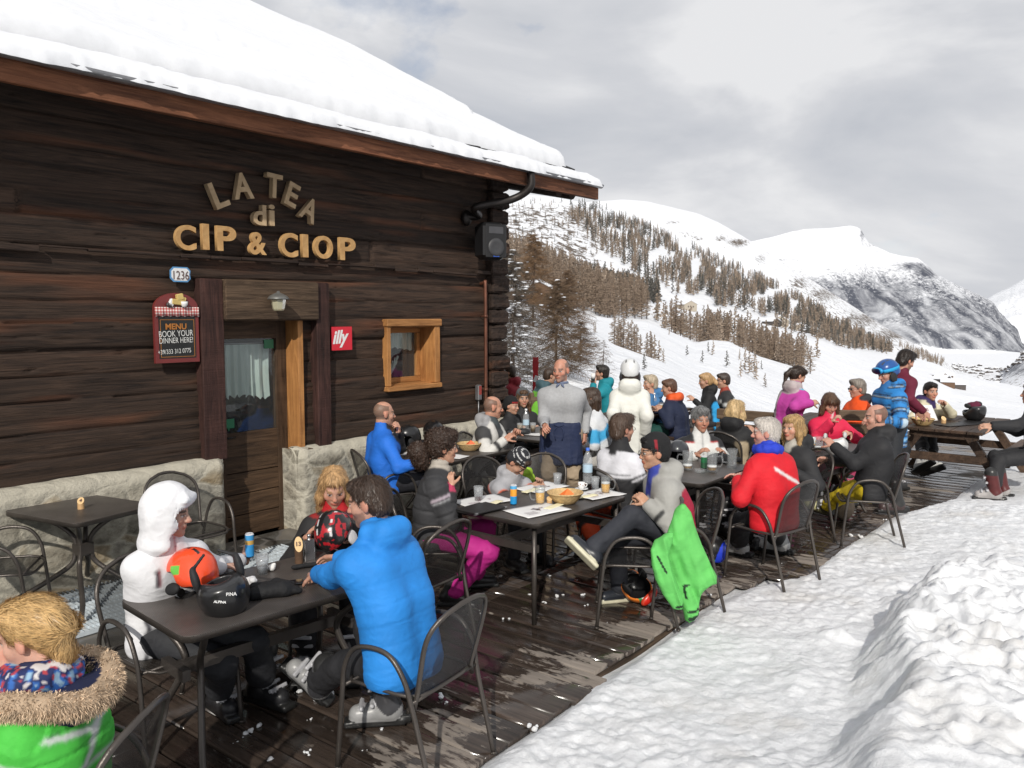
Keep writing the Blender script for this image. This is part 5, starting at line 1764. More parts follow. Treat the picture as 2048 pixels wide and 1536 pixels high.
for (u, y, h) in ((1228, 76, 3.4), (1236, 78, 3.1), (1246, 77, 3.6), (1255, 80, 3.2), (1262, 79, 3.4), (1272, 82, 3.4), (1280, 83, 2.6), (1293, 84, 3.1), (1300, 86, 3.3), (1308, 88, 2.9), (1317, 88, 2.5), (1326, 90, 1.7), (1268, 78, 3.0), (1241, 81, 3.3), (1302, 82, 2.9)):
 placed.append((u, y, h, rg.choice(BR), 'cluster'))
for (u, v, h) in ((1373, 712, 22), (1404, 727, 26), (1425, 711, 32), (1453, 735, 34), (1478, 722, 24), (1481, 757, 34), (1512, 762, 40), (1498, 752, 50), (1508, 748, 48), (1415, 705, 22), (1288, 741, 34), (1187, 664, 20), (1190, 668, 22), (1489, 745, 46), (1522, 740, 20), (1337, 670, 16), (1520, 700, 20), (1648, 655, 18), (1530, 776, 30)):
 best = None
 for y in np.exp(np.linspace(math.log(40), math.log(520), 400)):
  if ground(u, y) >= zv(v, y):
   best = y; break
 best = best or 120
 placed.append((u, best, h * best / 1660, rg.choice(BR + DK), 'single'))
placed.sort(key=lambda q: -q[2] / q[1])
NIND = 285
LAB = {'brown': ('brown bare larch in the wood right of the hut corner', 'larches in the brown wood'), 'main': ('larch in the large dark wood on the mountain flank', 'larches of the large wood'),
  'dark': ('dark conifer in the small wood under the bald flank', 'conifers of the small dark wood'), 'crest': ('bare larch in the line along the snowy hump', 'larches along the hump'),
  'ridge': ('dark pine on the ridge', 'pines on the ridge'), 'scrubby': ('small dark pine on the white flank', 'pines on the flank'), 'lower': ('larch at the lower end of the big wood', 'larches at the lower wood edge'),
  'cluster': ('bare larch in the clump on the near snow slope', 'larches in the near clump'), 'single': ('lone small larch on the open snow slope', 'lone larches on the open snow')}
for (u, y, h, k, rgn) in placed[:NIND]:
 cm, tm_ = MID[k]
 p = gpos(u, y)
 o = obj('larch_tree' if k < 4 else 'pine_tree', tm_, M['trunk'], None, p, (0, 0, rg.uniform(0, 6.28)))
 sc = h / 10
 o.scale = (sc * rg.uniform(.85, 1.15), sc * rg.uniform(.85, 1.15), sc)
 obj('crown', cm, M['larch'], o)
 tag(o, LAB[rgn][0], 'tree', LAB[rgn][1])
VV, TT, CC = [], [], []
nv = 0
for (u, y, h, k, rgn) in placed[NIND:]:
 V_, T_, C_ = FARM[k]
 a = rg.uniform(0, 6.28); sc = h / 10; w_ = sc * rg.uniform(.85, 1.2)
 p = gpos(u, y)
 c_, s_ = math.cos(a) * w_, math.sin(a) * w_
 VV.append(np.stack([V_[:, 0] * c_ - V_[:, 1] * s_ + p[0], V_[:, 0] * s_ + V_[:, 1] * c_ + p[1], V_[:, 2] * sc + p[2]], 1))
 TT.append(T_ + nv); CC.append(C_ * rg.uniform(.75, 1.25)); nv += len(V_)
o = obj('far_forest', np_mesh('far_forest', np.concatenate(VV), None, np.concatenate(TT), smooth=False, col=np.concatenate(CC)), M['larch'])
tag(o, 'far larch and pine woods covering the snowy mountain flanks', 'forest', kind='stuff')
def near_larch(name, u, vtop, y, spread, seed, label, nbr, twigs, col, snowy=0, thick=.016, zb=None):
 p = gpos(u, y)
 H = zv(vtop, y) - p[2]
 V_, T_, C_ = tree_mesh(seed, H, spread, nbr, twigs, .45, col, thick)
 tr_ = trunk_mb(H, .012 * H + .01, 8).build(name, M['trunk'], None, p)
 obj('crown', np_mesh('crown', V_, None, T_, smooth=False, col=C_), M['larch'], tr_)
 if snowy:
  r_ = np.random.RandomState(seed + 1)
  m = MB()
  for i in range(snowy):
   q = V_[r_.randint(len(V_))]
   w_ = r_.uniform(.02, .07)
   m.sphere((q[0], q[1], q[2] + .01), (w_ * r_.uniform(1, 2.2), w_ * r_.uniform(1, 2.2), w_ * .5), 6, 4)
  m.build('snow_tufts', M['snow'], tr_)
 tag(tr_, label, 'tree')
near_larch('larch_tree', 1112, 560, 38, 2.5, 11, 'big bushy brown larch right of the hut corner behind the waiter', 210, 60, (.15, .10, .062), 60)
near_larch('larch_tree', 1026, 500, 32, 2.3, 12, 'grey snow-flecked larch close against the hut corner', 200, 50, (.12, .10, .08), 160)
near_larch('larch_tree', 1066, 470, 56, 3.0, 13, 'tall golden-brown larch rising between the hut corner larches', 200, 46, (.19, .115, .062), 20, .022)
near_larch('larch_tree', 1160, 640, 46, 2.0, 14, 'half-height ragged larch at the right foot of the big one', 130, 40, (.155, .105, .07), 30)
near_larch('larch_tree', 1206, 680, 44, 1.1, 15, 'thin bare young larch left of the white ski helmet', 60, 14, (.15, .11, .085), 0, .012)
near_larch('larch_tree', 1135, 540, 66, 2.6, 16, 'brown larch behind the big bushy one', 170, 36, (.17, .11, .068), 10, .026)
near_larch('larch_tree', 1020, 600, 24, 1.8, 17, 'low snowy larch branches right at the log corner', 130, 40, (.11, .09, .075), 120, .012)
# chalets and village
M['chalet'] = plain('brown_chalet_timber', (.13, .075, .045), .8, var=.3)
M['housewall'] = plain('pale_house_wall', (.42, .37, .30), .8, var=.2)
M['darkhouse'] = plain('dark_house_timber', (.085, .072, .066), .8, var=.3)
def chalet(u, y, w_, d_, h_, rot, wall, label, group=None, z=None, rs=.22, name='chalet', win=True):
 p = gpos(u, y)
 e = empty(name, p, rot, label, 'house', group)
 m = MB(); m.prism([(-w_ / 2, -1.0), (w_ / 2, -1.0), (w_ / 2, h_), (0, h_ + w_ * .22), (-w_ / 2, h_)], -d_ / 2, d_ / 2, Matrix.Rotation(PI / 2, 4, 'X'))
 m.build('wall', M[wall], e)
 m = MB()
 for s in (-1, 1):
  a = math.atan(.44)
  m.box((s * w_ * .29, 0, h_ + w_ * .11 + rs * .55), (w_ * .34, d_ / 2 + .3, rs), (0, s * a, 0), bev=.08)
 m.build('roof', M['snow'], e)
 if win:
  for i in range(2):
   m = MB(); m.box((-w_ * .2 + i * w_ * .4, -d_ / 2 - .02, h_ * .55), (.32, .03, .4)); m.build('window', M['room'], e)
 return e
chalet(1060, 140, 6, 7, 2.4, .4, 'chalet', 'brown chalet half hidden behind the larches at the hut corner')
chalet(1041, 150, 5, 6, 2.4, .2, 'darkhouse', 'snow-roofed hut top behind the grey larch')
chalet(1198, 330, 6, 7, 2.4, .3, 'darkhouse', 'dark barn at the foot of the brown wood')
chalet(1370, 480, 9, 8, 3.2, .5, 'housewall', 'small pale stone house alone on the open meadow')
chalet(1350, 300, 4, 5, 1.8, .3, 'darkhouse', 'tiny dark barn among the larches on the hump')
chalet(1540, 520, 8, 8, 2.6, .6, 'darkhouse', 'dark hut left of the three pale houses above the meadow')
chalet(1552, 545, 12, 7, 3.6, .2, 'housewall', 'long pale house at the upper edge of the meadow')
chalet(1592, 540, 9, 6, 2.6, .3, 'housewall', 'low pale house right of the long one')
chalet(1612, 530, 8, 6, 2.2, .5, 'chalet', 'brown hut at the end of the pale houses')
for i, (u, y, w_, lab) in enumerate(((1880, 420, 5.0, 'upper dark barn of the small hamlet behind the cream jacket'), (1884, 400, 6.5, 'broad snow-roofed farmhouse in the middle of the small hamlet'), (1896, 395, 5.0, 'low house right of the broad hamlet farmhouse'), (1914, 400, 6.0, 'right-hand house of the small hamlet above the picnic table'), (1890, 430, 4.5, 'small hut behind the hamlet farmhouse'))):
 chalet(u, y, w_, 6, 2.2, .3 + i * .4, 'darkhouse' if i % 2 else 'chalet', lab, rs=.28)
rg = random.Random(31)
hm = chalet(2000, 2300, 14, 14, 6, .3, 'darkhouse', 'distant snow-roofed village house on the valley floor', 'village houses on the valley floor', name='village_house', rs=.8, win=False)
for i in range(120):
 u = rg.uniform(1955, 2060); y = rg.uniform(2050, 2700)
 if rg.random() < .3:
  u = rg.uniform(1890, 1960); y = rg.uniform(2450, 2900)
 p = gpos(u, y)
 c = dup_tree(hm, p, rg.uniform(0, 3), 'distant snow-roofed village house on the valley floor', 'village houses on the valley floor')
 s = rg.uniform(.4, .8)
 c.scale = (s * rg.uniform(.8, 1.6), s, s)
# lettering
def text_mesh(body, size=1.0, extrude=.0, offset=0.0, shear=0.0, bevel=0.0, align='CENTER', spacing=1.0):
 cu = bpy.data.curves.new('lettering', 'FONT')
 cu.body = body; cu.size = size; cu.extrude = extrude; cu.offset = offset; cu.shear = shear; cu.bevel_depth = bevel
 cu.align_x = align; cu.align_y = 'CENTER'; cu.space_character = spacing; cu.resolution_u = 6
 o = bpy.data.objects.new('lettering', cu)
 COL.objects.link(o)
 me = bpy.data.meshes.new_from_object(o.evaluated_get(bpy.context.evaluated_depsgraph_get()))
 bpy.data.objects.remove(o)
 bpy.data.curves.remove(cu)
 return me
def wall_m(t_, n, z, rot=0.0):
 """frame on the wall: x along it, y up, z out of it"""
 p = WL(t_, n, z)
 B = Matrix(((DV[0], 0, NV[0]), (DV[1], 0, NV[1]), (0, 1, 0)))
 return Matrix.Translation(Vector(p)) @ (B @ Matrix.Rotation(rot, 3, 'Z')).to_4x4()
def fit(me, w_, h_):
 co = np.empty(len(me.vertices) * 3, np.float32); me.vertices.foreach_get('co', co); co = co.reshape(-1, 3)
 lo, hi = co.min(0), co.max(0)
 co[:, 0] = (co[:, 0] - (lo[0] + hi[0]) / 2) * (w_ / max(hi[0] - lo[0], 1e-6) if w_ else h_ / (hi[1] - lo[1]))
 co[:, 1] = (co[:, 1] - (lo[1] + hi[1]) / 2) * h_ / max(hi[1] - lo[1], 1e-6)
 me.vertices.foreach_set('co', co.ravel()); me.update()
 return me
def sign_letters(label, chars, mat, old=False):
 ts = [W((a + b) / 2, (c + d) / 2, .06) for ch, a, b, c, d, r, w_, h_ in chars]
 root = empty('wooden_lettering', WL(*[np.mean([q[0] for q in ts]), .05, np.mean([q[1] for q in ts])]), WROT, label, 'sign')
 inv = root.matrix_basis.inverted()
 inv = (Matrix.Translation(root.location) @ Matrix.Rotation(WROT, 4, 'Z')).inverted()
 for (ch, a, b, c, d, r, w_, h_), (t_, z_) in zip(chars, ts):
  if w_ is None:
   t0 = W(a, (c + d) / 2, .08)[0]; t1 = W(b, (c + d) / 2, .08)[0]
   z0 = W((a + b) / 2, d, .08)[1]; z1 = W((a + b) / 2, c, .08)[1]
   w_, h_ = t1 - t0, z1 - z0
  me = fit(text_mesh(ch, 1, .02 if not old else .028, .022, bevel=.003), w_ * .9, h_ * .96)
  co = np.empty(len(me.vertices) * 3, np.float32); me.vertices.foreach_get('co', co); co = co.reshape(-1, 3)
  k = (.022 if not old else .03) / max(abs(co[:, 2]).max(), 1e-6); co[:, 2] *= k
  me.vertices.foreach_set('co', co.ravel()); me.update()
  obj('letter', me, M[mat], root, mtx=inv @ wall_m(t_, .075, z_, R(r)))
sign_letters('large honey-coloured wooden letters CIP & CIOP in a row above the hut door', [('C', 345, 391, 449, 502, 0, None, 0), ('I', 400, 415, 447, 501, 0, None, 0), ('P', 428, 471, 452, 504, 0, None, 0), ('&', 493, 531, 464, 511, 0, None, 0),
    ('C', 555, 594, 465, 516, 0, None, 0), ('I', 600, 613, 468, 516, 0, None, 0), ('O', 623, 664, 471, 519, 0, None, 0), ('P', 674, 709, 475, 522, 0, None, 0)], 'letter')
sign_letters('weathered wooden letters LA TEA curved in an arch under the eave', [('L', 409, 457, 363, 416, 24, .17, .25), ('A', 457, 504, 344, 401, 9, .235, .25), ('T', 525, 563, 346, 399, -4, .20, .24), ('E', 561, 599, 363, 418, -20, .155, .245), ('A', 595, 634, 393, 447, -24, .22, .245)], 'letterold', True)
sign_letters('small weathered wooden letters di in the middle of the hut sign', [('d', 500, 529, 409, 452, 0, None, 0), ('i', 532, 545, 409, 453, 0, None, 0)], 'letterold', True)
def board_items(root, n0, items):
 """items: ('t', text, u, v, height_px, mat, opts) or boxes, on the wall plane n0"""
 inv = (Matrix.Translation(root.location) @ Matrix.Rotation(root.rotation_euler.z, 4, 'Z')).inverted()
 for it in items:
  if it[0] == 't':
   _, body, u0, u1, v0, v1, mat, opt = it
   t0, _z = W(u0, (v0 + v1) / 2, n0); t1, _z = W(u1, (v0 + v1) / 2, n0)
   z0 = W((u0 + u1) / 2, v1, n0)[1]; z1 = W((u0 + u1) / 2, v0, n0)[1]
   me = fit(text_mesh(body, 1, .001, opt.get('off', 0), opt.get('shear', 0)), t1 - t0, z1 - z0)
   co = np.empty(len(me.vertices) * 3, np.float32); me.vertices.foreach_get('co', co); co = co.reshape(-1, 3); co[:, 2] *= .4
   me.vertices.foreach_set('co', co.ravel()); me.update()
   obj('lettering', me, M[mat], root, mtx=inv @ wall_m((t0 + t1) / 2, n0, (z0 + z1) / 2, R(opt.get('rot', 0))))
def wall_root(name, u, v, n, label, cat):
 t_, z_ = W(u, v, n)
 r = empty(name, WL(t_, n, z_), WROT, label, cat)
 return r, t_, z_
r_, t_, z_ = wall_root('number_plate', 360, 549, .06, 'chipped white enamel house number plate 1236', 'sign')
M['blue_line'] = plain('blue_enamel', (.10, .28, .52), .3); M['ink'] = plain('brown_ink', (.10, .05, .04), .5)
hw = (W(379, 549, .06)[0] - W(338, 549, .06)[0]) / 2; hh = (W(360, 535, .06)[1] - W(360, 565, .06)[1]) / 2
MX = Matrix.Rotation(PI / 2, 4, 'X')
def oct_(w_, h_, c):
 return [(-w_ + c, -h_), (w_ - c, -h_), (w_, -h_ + c), (w_ - c * .2, 0), (w_, h_ - c), (w_ - c, h_), (-w_ + c, h_), (-w_, h_ - c), (-w_, -h_ + c)]
m = MB(); m.prism(oct_(hw, hh, .03), .0, .008, MX); m.build('rim', M['blue_line'], r_)
m = MB(); m.prism(oct_(hw - .012, hh - .012, .026), .0, .011, MX); m.build('plate', M['white'], r_)
board_items(r_, .075, [('t', '1236', 347, 378, 542, 559, 'ink', {})])
r_, t_, z_ = wall_root('menu_board', 350, 655, .06, 'maroon arched menu board with chalk writing left of the door', 'sign')
M['maroon'] = plain('maroon_paint', (.17, .026, .024), .45); M['chalkboard'] = plain('chalkboard', (.016, .017, .017), .7, 0, .3)
M['gold'] = plain('ochre_lettering', (.42, .16, .03), .5); M['chalk'] = plain('white_chalk', (.75, .75, .72), .8)
def wt(u, v): return (W(u, v, .07)[0] - t_, W(u, v, .07)[1] - z_)
x0, x1 = wt(307, 655)[0], wt(395, 655)[0]; zb, zs, ztop = wt(350, 725)[1], wt(350, 617)[1], wt(350, 586)[1]
out = [(x0, zb), (x1, zb), (x1, zs)] + [((x0 + x1) / 2 + (x1 - x0) / 2 * math.cos(a), zs + (ztop - zs) * math.sin(a)) for a in [PI * i / 18 for i in range(1, 18)]] + [(x0, zs)]
m = MB(); m.prism(out, 0, .03, MX); m.build('frame', M['maroon'], r_)
cx0, cx1 = x0 + .035, x1 - .035
m = MB(); m.prism([(cx0, zb + .04), (cx1, zb + .04), (cx1, zs - .07), (cx0, zs - .07)], .03, .034, MX); m.build('chalk_panel', M['chalkboard'], r_)
m = MB()
for (a, b, c, d) in ((cx0 + .012, cx1 - .012, zb + .05, zb + .054), (cx0 + .012, cx1 - .012, zs - .10, zs - .096)):
 m.prism([(a, c), (b, c), (b, d), (a, d)], .034, .036, MX)
for a in (cx0 + .012, cx1 - .016):
 m.prism([(a, zb + .055), (a + .004, zb + .055), (a + .004, zs - .101), (a, zs - .101)], .034, .036, MX)
m.build('gold_line', M['gold'], r_)
t = NT('checked_cloth'); v = t.mapping('Object'); sx = t.n('ShaderNodeSeparateXYZ'); t.l(v, sx.inputs[0])
a = t.math('GREATER_THAN', t.math('SINE', t.math('MULTIPLY', sx.outputs['X'], 2 * PI / .026)), 0.0); b = t.math('GREATER_THAN', t.math('SINE', t.math('MULTIPLY', sx.outputs['Z'], 2 * PI / .026)), 0.0)
t.set(col=t.ramp(t.math('MULTIPLY', t.math('ADD', a, b), .5), [(.0, (.75, .70, .66)), (.5, (.55, .22, .20)), (1, (.38, .06, .06))]), rough=.8); M['check'] = t.m
m = MB()
n = 30
vs = []
for i in range(n + 1):
 x = x0 + (x1 - x0) * i / n
 vs += [(x, -.042, zs + .012), (x, -.044 - .004 * math.sin(i * 1.7), zs - .075 + .012 * abs(math.sin(i * PI / 5)))]
m.add(vs, [(2 * i, 2 * i + 1, 2 * i + 3, 2 * i + 2) for i in range(n)], True)
o = m.build('cloth_border', M['check'], r_); sd = o.modifiers.new('s', 'SOLIDIFY'); sd.thickness = .004
M['cheese'] = plain('yellow_cheese', (.62, .46, .16), .6); M['rind'] = plain('dark_rind', (.06, .05, .05), .6)
xc = (x0 + x1) / 2
m = MB(); m.box((xc + .0, -.045, zs + .055), (.055, .02, .025), (0, .1, 0), bev=.006); m.box((xc + .02, -.05, zs + .10), (.03, .018, .028), (0, -.2, 0), bev=.006); m.box((xc + .035, -.045, zs + .09), (.045, .012, .018), (0, .3, 0), bev=.005); m.build('carved_cheese', M['cheese'], r_)
m = MB(); m.lathe([(.018, 0), (.03, .02), (.033, .045), (.029, .045), (.0, .01)], (xc + .055, -.06, zs + .016), 14); m.box((xc - .055, -.045, zs + .05), (.022, .015, .035), (0, .5, 0), bev=.008); m.build('carved_cup', M['white'], r_)
m = MB(); m.box((xc - .075, -.045, zs + .03), (.025, .015, .02), (0, .4, 0), bev=.01); m.build('carved_bread', M['rind'], r_)
board_items(r_, .099, [('t', 'MENU', 331, 373, 647, 659, 'gold', dict(off=.03)), ('t', 'BOOK YOUR', 318, 386, 661, 673, 'chalk', dict(off=-.006, rot=2)), ('t', 'DINNER HERE!', 319, 386, 675, 686, 'chalk', dict(off=-.006, rot=1)), ('t', '+39/333 312 0775', 316, 382, 698, 707, 'chalk', dict(off=-.006, rot=2))])
r_, t_, z_ = wall_root('coffee_sign', 682, 677, .055, 'small red square sign with white script on the logs right of the door', 'sign')
M['signred'] = plain('sign_red', (.62, .012, .03), .3, 0, .04)
hw = (W(702, 677, .055)[0] - W(661, 677, .055)[0]) / 2; hh = (W(682, 654, .055)[1] - W(682, 701, .055)[1]) / 2
m = MB(); m.box((0, -.008, 0), (hw, .008, hh), bev=.002); m.build('plate', M['signred'], r_)
board_items(r_, .0735, [('t', 'illy', 665, 698, 660, 695, 'white', dict(off=.035, shear=.35, rot=3))])
r_, t_, z_ = wall_root('wall_lamp', 544, 600, .16, 'grey metal lantern lamp on the beam above the door', 'lamp')
lm = plain('grey_lamp_metal', (.20, .20, .19), .45, .5, .2)
m = MB(); m.lathe([(.0, .085), (.012, .083), (.016, .07), (.05, .055), (.085, .035), (.10, .015), (.102, .005), (.0, .004)], (0, -.10, 0), 20); m.build('lamp_cap', lm, r_)
m = MB(); m.tube([(0, .04, .03), (0, -.02, .045), (0, -.08, .06)], .012, 8); m.lathe([(0, 0), (.05, .0), (.05, .012), (0, .014)], (0, .05, .02), 14, (PI / 2, 0, 0)); m.build('bracket', lm, r_)
m = MB(); m.lathe([(.070, .003), (.066, -.03), (.056, -.085), (.047, -.10), (.0, -.104)], (0, -.10, 0), 8, smooth=False); m.build('lamp_glass', M['lampglass'], r_)
m = MB(); m.lathe([(.0, .0), (.018, -.005), (.018, -.06), (.0, -.068)], (0, -.10, 0), 10); m.build('bulb', M['white'], r_)
r_, t_, z_ = wall_root('loudspeaker', 981, 483, .30, 'black loudspeaker hung below the eave at the hut corner', 'loudspeaker')
hw = .165; hh = (W(981, 445, .3)[1] - W(981, 519, .3)[1]) / 2
r_.rotation_euler = (0, 0, WROT - .35)
m = MB(); m.box((0, 0, 0), (hw, .13, hh), bev=.05); m.build('cabinet', M['black'], r_)
m = MB(); m.box((0, -.132, 0), (hw - .022, .006, hh - .022), bev=.04); m.build('front_grille', plain('grille_grey', (.014, .014, .015), .6, .1), r_)
m = MB(); m.lathe([(.112, .0), (.104, -.012), (.06, -.01), (.045, -.004), (.0, -.012)], (0, -.14, -.08), 24, (-PI / 2, 0, 0)); m.build('cone', plain('speaker_cone', (.045, .045, .048), .5), r_)
m = MB(); m.box((0, -.137, hh - .10), (.10, .006, .045), bev=.02); m.build('horn', plain('horn_grey', (.06, .06, .065), .4), r_)
m = MB(); m.box((0, -.142, -hh + .045), (.04, .003, .015)); m.build('badge', plain('blue_badge', (.03, .10, .45), .3), r_)
m = MB(); m.box((0, .15, 0), (.05, .06, .05)); m.tube([(0, .15, 0), (0, .32, .02)], .03, 8); m.build('bracket', M['iron'], r_)
pt, pz = W(967, 566, .07); pt2, pz2 = W(965, 838, .07)
r_ = empty('water_pipe', WL(pt, .06, 0), WROT, 'rusty copper water pipe standing up the logs by the corner', 'pipe')
m = MB(); m.tube(spline([(.03, .07, pz - .01), (.02, -.01, pz), (0, -.04, pz - .06), (0, -.045, 1.6), (-.004, -.045, .5), (0, -.045, -.05)], 6), .022, 8); m.build('pipe_run', M['browncopper'], r_)
for zz in (pz - .42, 1.25):
 m = MB(); m.tube([(0, -.045, zz - .02), (0, -.045, zz + .02)], .029, 8); m.tube([(0, -.045, zz), (0, .05, zz)], .008, 6); m.build('pipe_clamp', M['browncopper'], r_)
r_, t_, z_ = wall_root('thermometer_box', 957, 785, .06, 'small grey box with a red face on the logs beside the pipe', 'meter box')
m = MB(); m.box((0, 0, 0), (.035, .03, .10), bev=.012); m.build('case', M['zinc'], r_)
m = MB(); m.box((0.0, -.031, .03), (.022, .003, .055)); m.build('face', plain('dull_red', (.32, .05, .04), .5), r_)
m = MB(); m.tube([(0, 0, -.1), (0, .0, -.36)], .008, 6); m.build('lead', M['zinc'], r_)
bp = G(673, 1018, 0.0)
r_ = empty('waste_bin', (bp[0], bp[1] , 0), 0, 'dark cylindrical bin by the stone wall right of the door', 'bin')
m = MB(); m.lathe([(.0, 0), (.125, 0), (.13, .05), (.13, .62), (.0, .62)], n=24); m.build('drum', M['black'], r_)
m = MB(); m.lathe([(.136, .60), (.136, .645), (.10, .655), (.0, .64)], n=24); m.build('lid', plain('bin_lid', (.045, .05, .055), .4), r_)
# chairs and tables
def build_chair_parts():
 P = {}
 m = MB(); m.tube(spline([(.268, .245, 0), (.268, .205, .40), (.274, .178, .54), (.276, .11, .635), (.276, -.01, .66), (.276, -.11, .635), (.272, -.182, .54), (.262, -.212, .43), (.257, -.235, .34), (.25, -.325, 0)], 5), .0125, 8)
 m.tube([(.268, .245, .0), (.268, .244, .012)], .016, 8); m.tube([(.25, -.325, 0), (.25, -.324, .012)], .016, 8)
 P['armrest_leg'] = m.mesh('armrest_leg')
 m = MB(); m.tube(spline([(-.268, .245, 0), (-.268, .205, .40), (-.274, .178, .54), (-.276, .11, .635), (-.276, -.01, .66), (-.276, -.11, .635), (-.272, -.182, .54), (-.262, -.212, .43), (-.257, -.235, .34), (-.25, -.325, 0)], 5), .0125, 8)
 m.tube([(-.268, .245, .0), (-.268, .244, .012)], .016, 8); m.tube([(-.25, -.325, 0), (-.25, -.324, .012)], .016, 8)
 P['armrest_leg2'] = m.mesh('armrest_leg')
 n = 12
 def sq(a, r):
  c, s = math.cos(a), math.sin(a)
  k = 1 / max(abs(c) ** 5 + abs(s) ** 5, 1e-6) ** .2
  return c * k * r, s * k * r
 V, Fc = [(0, .0, .432)], []
 ring = 28
 for j in range(1, 6):
  for i in range(ring):
   x, y = sq(2 * PI * i / ring, .235 * j / 5)
   z = .432 + .014 * (j / 5) ** 3 - (.02 * max(y - .14, 0) / .09 if y > .14 else 0)
   V.append((x, y + .01, z))
 Fc += [(0, 1 + i, 1 + (i + 1) % ring) for i in range(ring)]
 for j in range(4):
  b = 1 + j * ring
  Fc += [(b + i, b + ring + i, b + ring + (i + 1) % ring, b + (i + 1) % ring) for i in range(ring)]
 m = MB(); m.add(V, Fc, True); P['seat'] = m.mesh('seat')
 m = MB(); m.tube([V[1 + 4 * ring + i] for i in range(ring)], .010, 6, closed=True)
 m.tube([(-.262, .19, .435), (.262, .19, .435)], .009, 6); m.tube([(-.258, -.21, .435), (.258, -.21, .435)], .009, 6)
 P['seat_rim'] = m.mesh('seat_rim')
 def bp_(x, h):
  return (x, -.205 - .11 * h - .045 * (1 - (x / .24) ** 2) * (.4 + .6 * h), .455 + .425 * h)
 def half(h):
  return .215 + .02 * min(h * 2, 1) if h < .55 else .235 * math.sqrt(max(1 - ((h - .55) / .45) ** 2.6, 0))
 V, Fc = [], []
 nh, nx = 16, 13
 for j in range(nh):
  h = j / (nh - 1) * .985
  for i in range(nx):
   V.append(bp_(half(h) * (i / (nx - 1) * 2 - 1), h))
 for j in range(nh - 1):
  for i in range(nx - 1):
   a = j * nx + i
   Fc.append((a, a + 1, a + nx + 1, a + nx))
 m = MB(); m.add(V, Fc, True); P['backrest'] = m.mesh('backrest')
 rim = [V[j * nx] for j in range(nh)] + [bp_(half(.985) * k, .985 + .015 * (1 - k * k)) for k in (-.5, 0, .5)] + [V[j * nx + nx - 1] for j in range(nh - 1, -1, -1)]
 m = MB(); m.tube([(-.235, -.205, .40)] + rim + [(.235, -.205, .40)], .0125, 8); P['back_frame'] = m.mesh('back_frame')
 return P
CP = build_chair_parts()
def chair(x, y, phi, label):
 e = empty('metal_armchair', (x, y, 0), -R(phi), label, 'chair', 'dark metal terrace chairs')
 for k, mt in (('armrest_leg', 'steel'), ('armrest_leg2', 'steel'), ('seat', 'mesh'), ('seat_rim', 'steel'), ('backrest', 'mesh'), ('back_frame', 'steel')):
  obj(k.rstrip('2'), CP[k], M[mt], e)
 return e
def rrect(hx, hy, r, n=6):
 o = []
 for cx, cy, a0 in ((hx - r, hy - r, 0), (-hx + r, hy - r, 90), (-hx + r, -hy + r, 180), (hx - r, -hy + r, 270)):
  for i in range(n + 1):
   a = R(a0 + 90 * i / n)
   o.append((cx + r * math.cos(a), cy + r * math.sin(a)))
 return o
def table(c, ang, L, Wd, label, style='legs', z=.745):
 """ang = heading of the long side (deg, 0 = away from camera)"""
 e = empty('terrace_table', (c[0], c[1], 0), PI / 2 - R(ang), label, 'table', 'dark metal terrace tables')
 m = MB(); m.prism(rrect(L / 2, Wd / 2, .07), z - .012, z); m.build('table_top', M['top'], e)
 m = MB()
 a, b = rrect(L / 2 + .001, Wd / 2 + .001, .07), rrect(L / 2 - .012, Wd / 2 - .012, .06)
 n = len(a)
 m.add([(x, y, z - .004) for x, y in a] + [(x, y, z - .034) for x, y in a] + [(x, y, z - .034) for x, y in b], [(i, n + i, n + (i + 1) % n, (i + 1) % n) for i in range(n)] + [(n + i, 2 * n + i, 2 * n + (i + 1) % n, n + (i + 1) % n) for i in range(n)], True)
 m.build('table_rim', M['steel'], e)
 if style == 'pedestal':
  for sx in (-1, 1):
   for sy in (-1, 1):
    m = MB(); m.tube(spline([(sx * L * .40, sy * Wd * .32, z - .03), (sx * L * .20, sy * Wd * .16, z - .10), (sx * .05, sy * .035, z - .22), (sx * .045, sy * .03, .40), (sx * .08, sy * .06, .30), (sx * L * .32, sy * Wd * .33, .13), (sx * L * .44, sy * Wd * .45, .06), (sx * L * .46, sy * Wd * .47, 0)], 6), .019, 8)
    m.build('leg', M['steel'], e)
  m = MB(); m.box((0, 0, .43), (.06, .05, .05), bev=.01); m.build('hub', M['steel'], e)
 else:
  for sx in (-1, 1):
   for sy in (-1, 1):
    m = MB()
    if style == 'curved':
     m.tube(spline([(sx * (L / 2 - .14), sy * (Wd / 2 - .08), z - .03), (sx * (L / 2 - .15), sy * (Wd / 2 - .14), z - .12), (sx * (L / 2 - .20), sy * .10, .50), (sx * (L / 2 - .20), sy * .10, .38), (sx * (L / 2 - .12), sy * (Wd / 2 - .12), .10), (sx * (L / 2 - .10), sy * (Wd / 2 - .06), 0)], 6), .018, 8)
    else:
     m.tube([(sx * (L / 2 - .07), sy * (Wd / 2 - .07), z - .03), (sx * (L / 2 - .06), sy * (Wd / 2 - .06), 0)], .018, 8)
    m.build('leg', M['steel'], e)
  m = MB(); m.box((0, 0, .53 if style == 'legs' else .45), (L / 2 - .12, .022, .03))
  for sx in (-1, 1):
   m.box((sx * (L / 2 - .12), 0, .53 if style == 'legs' else .45), (.02, Wd / 2 - .08 if style == 'legs' else .12, .028))
  m.build('stretcher', M['steel'], e)
 return e
Z = .745
def mid(*p): return np.mean(p, axis=0)
e1, e2 = G(240, 1197, Z), G(374, 1276, Z)
d2 = unit(np.array([-(e2 - e1)[1], (e2 - e1)[0], 0])); d2 = d2 if d2[1] > 0 else -d2
T2C = mid(e1, e2) + d2 * .60; T2A = math.degrees(math.atan2(d2[0], d2[1]))
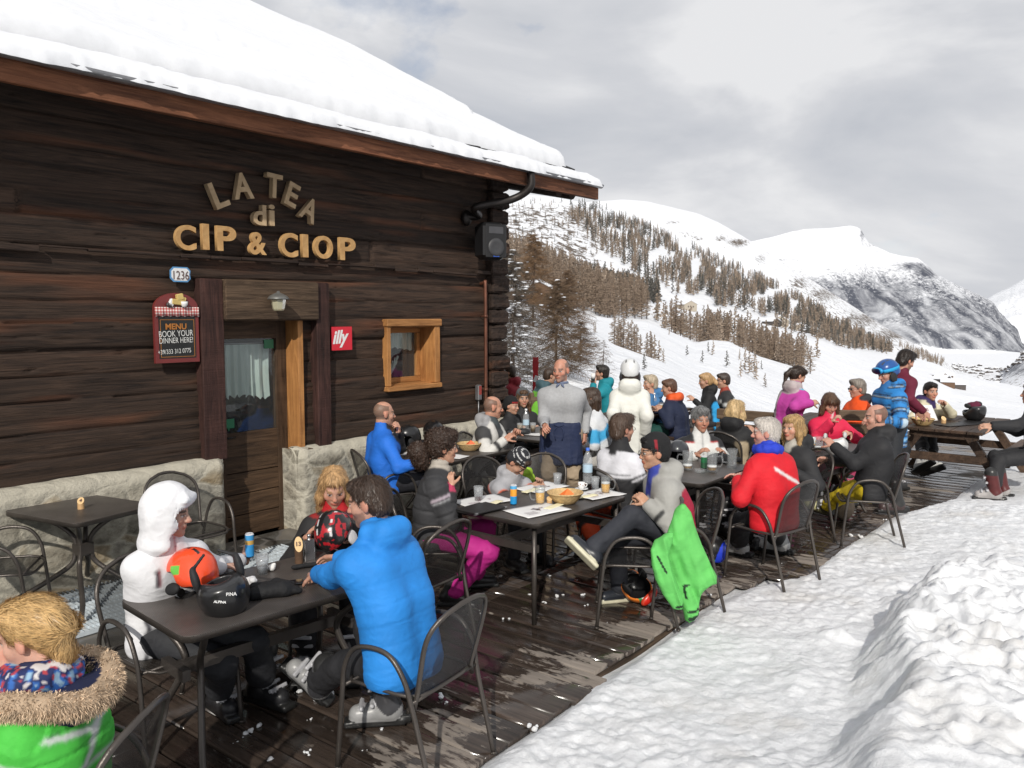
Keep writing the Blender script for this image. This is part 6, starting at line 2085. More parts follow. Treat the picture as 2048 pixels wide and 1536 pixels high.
table(T2C, T2A, 1.22, np.linalg.norm(e2 - e1), 'dark metal table in front with ski helmets, cups and gloves on it', 'curved')
a, b, c = G(885, 1016, Z), G(1080, 1047, Z), G(1262, 990, Z)
T3A = math.degrees(math.atan2(*(c - b)[:2])); T3C = (a + c) / 2
table(T3C, T3A, np.linalg.norm(c - b), np.linalg.norm(a - b), 'dark metal table with beer mugs, place mats and bread basket in the middle', 'legs')
a, b, c = G(37, 1016, Z), G(118, 1055, Z), G(288, 1014, Z)
T1A = math.degrees(math.atan2(*(c - b)[:2])); T1C = (a + c) / 2
table(T1C, T1A, np.linalg.norm(c - b), np.linalg.norm(a - b), 'empty dark metal table at the stone wall with one numbered wood block', 'pedestal')
WA = math.degrees(WH)
T4C = (-.66, 8.72); table(T4C, WA, 1.2, .8, 'dark metal table along the log wall between two balding men', 'curved')
T5C = (1.68, 7.75); table(T5C, WA, 1.15, .8, 'dark metal table with nearly empty beer mugs before the grey-haired man', 'legs')
T6C = (3.42, 9.0); table(T6C, WA + 4, 1.1, .75, 'dark metal table with the white ski helmet on it', 'curved')
T7C = (.42, 10.25); table(T7C, WA, 1.2, .8, 'dark metal table at the hut corner behind the waiter', 'legs')
p = G(2, 1132, .45); chair(p[0], p[1], 75, 'empty metal armchair at the far left edge by the stone wall')
p = G(372, 1062, .45); chair(p[0] + .02, p[1] + .05, 128, 'empty round-backed metal armchair against the stone wall behind the white hood')
chair(-.65, 5.44, -56, 'empty metal armchair with magenta trousers seen through its back')
p = G(1262, 1112, .45); C10 = (p[0], p[1]); chair(p[0], p[1], -84, 'metal armchair with the light green jacket hung over its back')
p = G(1200, 880, .45)
def picnic(NL, NR, FR, label, z=.755, bench=True):
 ex = unit(NR - NL); ey = unit(FR - NR)
 Wd = np.linalg.norm(NR - NL); L = np.linalg.norm(FR - NR)
 c = (NL + FR) / 2
 ang = math.atan2(ey[1], ey[0])
 e = empty('picnic_table', (c[0], c[1], 0), ang, label, 'picnic table')
 for i in range(5):
  m = MB(); w_ = Wd / 5
  m.box((0, -Wd / 2 + w_ * (i + .5), z - .02), (L / 2, w_ / 2 - .005, .02), bev=.006); m.build('table_board', M['picnic'], e)
 for s in (-1, 1):
  x = s * (L / 2 - .22) if s > 0 else -(L / 2 - .10)
  for sy in (-1, 1):
   m = MB()
   a = Vector((x, sy * Wd * .30, z - .05)); b = Vector((x, sy * (Wd * .5 + .30), -.03))
   d = (b - a); m.box((a + b) / 2, (.035, .05, d.length / 2), Matrix.Rotation(math.atan2(-d.y, -d.z), 3, 'X').inverted(), bev=.006)
   m.build('leg', M['picnic'], e)
  m = MB(); m.box((x + .07 * s, 0, .40), (.03, Wd / 2 + .30, .05), bev=.006); m.box((x, 0, z - .075), (.03, Wd / 2 - .06, .04)); m.build('cross_beam', M['picnic'], e)
 for sy in (-1, 1):
  m = MB()
  for k in range(2):
   m.box((0, sy * (Wd / 2 + .19 + k * .125), .465), (L / 2, .058, .02), bev=.006)
  m.build('seat', M['picnic'], e)
 return e, c, ex, ey
PT, PTC, PEX, PEY = picnic(G(1806, 853, .755), G(1966, 866, .755), G(2022, 838, .755), 'large brown picnic table on the snow at the right end of the terrace')
def back_table(x, y, ang, L, label):
 NL = np.array([x, y, 0]) ; dx = np.array([math.cos(R(ang)), -math.sin(R(ang)), 0]); dy = np.array([math.sin(R(ang)), math.cos(R(ang)), 0])
 return picnic(NL - dx * .38 - dy * L / 2, NL + dx * .38 - dy * L / 2, NL + dx * .38 + dy * L / 2, label)
back_table(1.95, 12.4, WA, 1.9, 'brown picnic table behind the white ski coat')
back_table(4.15, 11.35, WA, 1.9, 'brown picnic table with trays in front of the magenta jacket')
def bench(u, v, y, ang, L, label):
 p = D(u, v, y)
 e = empty('slatted_bench', (p[0], p[1], 0), PI / 2 - R(ang), label, 'bench')
 m = MB(); m.box((0, -.16, .44), (L / 2, .055, .02), bev=.006); m.box((0, -.02, .44), (L / 2, .055, .02), bev=.006); m.build('seat', M['bench'], e)
 m = MB(); m.box((0, .10, .72), (L / 2, .02, .07), bev=.012); m.box((0, .11, .90), (L / 2, .02, .07), bev=.012); m.build('backrest', M['bench'], e)
 for s in (-1, 1):
  m = MB(); m.box((s * (L / 2 - .15), .10, .42), (.035, .03, .46)); m.box((s * (L / 2 - .15), -.15, .21), (.035, .03, .21)); m.build('leg', M['bench'], e)
 return e
bench(1508, 812, 10.5, WA + 90, 1.1, 'weathered wooden bench behind the long blonde hair')
bench(1722, 835, 10.6, WA + 60, .9, 'weathered wooden bench under the orange jacket')
p = D(1037, 790, 13.0)
r_ = empty('board_fence', (p[0], p[1], 0), -R(5), 'low weathered board fence beyond the hut corner', 'fence')
for i in range(4):
 m = MB(); m.box((-.2, 0, .16 + i * .22), (1.5, .02, .10), bev=.008); m.build('board', M['bench'], r_)
for s in (-1.3, .2, 1.2):
 m = MB(); m.box((s, .05, .48), (.04, .03, .50)); m.build('post', M['bench'], r_)
M['skired'] = plain('red_ski', (.50, .02, .03), .3, 0, .1)
for i, (du, lean) in enumerate(((0, .03), (8, -.02))):
 p = D(1066 + du, 800, 15.0)
 r_ = empty('ski', (p[0], p[1], -.3), 0, ('red and white ski standing upright, tip towards the larches', 'second red ski just right of the first one')[i], 'ski')
 r_.rotation_euler = (0, lean, .2)
 m = MB(); 
 pts = [(0, 0), (.0, .4), (0, 1.1), (.0, 1.5), (.0, 1.66), (-.03, 1.74)]
 for (a, b), wd in zip(zip(pts[:-1], pts[1:]), (.05, .042, .045, .052, .045)):
  m.box(((a[0] + b[0]) / 2, 0, (a[1] + b[1]) / 2), (.008, wd, (b[1] - a[1]) / 2))
 m.build('blade', M['skired'], r_, rot=(0, 0, 1.4))
 for z0 in (.5, .8, 1.15, 1.35):
  m = MB(); m.box((.0, -.0, z0), (.0095, .03, .06), (.4, 0, 0)); m.build('white_marking', M['white'], r_, rot=(0, 0, 1.4))
 m = MB(); m.box((.04, 0, .75), (.03, .03, .08), bev=.01); m.build('binding', M['black'], r_, rot=(0, 0, 1.4))
# things on the tables
def ring_noise(seed, a):
 return lambda i, t_: 1 + a * math.sin(t_ * 24 + i * PI)
def basket(u, v, y=None, label='', z=Z, s=1.0, napkin=None):
 p = D(u, v, y) if y else G(u, v, z)
 r_ = empty('bread_basket', (p[0], p[1], z), 0, label, 'basket')
 t = M.get('wickerm') or m_attr('wicker', .7, 150, .5, .004, var=.25); M['wickerm'] = t
 m = MB(); m.col = (.52, .36, .17)
 pr = [(0, .004), (.072, .004)] + [(.075 + .045 * (k / 9) ** .8, .008 + .062 * k / 9) for k in range(10)] + [(.127, .072), (.127, .080), (.118, .082), (.112, .074), (.08, .02), (0, .012)]
 m.lathe([(a * s, b * s) for a, b in pr], n=56, wob=ring_noise(1, .022)); m.build('wicker_bowl', t, r_)
 if napkin:
  m = MB(); m.col = napkin
  m.add([(-.02, -.06, .05), (.07, -.02, .075), (.05, .06, .06), (-.05, .03, .055), (.02, .0, .115)], [(0, 1, 4), (1, 2, 4), (2, 3, 4), (3, 0, 4)]); m.build('napkin', M['plastic'], r_)
 return r_
def beer(u, v, label, fill=.6, y=None, z=Z, handle=1, s=1.0):
 p = D(u, v, y) if y else G(u, v, z)
 r_ = empty('beer_mug', (p[0], p[1], z + .001), 0, label, 'beer mug', 'glass beer mugs')
 m = MB(); m.lathe([(0, .004 * s), (.036 * s, .004 * s), (.039 * s, .0), (.040 * s, .02 * s), (.037 * s, .05 * s), (.038 * s, .10 * s), (.041 * s, .145 * s), (.038 * s, .145 * s), (.0355 * s, .10 * s), (.034 * s, .05 * s), (.034 * s, .018 * s), (0, .014 * s)], n=24, wob=lambda i, a: 1 + (.02 * math.cos(a * 10) if 2 <= i <= 5 else 0)); m.build('mug_glass', M['glass'], r_)
 m = MB(); m.tube(spline([(handle * .037 * s, 0, .115 * s), (handle * .068 * s, 0, .118 * s), (handle * .078 * s, 0, .085 * s), (handle * .066 * s, 0, .045 * s), (handle * .037 * s, 0, .04 * s)], 5), .006 * s, 6); m.build('mug_handle', M['glass'], r_)
 if fill > 0:
  h = .016 + fill * .115
  m = MB(); m.lathe([(0, .016 * s), (.0325 * s, .018 * s), (.0325 * s, .05 * s if h > .05 else h * s), (.0345 * s, h * s), (0, h * s + .0005)], n=20); m.build('beer', M['beer'], r_)
  m = MB(); m.lathe([(0, h * s + .001), (.0345 * s, h * s + .001), (.0350 * s, (h + .014) * s), (0, (h + .015) * s)], n=20); m.build('foam', M['white'], r_)
 return r_
def cup(u, v, label, h=.11, r0=.028, r1=.038, fill=None, y=None, z=Z, mat='cupplastic', name='plastic_cup', cat='cup', straw=None, dots=None):
 p = D(u, v, y) if y else G(u, v, z)
 r_ = empty(name, (p[0], p[1], z + .001), 0, label, cat)
 m = MB(); m.lathe([(0, .003), (r0, .003), (r0 + .001, 0), (r1, h), (r1 - .0025, h), (r0 - .001, .006), (0, .006)], n=24); m.build('cup_wall', M[mat], r_)
 if fill:
  col, f = fill
  mt = plain('drink', col, .15)
  rr = r0 + (r1 - r0) * f
  m = MB(); m.lathe([(0, .007), (r0 - .002, .007), (rr - .0035, h * f), (0, h * f)], n=20); m.build('drink', mt, r_)
 if dots:
  m = MB(); m.col = dots
  for i in range(9):
   a = i * 2 * PI / 9
   for zz in (.3, .6):
    rr = r0 + (r1 - r0) * (zz + .08 * (i % 2)) + .0006
    m.sphere((rr * math.cos(a + zz), rr * math.sin(a + zz), h * (zz + .08 * (i % 2))), (.006, .006, .007), 6, 4)
  m.build('printed_dots', M['plastic'], r_)
 if straw:
  m = MB(); m.col = straw; m.tube([(.0, 0, .02), (.015, .01, h + .07)], .003, 6); m.build('straw', M['plastic'], r_)
 return r_
def can(u, v, label, bands, z=Z, h=.155, r=.0265, loc=None):
 p = loc if loc is not None else G(u, v, z)
 r_ = empty('drink_can', (p[0], p[1], p[2] if loc is not None else z + .001), .4, label, 'can')
 m = MB()
 z0 = 0
 prof = [(0, .003), (r * .8, 0), (r, .008)]
 m.col = bands[0][1]; m.lathe(prof, n=20)
 zc = .008
 for f, c in bands:
  m.col = c; m.lathe([(r, zc), (r, zc + (h - .016) * f)], n=20); zc += (h - .016) * f
 m.build('can_body', M['shell'], r_)
 m = MB(); m.col = (.6, .6, .62); m.lathe([(r, zc), (r * .82, h), (r * .8, h - .004), (0, h - .004)], n=20); m.tube([(-.01, 0, h), (.008, 0, h + .001)], .004, 5); m.build('can_lid', M['shell'], r_)
 return r_
def bottle(u, v, label, y=None, z=Z, h=.30, s=1.0, cap=(.05, .15, .6)):
 p = D(u, v, y) if y else G(u, v, z)
 r_ = empty('water_bottle', (p[0], p[1], z + .001), 0, label, 'bottle')
 pr = [(0, 0), (.036, .002), (.040, .02)] + [(.040 - .002 * (k % 2), .03 + k * .012) for k in range(12)] + [(.040, .19), (.034, .225), (.018, .26), (.014, .275), (.014, .285)]
 m = MB(); m.lathe([(a * s, b * s) for a, b in pr], n=20); m.build('bottle_wall', M['cupplastic'], r_)
 m = MB(); m.col = (.45, .60, .72); m.lathe([(.0405 * s, .10 * s), (.0405 * s, .165 * s)], n=20); m.build('label_band', M['plastic'], r_)
 m = MB(); m.col = cap; m.lathe([(.016 * s, .278 * s), (.016 * s, .30 * s), (0, .30 * s)], n=12); m.build('cap', M['plastic'], r_)
 return r_
def paper(u, v, w_, d_, ang, label, mat='paper', z=Z, name='place_mat', cat='paper', th=.0, print_=None, y=None, rise=.004):
 p = D(u, v, y) if y else G(u, v, z)
 r_ = empty(name, (p[0], p[1], z + rise), -R(ang), label, cat)
 nx, ny = 14, 10
 V = []
 for i in range(nx):
  for j in range(ny):
   x, yy = (i / (nx - 1) - .5) * w_, (j / (ny - 1) - .5) * d_
   V.append((x, yy, .006 * vnoise(np.array([[x * 9 + u, yy * 9, v * .1]]))[0] + .005 + .02 * max(0, abs(x) / w_ - .4) * vnoise(np.array([[x * 4 + u, yy * 3, .5]]))[0]))
 I = np.arange(nx * ny).reshape(nx, ny)
 Q = np.stack([I[:-1, :-1], I[1:, :-1], I[1:, 1:], I[:-1, 1:]], -1).reshape(-1, 4)
 o = obj('sheet', np_mesh('sheet', V, Q), M[mat], r_)
 s_ = o.modifiers.new('s', 'SOLIDIFY'); s_.thickness = .0015 + th; s_.offset = -1
 if print_:
  rr = random.Random(int(u))
  m = MB(); m.col = print_
  for k in range(9):
   a = rr.uniform(0, 6.28)
   m.box((rr.uniform(-.06, .08), rr.uniform(-.04, .05), .0085), (rr.uniform(.008, .03), rr.uniform(.006, .014), .0006), (0, 0, a))
  for k in range(4):
   m.box((-w_ * .25, -d_ * .3 + k * .02, .0085), (w_ * .12, .002, .0006))
  m.build('print', M['plastic'], r_)
 return r_
def block(u, v, num, label, h=.07, r=.022, z=Z, y=None, ang=0):
 p = D(u, v, y) if y else G(u, v, z)
 r_ = empty('table_number', (p[0], p[1], z + .001), ang, label, 'table number')
 m = MB(); n = 16
 vs = [(r * math.cos(2 * PI * i / n), r * math.sin(2 * PI * i / n), 0) for i in range(n)] + [(r * math.cos(2 * PI * i / n), r * math.sin(2 * PI * i / n), h * (.82 + .30 * math.sin(2 * PI * i / n))) for i in range(n)]
 m.add(vs, [(i, (i + 1) % n, n + (i + 1) % n, n + i) for i in range(n)], True); m.build('branch', M['bark'] if h > .09 else M['cutwood'], r_)
 m = MB(); m.add(vs[n:], [tuple(range(n))], False); m.build('cut_face', plain('pale_cut_face', (.70, .48, .24), .6), r_, loc=(0, 0, .0006))
 if num:
  me = fit(text_mesh(num, 1, .002, .03), None, r * 1.1)
  sl = math.atan2(h * .6, 2 * r)
  obj('numeral', me, M['ink'], r_, mtx=Matrix.Translation(Vector((0, 0, h * .82 + .003))) @ Matrix.Rotation(math.atan(h * .30 / r), 4, 'X'))
 return r_
def blob(name, prims, h, mat, col, p, rz, label, cat, nz=.006, nf=25, paint=None, group=None):
 o = sculpt(name, prims, h, M[mat], None, col, paint, lambda g: nz * fbm(g.V * nf, 3, 5))
 o.location = tuple(float(x) for x in p); o.rotation_euler = (0, 0, rz) if isinstance(rz, (int, float)) else rz
 return tag(o, label, cat, group)
def loose_helmet(p, rot, label, col, trim=(.012, .012, .013), goggles=None, s=1.0, paint=None, strap=True):
 e = empty('ski_helmet', p, 0, label, 'helmet')
 e.rotation_euler = rot; e.scale = (s, s, s)
 pr = [el((0, -.012, .048), (.108, .134, .112), .02, b='shell'), el((0, -.075, .0), (.092, .075, .075), .03, b='shell'), bx((0, .115, -.055), (.2, .115, .085), .03, .02, s=-1), bx((0, 0, -.135), (.2, .3, .09), .02, .02, s=-1), el((0, -.012, .035), (.094, .118, .099), .01, s=-1)]
 def pt(g, C):
  ins = ((g.x / .098) ** 2 + ((g.y + .012) / .122) ** 2 + ((g.z - .035) / .103) ** 2) < 1.03
  for y0 in (.045, -.02, -.08):
   for x0 in (-.045, .045):
    m_ = (np.abs(g.x - x0) < .007) & (np.abs(g.y - y0) < .022) & (g.z > .06)
    C[m_] = trim
  if paint: paint(g, C)
  C[ins] = trim
  C[g.z < -.038] = trim
 sculpt('shell', pr, .006, M['shell'], e, col, pt)
 pp = [el((.090, .0, -.045), (.018, .045, .060 if strap else .03), .01, b='p')] + ([rc((.09, .01, -.09), .008, (.03, .05, -.12), .007, .01, 'p')] if strap else [])
 sculpt('ear_pad', pp, .007, M['fabric'], e, trim)
 pp = [el((-.090, .0, -.045), (.018, .045, .060 if strap else .03), .01, b='p')] + ([rc((-.09, .01, -.09), .008, (-.03, .05, -.12), .007, .01, 'p')] if strap else [])
 sculpt('ear_pad', pp, .007, M['fabric'], e, trim)
 if goggles:
  gp = [el((0, .112, .070), (.088, .035, .043), .01, b='frame'), el((0, .06, .07), (.075, .055, .07), .01, s=-1)]
  def gpaint(g, C):
   C[(g.y > .128) & (np.abs(g.x) < .074) & (np.abs(g.z - .07) < .033)] = goggles[1]
  sculpt('goggles', gp, .006, M['shell'], e, goggles[0], gpaint)
 return e
# wall table
block(162, 1018, '4', 'small cut branch number block alone on the empty wall table', .075, .024, ang=R(15))
# front table
p = G(374, 1200, Z)
loose_helmet((p[0] - .01, p[1] + .05, Z + .085), (R(-12), R(20), R(62)), 'bright orange-red ski helmet lying on the front table', (.78, .075, .022), strap=False, s=1.08, paint=lambda g, C: C.__setitem__(((g.x < -.07) & (np.abs(g.y + .02) < .028) & (np.abs(g.z - .04) < .02)), (.12, .45, .05)))
p = G(432, 1224, Z)
hb = loose_helmet((p[0] + .01, p[1] + .04, Z + .138), (R(170), R(14), R(205)), 'black ski helmet lying upturned in front of the orange-red one', (.016, .016, .017), (.026, .026, .028), s=1.17)
def lay_text(txt, p, h_, rz, mat, name, parent=None, rx=0.0, col=None):
 me = fit(text_mesh(txt, 1, .002, .012), None, h_)
 return obj(name, me, M[mat], parent, p, (rx, 0, rz))
M['decal'] = plain('white_decal', (.70, .70, .70), .4)
dq = Matrix.Translation(hb.location) @ hb.rotation_euler.to_matrix().to_4x4() @ Matrix.Diagonal((1.17, 1.17, 1.17, 1))
def decal(txt, root, W4, u, v, y, h_, tilt, roll, nm='logo'):
 p = D(u, v, y)
 w4 = Matrix.Translation(Vector(p)) @ Euler((R(90) + tilt, roll, R(8))).to_matrix().to_4x4()
 o = obj(nm, fit(text_mesh(txt, 1, .0015, .014), None, h_), M['decal'], root, mtx=W4.inverted() @ w4)
 return o
hp = hb.location
decal('PINA', hb, dq, 463, 1188, hp.y - .158, .016, R(-6), R(-2))
decal('ALPINA', hb, dq, 440, 1204, hp.y - .168, .012, R(-32), R(6))
p = G(350, 1192, Z)
o = MB(); o.col = (.78, .78, .80); o.tube([(-.055, 0, .026), (.055, 0, .026)], .024, 14); r_ = empty('white_case', (p[0], p[1], Z + .002), R(-38), 'white rounded case lying by the orange-red helmet', 'case'); o.build('case_body', M['shell'], r_)
o = MB(); o.col = (.02, .02, .02); o.tube([(-.056, 0, .026), (-.064, 0, .026)], .022, 14); o.tube([(.056, 0, .026), (.062, 0, .026)], .022, 14); o.build('end_cap', M['shell'], r_)
cup(525, 1148, 'clear empty plastic cup on the front table beside crumpled tissue', fill=((.62, .64, .66), .35))
p = G(543, 1142, Z); blob('crumpled_tissue', [el((0, 0, .02), (.022, .018, .022), .01), el((.01, .008, .03), (.014, .014, .016), .01)], .004, 'fabric', (.78, .77, .75), (p[0], p[1], Z), 0, 'small white crumpled tissue right of the plastic cup', 'tissue', .008, 60)
p = G(500, 1170, Z); blob('crumpled_wrapper', [el((0, 0, .022), (.034, .03, .026), .01), el((.02, -.015, .03), (.022, .02, .02), .01)], .004, 'plastic', (.60, .60, .61), (p[0], p[1], Z), 0, 'crumpled clear wrapper beside the black helmet', 'wrapper', .012, 50)
p = G(548, 1195, Z)
blob('ski_gloves', [rc((-.10, 0, .03), .035, (.05, .02, .035), .045, .03), rc((.05, .02, .035), .03, (.12, .04, .022), .016, .02), rc((.05, .0, .03), .025, (.13, .0, .02), .015, .02), rc((.0, .06, .03), .04, (-.09, .08, .028), .035, .03), rc((.02, .07, .05), .03, (.10, .09, .03), .018, .02)], .008, 'fabric', (.010, .010, .011), (p[0], p[1], Z), R(20), 'pair of black ski gloves heaped beside the black helmet', 'gloves', .006, 30)
p = G(582, 1170, Z); r_ = empty('phone', (p[0], p[1], Z + .012), R(25), 'dark phone with pale edge beside the black gloves', 'phone')
m = MB(); m.box((0, 0, 0), (.07, .036, .004), bev=.003); m.build('phone_body', M['black'], r_); m = MB(); m.box((0, 0, .0045), (.066, .033, .0006)); m.build('screen', plain('dark_screen', (.01, .012, .02), .08), r_)
block(598, 1126, '13', 'tall branch number block marked 13 on the front table', .135, .024, ang=R(20))
p = G(619, 1120, Z); r_ = empty('hip_flask', (p[0], p[1], Z + .001), R(30), 'shiny steel hip flask beside the 13 block', 'flask')
m = MB(); m.prism(rrect(.036, .012, .011), 0, .125); m.build('flask_body', plain('polished_steel', (.55, .55, .56), .2, .95, .1), r_)
m = MB(); m.lathe([(.014, .125), (.010, .135), (.010, .14), (.012, .14), (.012, .155), (0, .156)], n=12); m.build('flask_cap', plain('polished_steel_cap', (.5, .5, .5), .25, .9), r_)
p = G(612, 1137, Z); blob('thin_gloves', [rc((-.07, 0, .015), .014, (.07, .01, .015), .014, .01), rc((.0, .02, .014), .012, (.09, .03, .012), .01, .01)], .006, 'fabric', (.012, .012, .013), (p[0], p[1], Z), R(25), 'thin dark glove lying before the 13 block', 'glove', .004, 40)
cup(652, 1152, 'small green cup by the blue jacket sleeve', h=.06, r0=.026, r1=.034, mat='green_sticker', name='green_cup')
pz = G(664, 1120, Z)
loose_helmet((pz[0], pz[1] + .12, Z + .115), (R(-50), R(10), R(165)), 'black ski helmet with red pattern and white edge in front of the blonde woman', (.012, .011, .012), (.60, .58, .58), paint=lambda g, C: C.__setitem__((vnoise(g.V * 48, 3) > .18) & (g.z > .02), (.40, .012, .02)))
# middle table
A3_ = -(90 - T3A)
paper(965, 1003, .42, .30, T3A - 75, 'printed place mat under the cup of red drink', print_=(.45, .38, .40))
paper(985, 1010, .20, .06, T3A - 95, 'folded yellow napkin on the left place mat', 'yellowpaper', name='paper_napkin', cat='napkin', th=.004, rise=.012)
paper(1075, 1022, .42, .30, T3A - 78, 'printed place mat at the near corner with a yellow napkin', print_=(.40, .36, .38))
paper(1108, 1016, .20, .06, T3A - 95, 'folded yellow napkin behind the front beer mug', 'yellowpaper', name='paper_napkin', cat='napkin', th=.004, rise=.012)
paper(1082, 976, .42, .28, T3A - 85, 'printed place mat in front of the bent-over child', print_=(.45, .40, .40))
paper(1062, 984, .20, .06, T3A - 95, 'folded yellow napkin by the child', 'yellowpaper', name='paper_napkin', cat='napkin', th=.004, rise=.012)
paper(1195, 990, .40, .28, T3A - 80, 'printed place mat under the right-hand beer mug', print_=(.48, .40, .40))
paper(1172, 996, .20, .06, T3A - 70, 'folded yellow napkin between basket and right-hand mug', 'yellowpaper', name='paper_napkin', cat='napkin', th=.004, rise=.012)
for k, (u, v) in enumerate(((955, 1020), (962, 1022))):
 p = G(u, v, Z)
 r_ = empty('menu_folder', (p[0], p[1], Z + .008 + k * .013), -R(T3A - 92 + k * 6), ('lower black menu folder at the table corner', 'upper black menu folder with steel corners')[k], 'menu')
 m = MB(); m.box((0, 0, 0), (.16, .115, .006), bev=.003); m.build('cover', M['leather'], r_)
 m = MB()
 for s in (-1, 1):
  m.box((.15 * s, -.108, 0), (.011, .009, .0072), bev=.002)
 m.build('metal_corner', M['zinc'], r_)
cup(957, 1003, 'clear plastic cup with a little red drink on the left place mat', fill=((.12, .01, .012), .28), h=.12, r0=.029, r1=.039)
can(1027, 1009, 'tall blue and orange soft drink can', [(.42, (.02, .28, .62)), (.40, (.85, .36, .04)), (.18, (.10, .40, .70))])
beer(1080, 1010, 'front beer mug, two thirds full, left of the basket', .72, handle=-1)
basket(1130, 1006, None, 'round wicker bread basket with an orange napkin between the beer mugs', napkin=(.85, .20, .05), s=1.12)
block(1099, 1008, '', 'short cut branch block tucked behind the front mug', .05, .022)
beer(1211, 988, 'right-hand beer mug, half full, by the grey and red jacket', .60)
cup(1190, 980, 'clear plastic cup next to the right-hand mug')
cup(1115, 970, 'clear plastic cup at the far edge of the middle table', h=.10)
p = G(1163, 980, Z); r_ = empty('espresso_cup', (p[0], p[1], Z), 0, 'espresso cup with brown dots on a white saucer', 'coffee cup')
m = MB(); m.lathe([(0, .004), (.03, .004), (.055, .012), (.055, .015), (.03, .008), (0, .008)], n=24); m.build('saucer', M['white'], r_)
m = MB(); m.lathe([(0, .009), (.022, .009), (.030, .035), (.030, .065), (.027, .065), (.02, .015), (0, .015)], n=20); m.tube(spline([(.028, 0, .055), (.045, 0, .052), (.04, 0, .03), (.026, 0, .028)], 4), .004, 6); m.build('cup_body', M['white'], r_)
m = MB(); m.col = (.28, .10, .04)
for i in range(10):
 m.sphere((.0302 * math.cos(i * .628), .0302 * math.sin(i * .628), .042 + .012 * (i % 2)), (.004, .004, .005), 6, 4)
m.build('printed_dots', M['plastic'], r_)
bottle(1175, 968, 'clear water bottle standing at the back of the middle table', h=.3, s=1.05)
# table by the log wall
basket(938, 886, 8.85, 'pale wicker basket on the table by the log wall', s=1.05, napkin=(.75, .15, .06))
cup(891, 872, 'white paper cup with yellow straw by the log wall', h=.10, r0=.03, r1=.04, y=8.95, mat='white', name='paper_cup', straw=(.85, .65, .02), dots=(.6, .05, .05))
p = D(907, 880, 8.75); r_ = empty('wine_glass', (p[0], p[1], Z + .001), 0, 'stemmed glass behind the curly hair', 'glass')
m = MB(); m.lathe([(0, 0), (.03, .001), (.005, .008), (.004, .08), (.02, .10), (.034, .14), (.031, .20), (.029, .20), (.032, .14), (.018, .103), (0, .10)], n=20); m.build('glass_body', M['glass'], r_)
paper(840, 882, .36, .26, 10, 'pale place mat beside the man in bright blue', y=8.6, print_=(.3, .3, .5))
paper(905, 897, .3, .2, 30, 'crumpled white paper at the near side of the wall table', y=8.45)
p = D(815, 850, 8.95); loose_helmet((p[0], p[1], Z + .11), (R(0), R(5), R(120)), 'black ski helmet on the wall table in front of the bright blue jacket', (.014, .014, .015), goggles=((.02, .02, .02), (.2, .2, .22)))
p = D(868, 846, 9.15); loose_helmet((p[0], p[1], Z + .12), (R(10), R(0), R(200)), 'second black ski helmet on the wall table, nearer the white paper cup', (.010, .010, .011), s=1.08)
p = D(845, 866, 8.9); blob('black_gloves', [rc((-.12, 0, .03), .04, (.1, .02, .03), .045, .03), el((0, .08, .05), (.1, .06, .05), .03)], .01, 'fabric', (.012, .012, .014), (p[0], p[1], Z), .3, 'heap of dark gloves between the two black helmets', 'gloves')
# table at the corner
bottle(1052, 843, 'water bottle on the corner table left of the waiter', y=10.2, s=1.0, cap=(.7, .7, .7))
cup(1040, 845, 'glass with golden drink on the corner table', y=10.2, fill=((.55, .32, .06), .8), h=.12)
cup(1066, 842, 'second glass with golden drink near the waiter', y=10.25, fill=((.55, .32, .06), .7), h=.12)
p = D(1035, 858, 10.0); blob('ski_goggles', [el((-.08, 0, .04), (.07, .05, .04), .02), el((.08, .01, .04), (.08, .05, .045), .02)], .01, 'shiny_fabric', (.015, .017, .02), (p[0], p[1], Z), .2, 'dark goggles and gloves on the corner table', 'goggles')
paper(1078, 858, .3, .22, 20, 'white plate paper on the corner table beside the waiter', y=10.0)
# beers before the grey-haired man
beer(1375, 936, 'nearly empty beer mug left of the green numbered can', .14, y=7.72, s=1.25, handle=-1)
beer(1424, 940, 'nearly empty beer mug nearest the red jacket', .18, y=7.62, s=1.25)
beer(1464, 926, 'empty tall beer mug at the sleeve of the red jacket', .0, y=7.85, s=1.25, handle=-1)
p = D(1408, 925, 7.8); can(0, 0, 'small green can between the nearly empty beer mugs', [(.5, (.03, .10, .05)), (.5, (.02, .16, .06))], loc=(p[0], p[1], Z + .001), h=.12, r=.03)
p = D(1400, 938, 7.6); r_ = empty('glass_ashtray', (p[0], p[1], Z + .001), 0, 'clear glass ashtray in front of the green can', 'ashtray'); m = MB(); m.lathe([(0, .006), (.04, .006), (.05, .03), (.055, .03), (.05, 0), (0, 0)], n=20); m.build('glass_body', M['glass'], r_)
p = D(1355, 918, 7.95); loose_helmet((p[0], p[1], Z + .10), (R(10), R(0), R(150)), 'dark grey ski helmet by the arm of the grey-haired man', (.035, .037, .042), s=.95)
p = D(1442, 905, 8.05); blob('dark_gloves', [rc((-.13, 0, .03), .04, (.1, .02, .03), .045, .03), el((0, .05, .05), (.12, .06, .05), .03), rc((.1, 0, .05), .03, (.2, .03, .03), .025, .02)], .01, 'fabric', (.014, .014, .016), (p[0], p[1], Z), .1, 'black gloves under the hands of the grey-haired man', 'gloves')
# table of the yellow trousers
beer(1637, 896, 'beer mug with a last finger of beer next to the white helmet', .2, y=8.75, s=1.15)
cup(1624, 880, 'white paper cup with orange print left of the white helmet', h=.12, r0=.032, r1=.042, y=9.0, mat='white', name='paper_cup', dots=(.8, .4, .05))
p = D(1672, 870, 8.95)
loose_helmet((p[0], p[1], Z + .10), (R(165), R(8), R(150)), 'white ski helmet upside down in front of the pink-red jacket', (.70, .70, .69), (.50, .50, .49), s=1.12, strap=False)
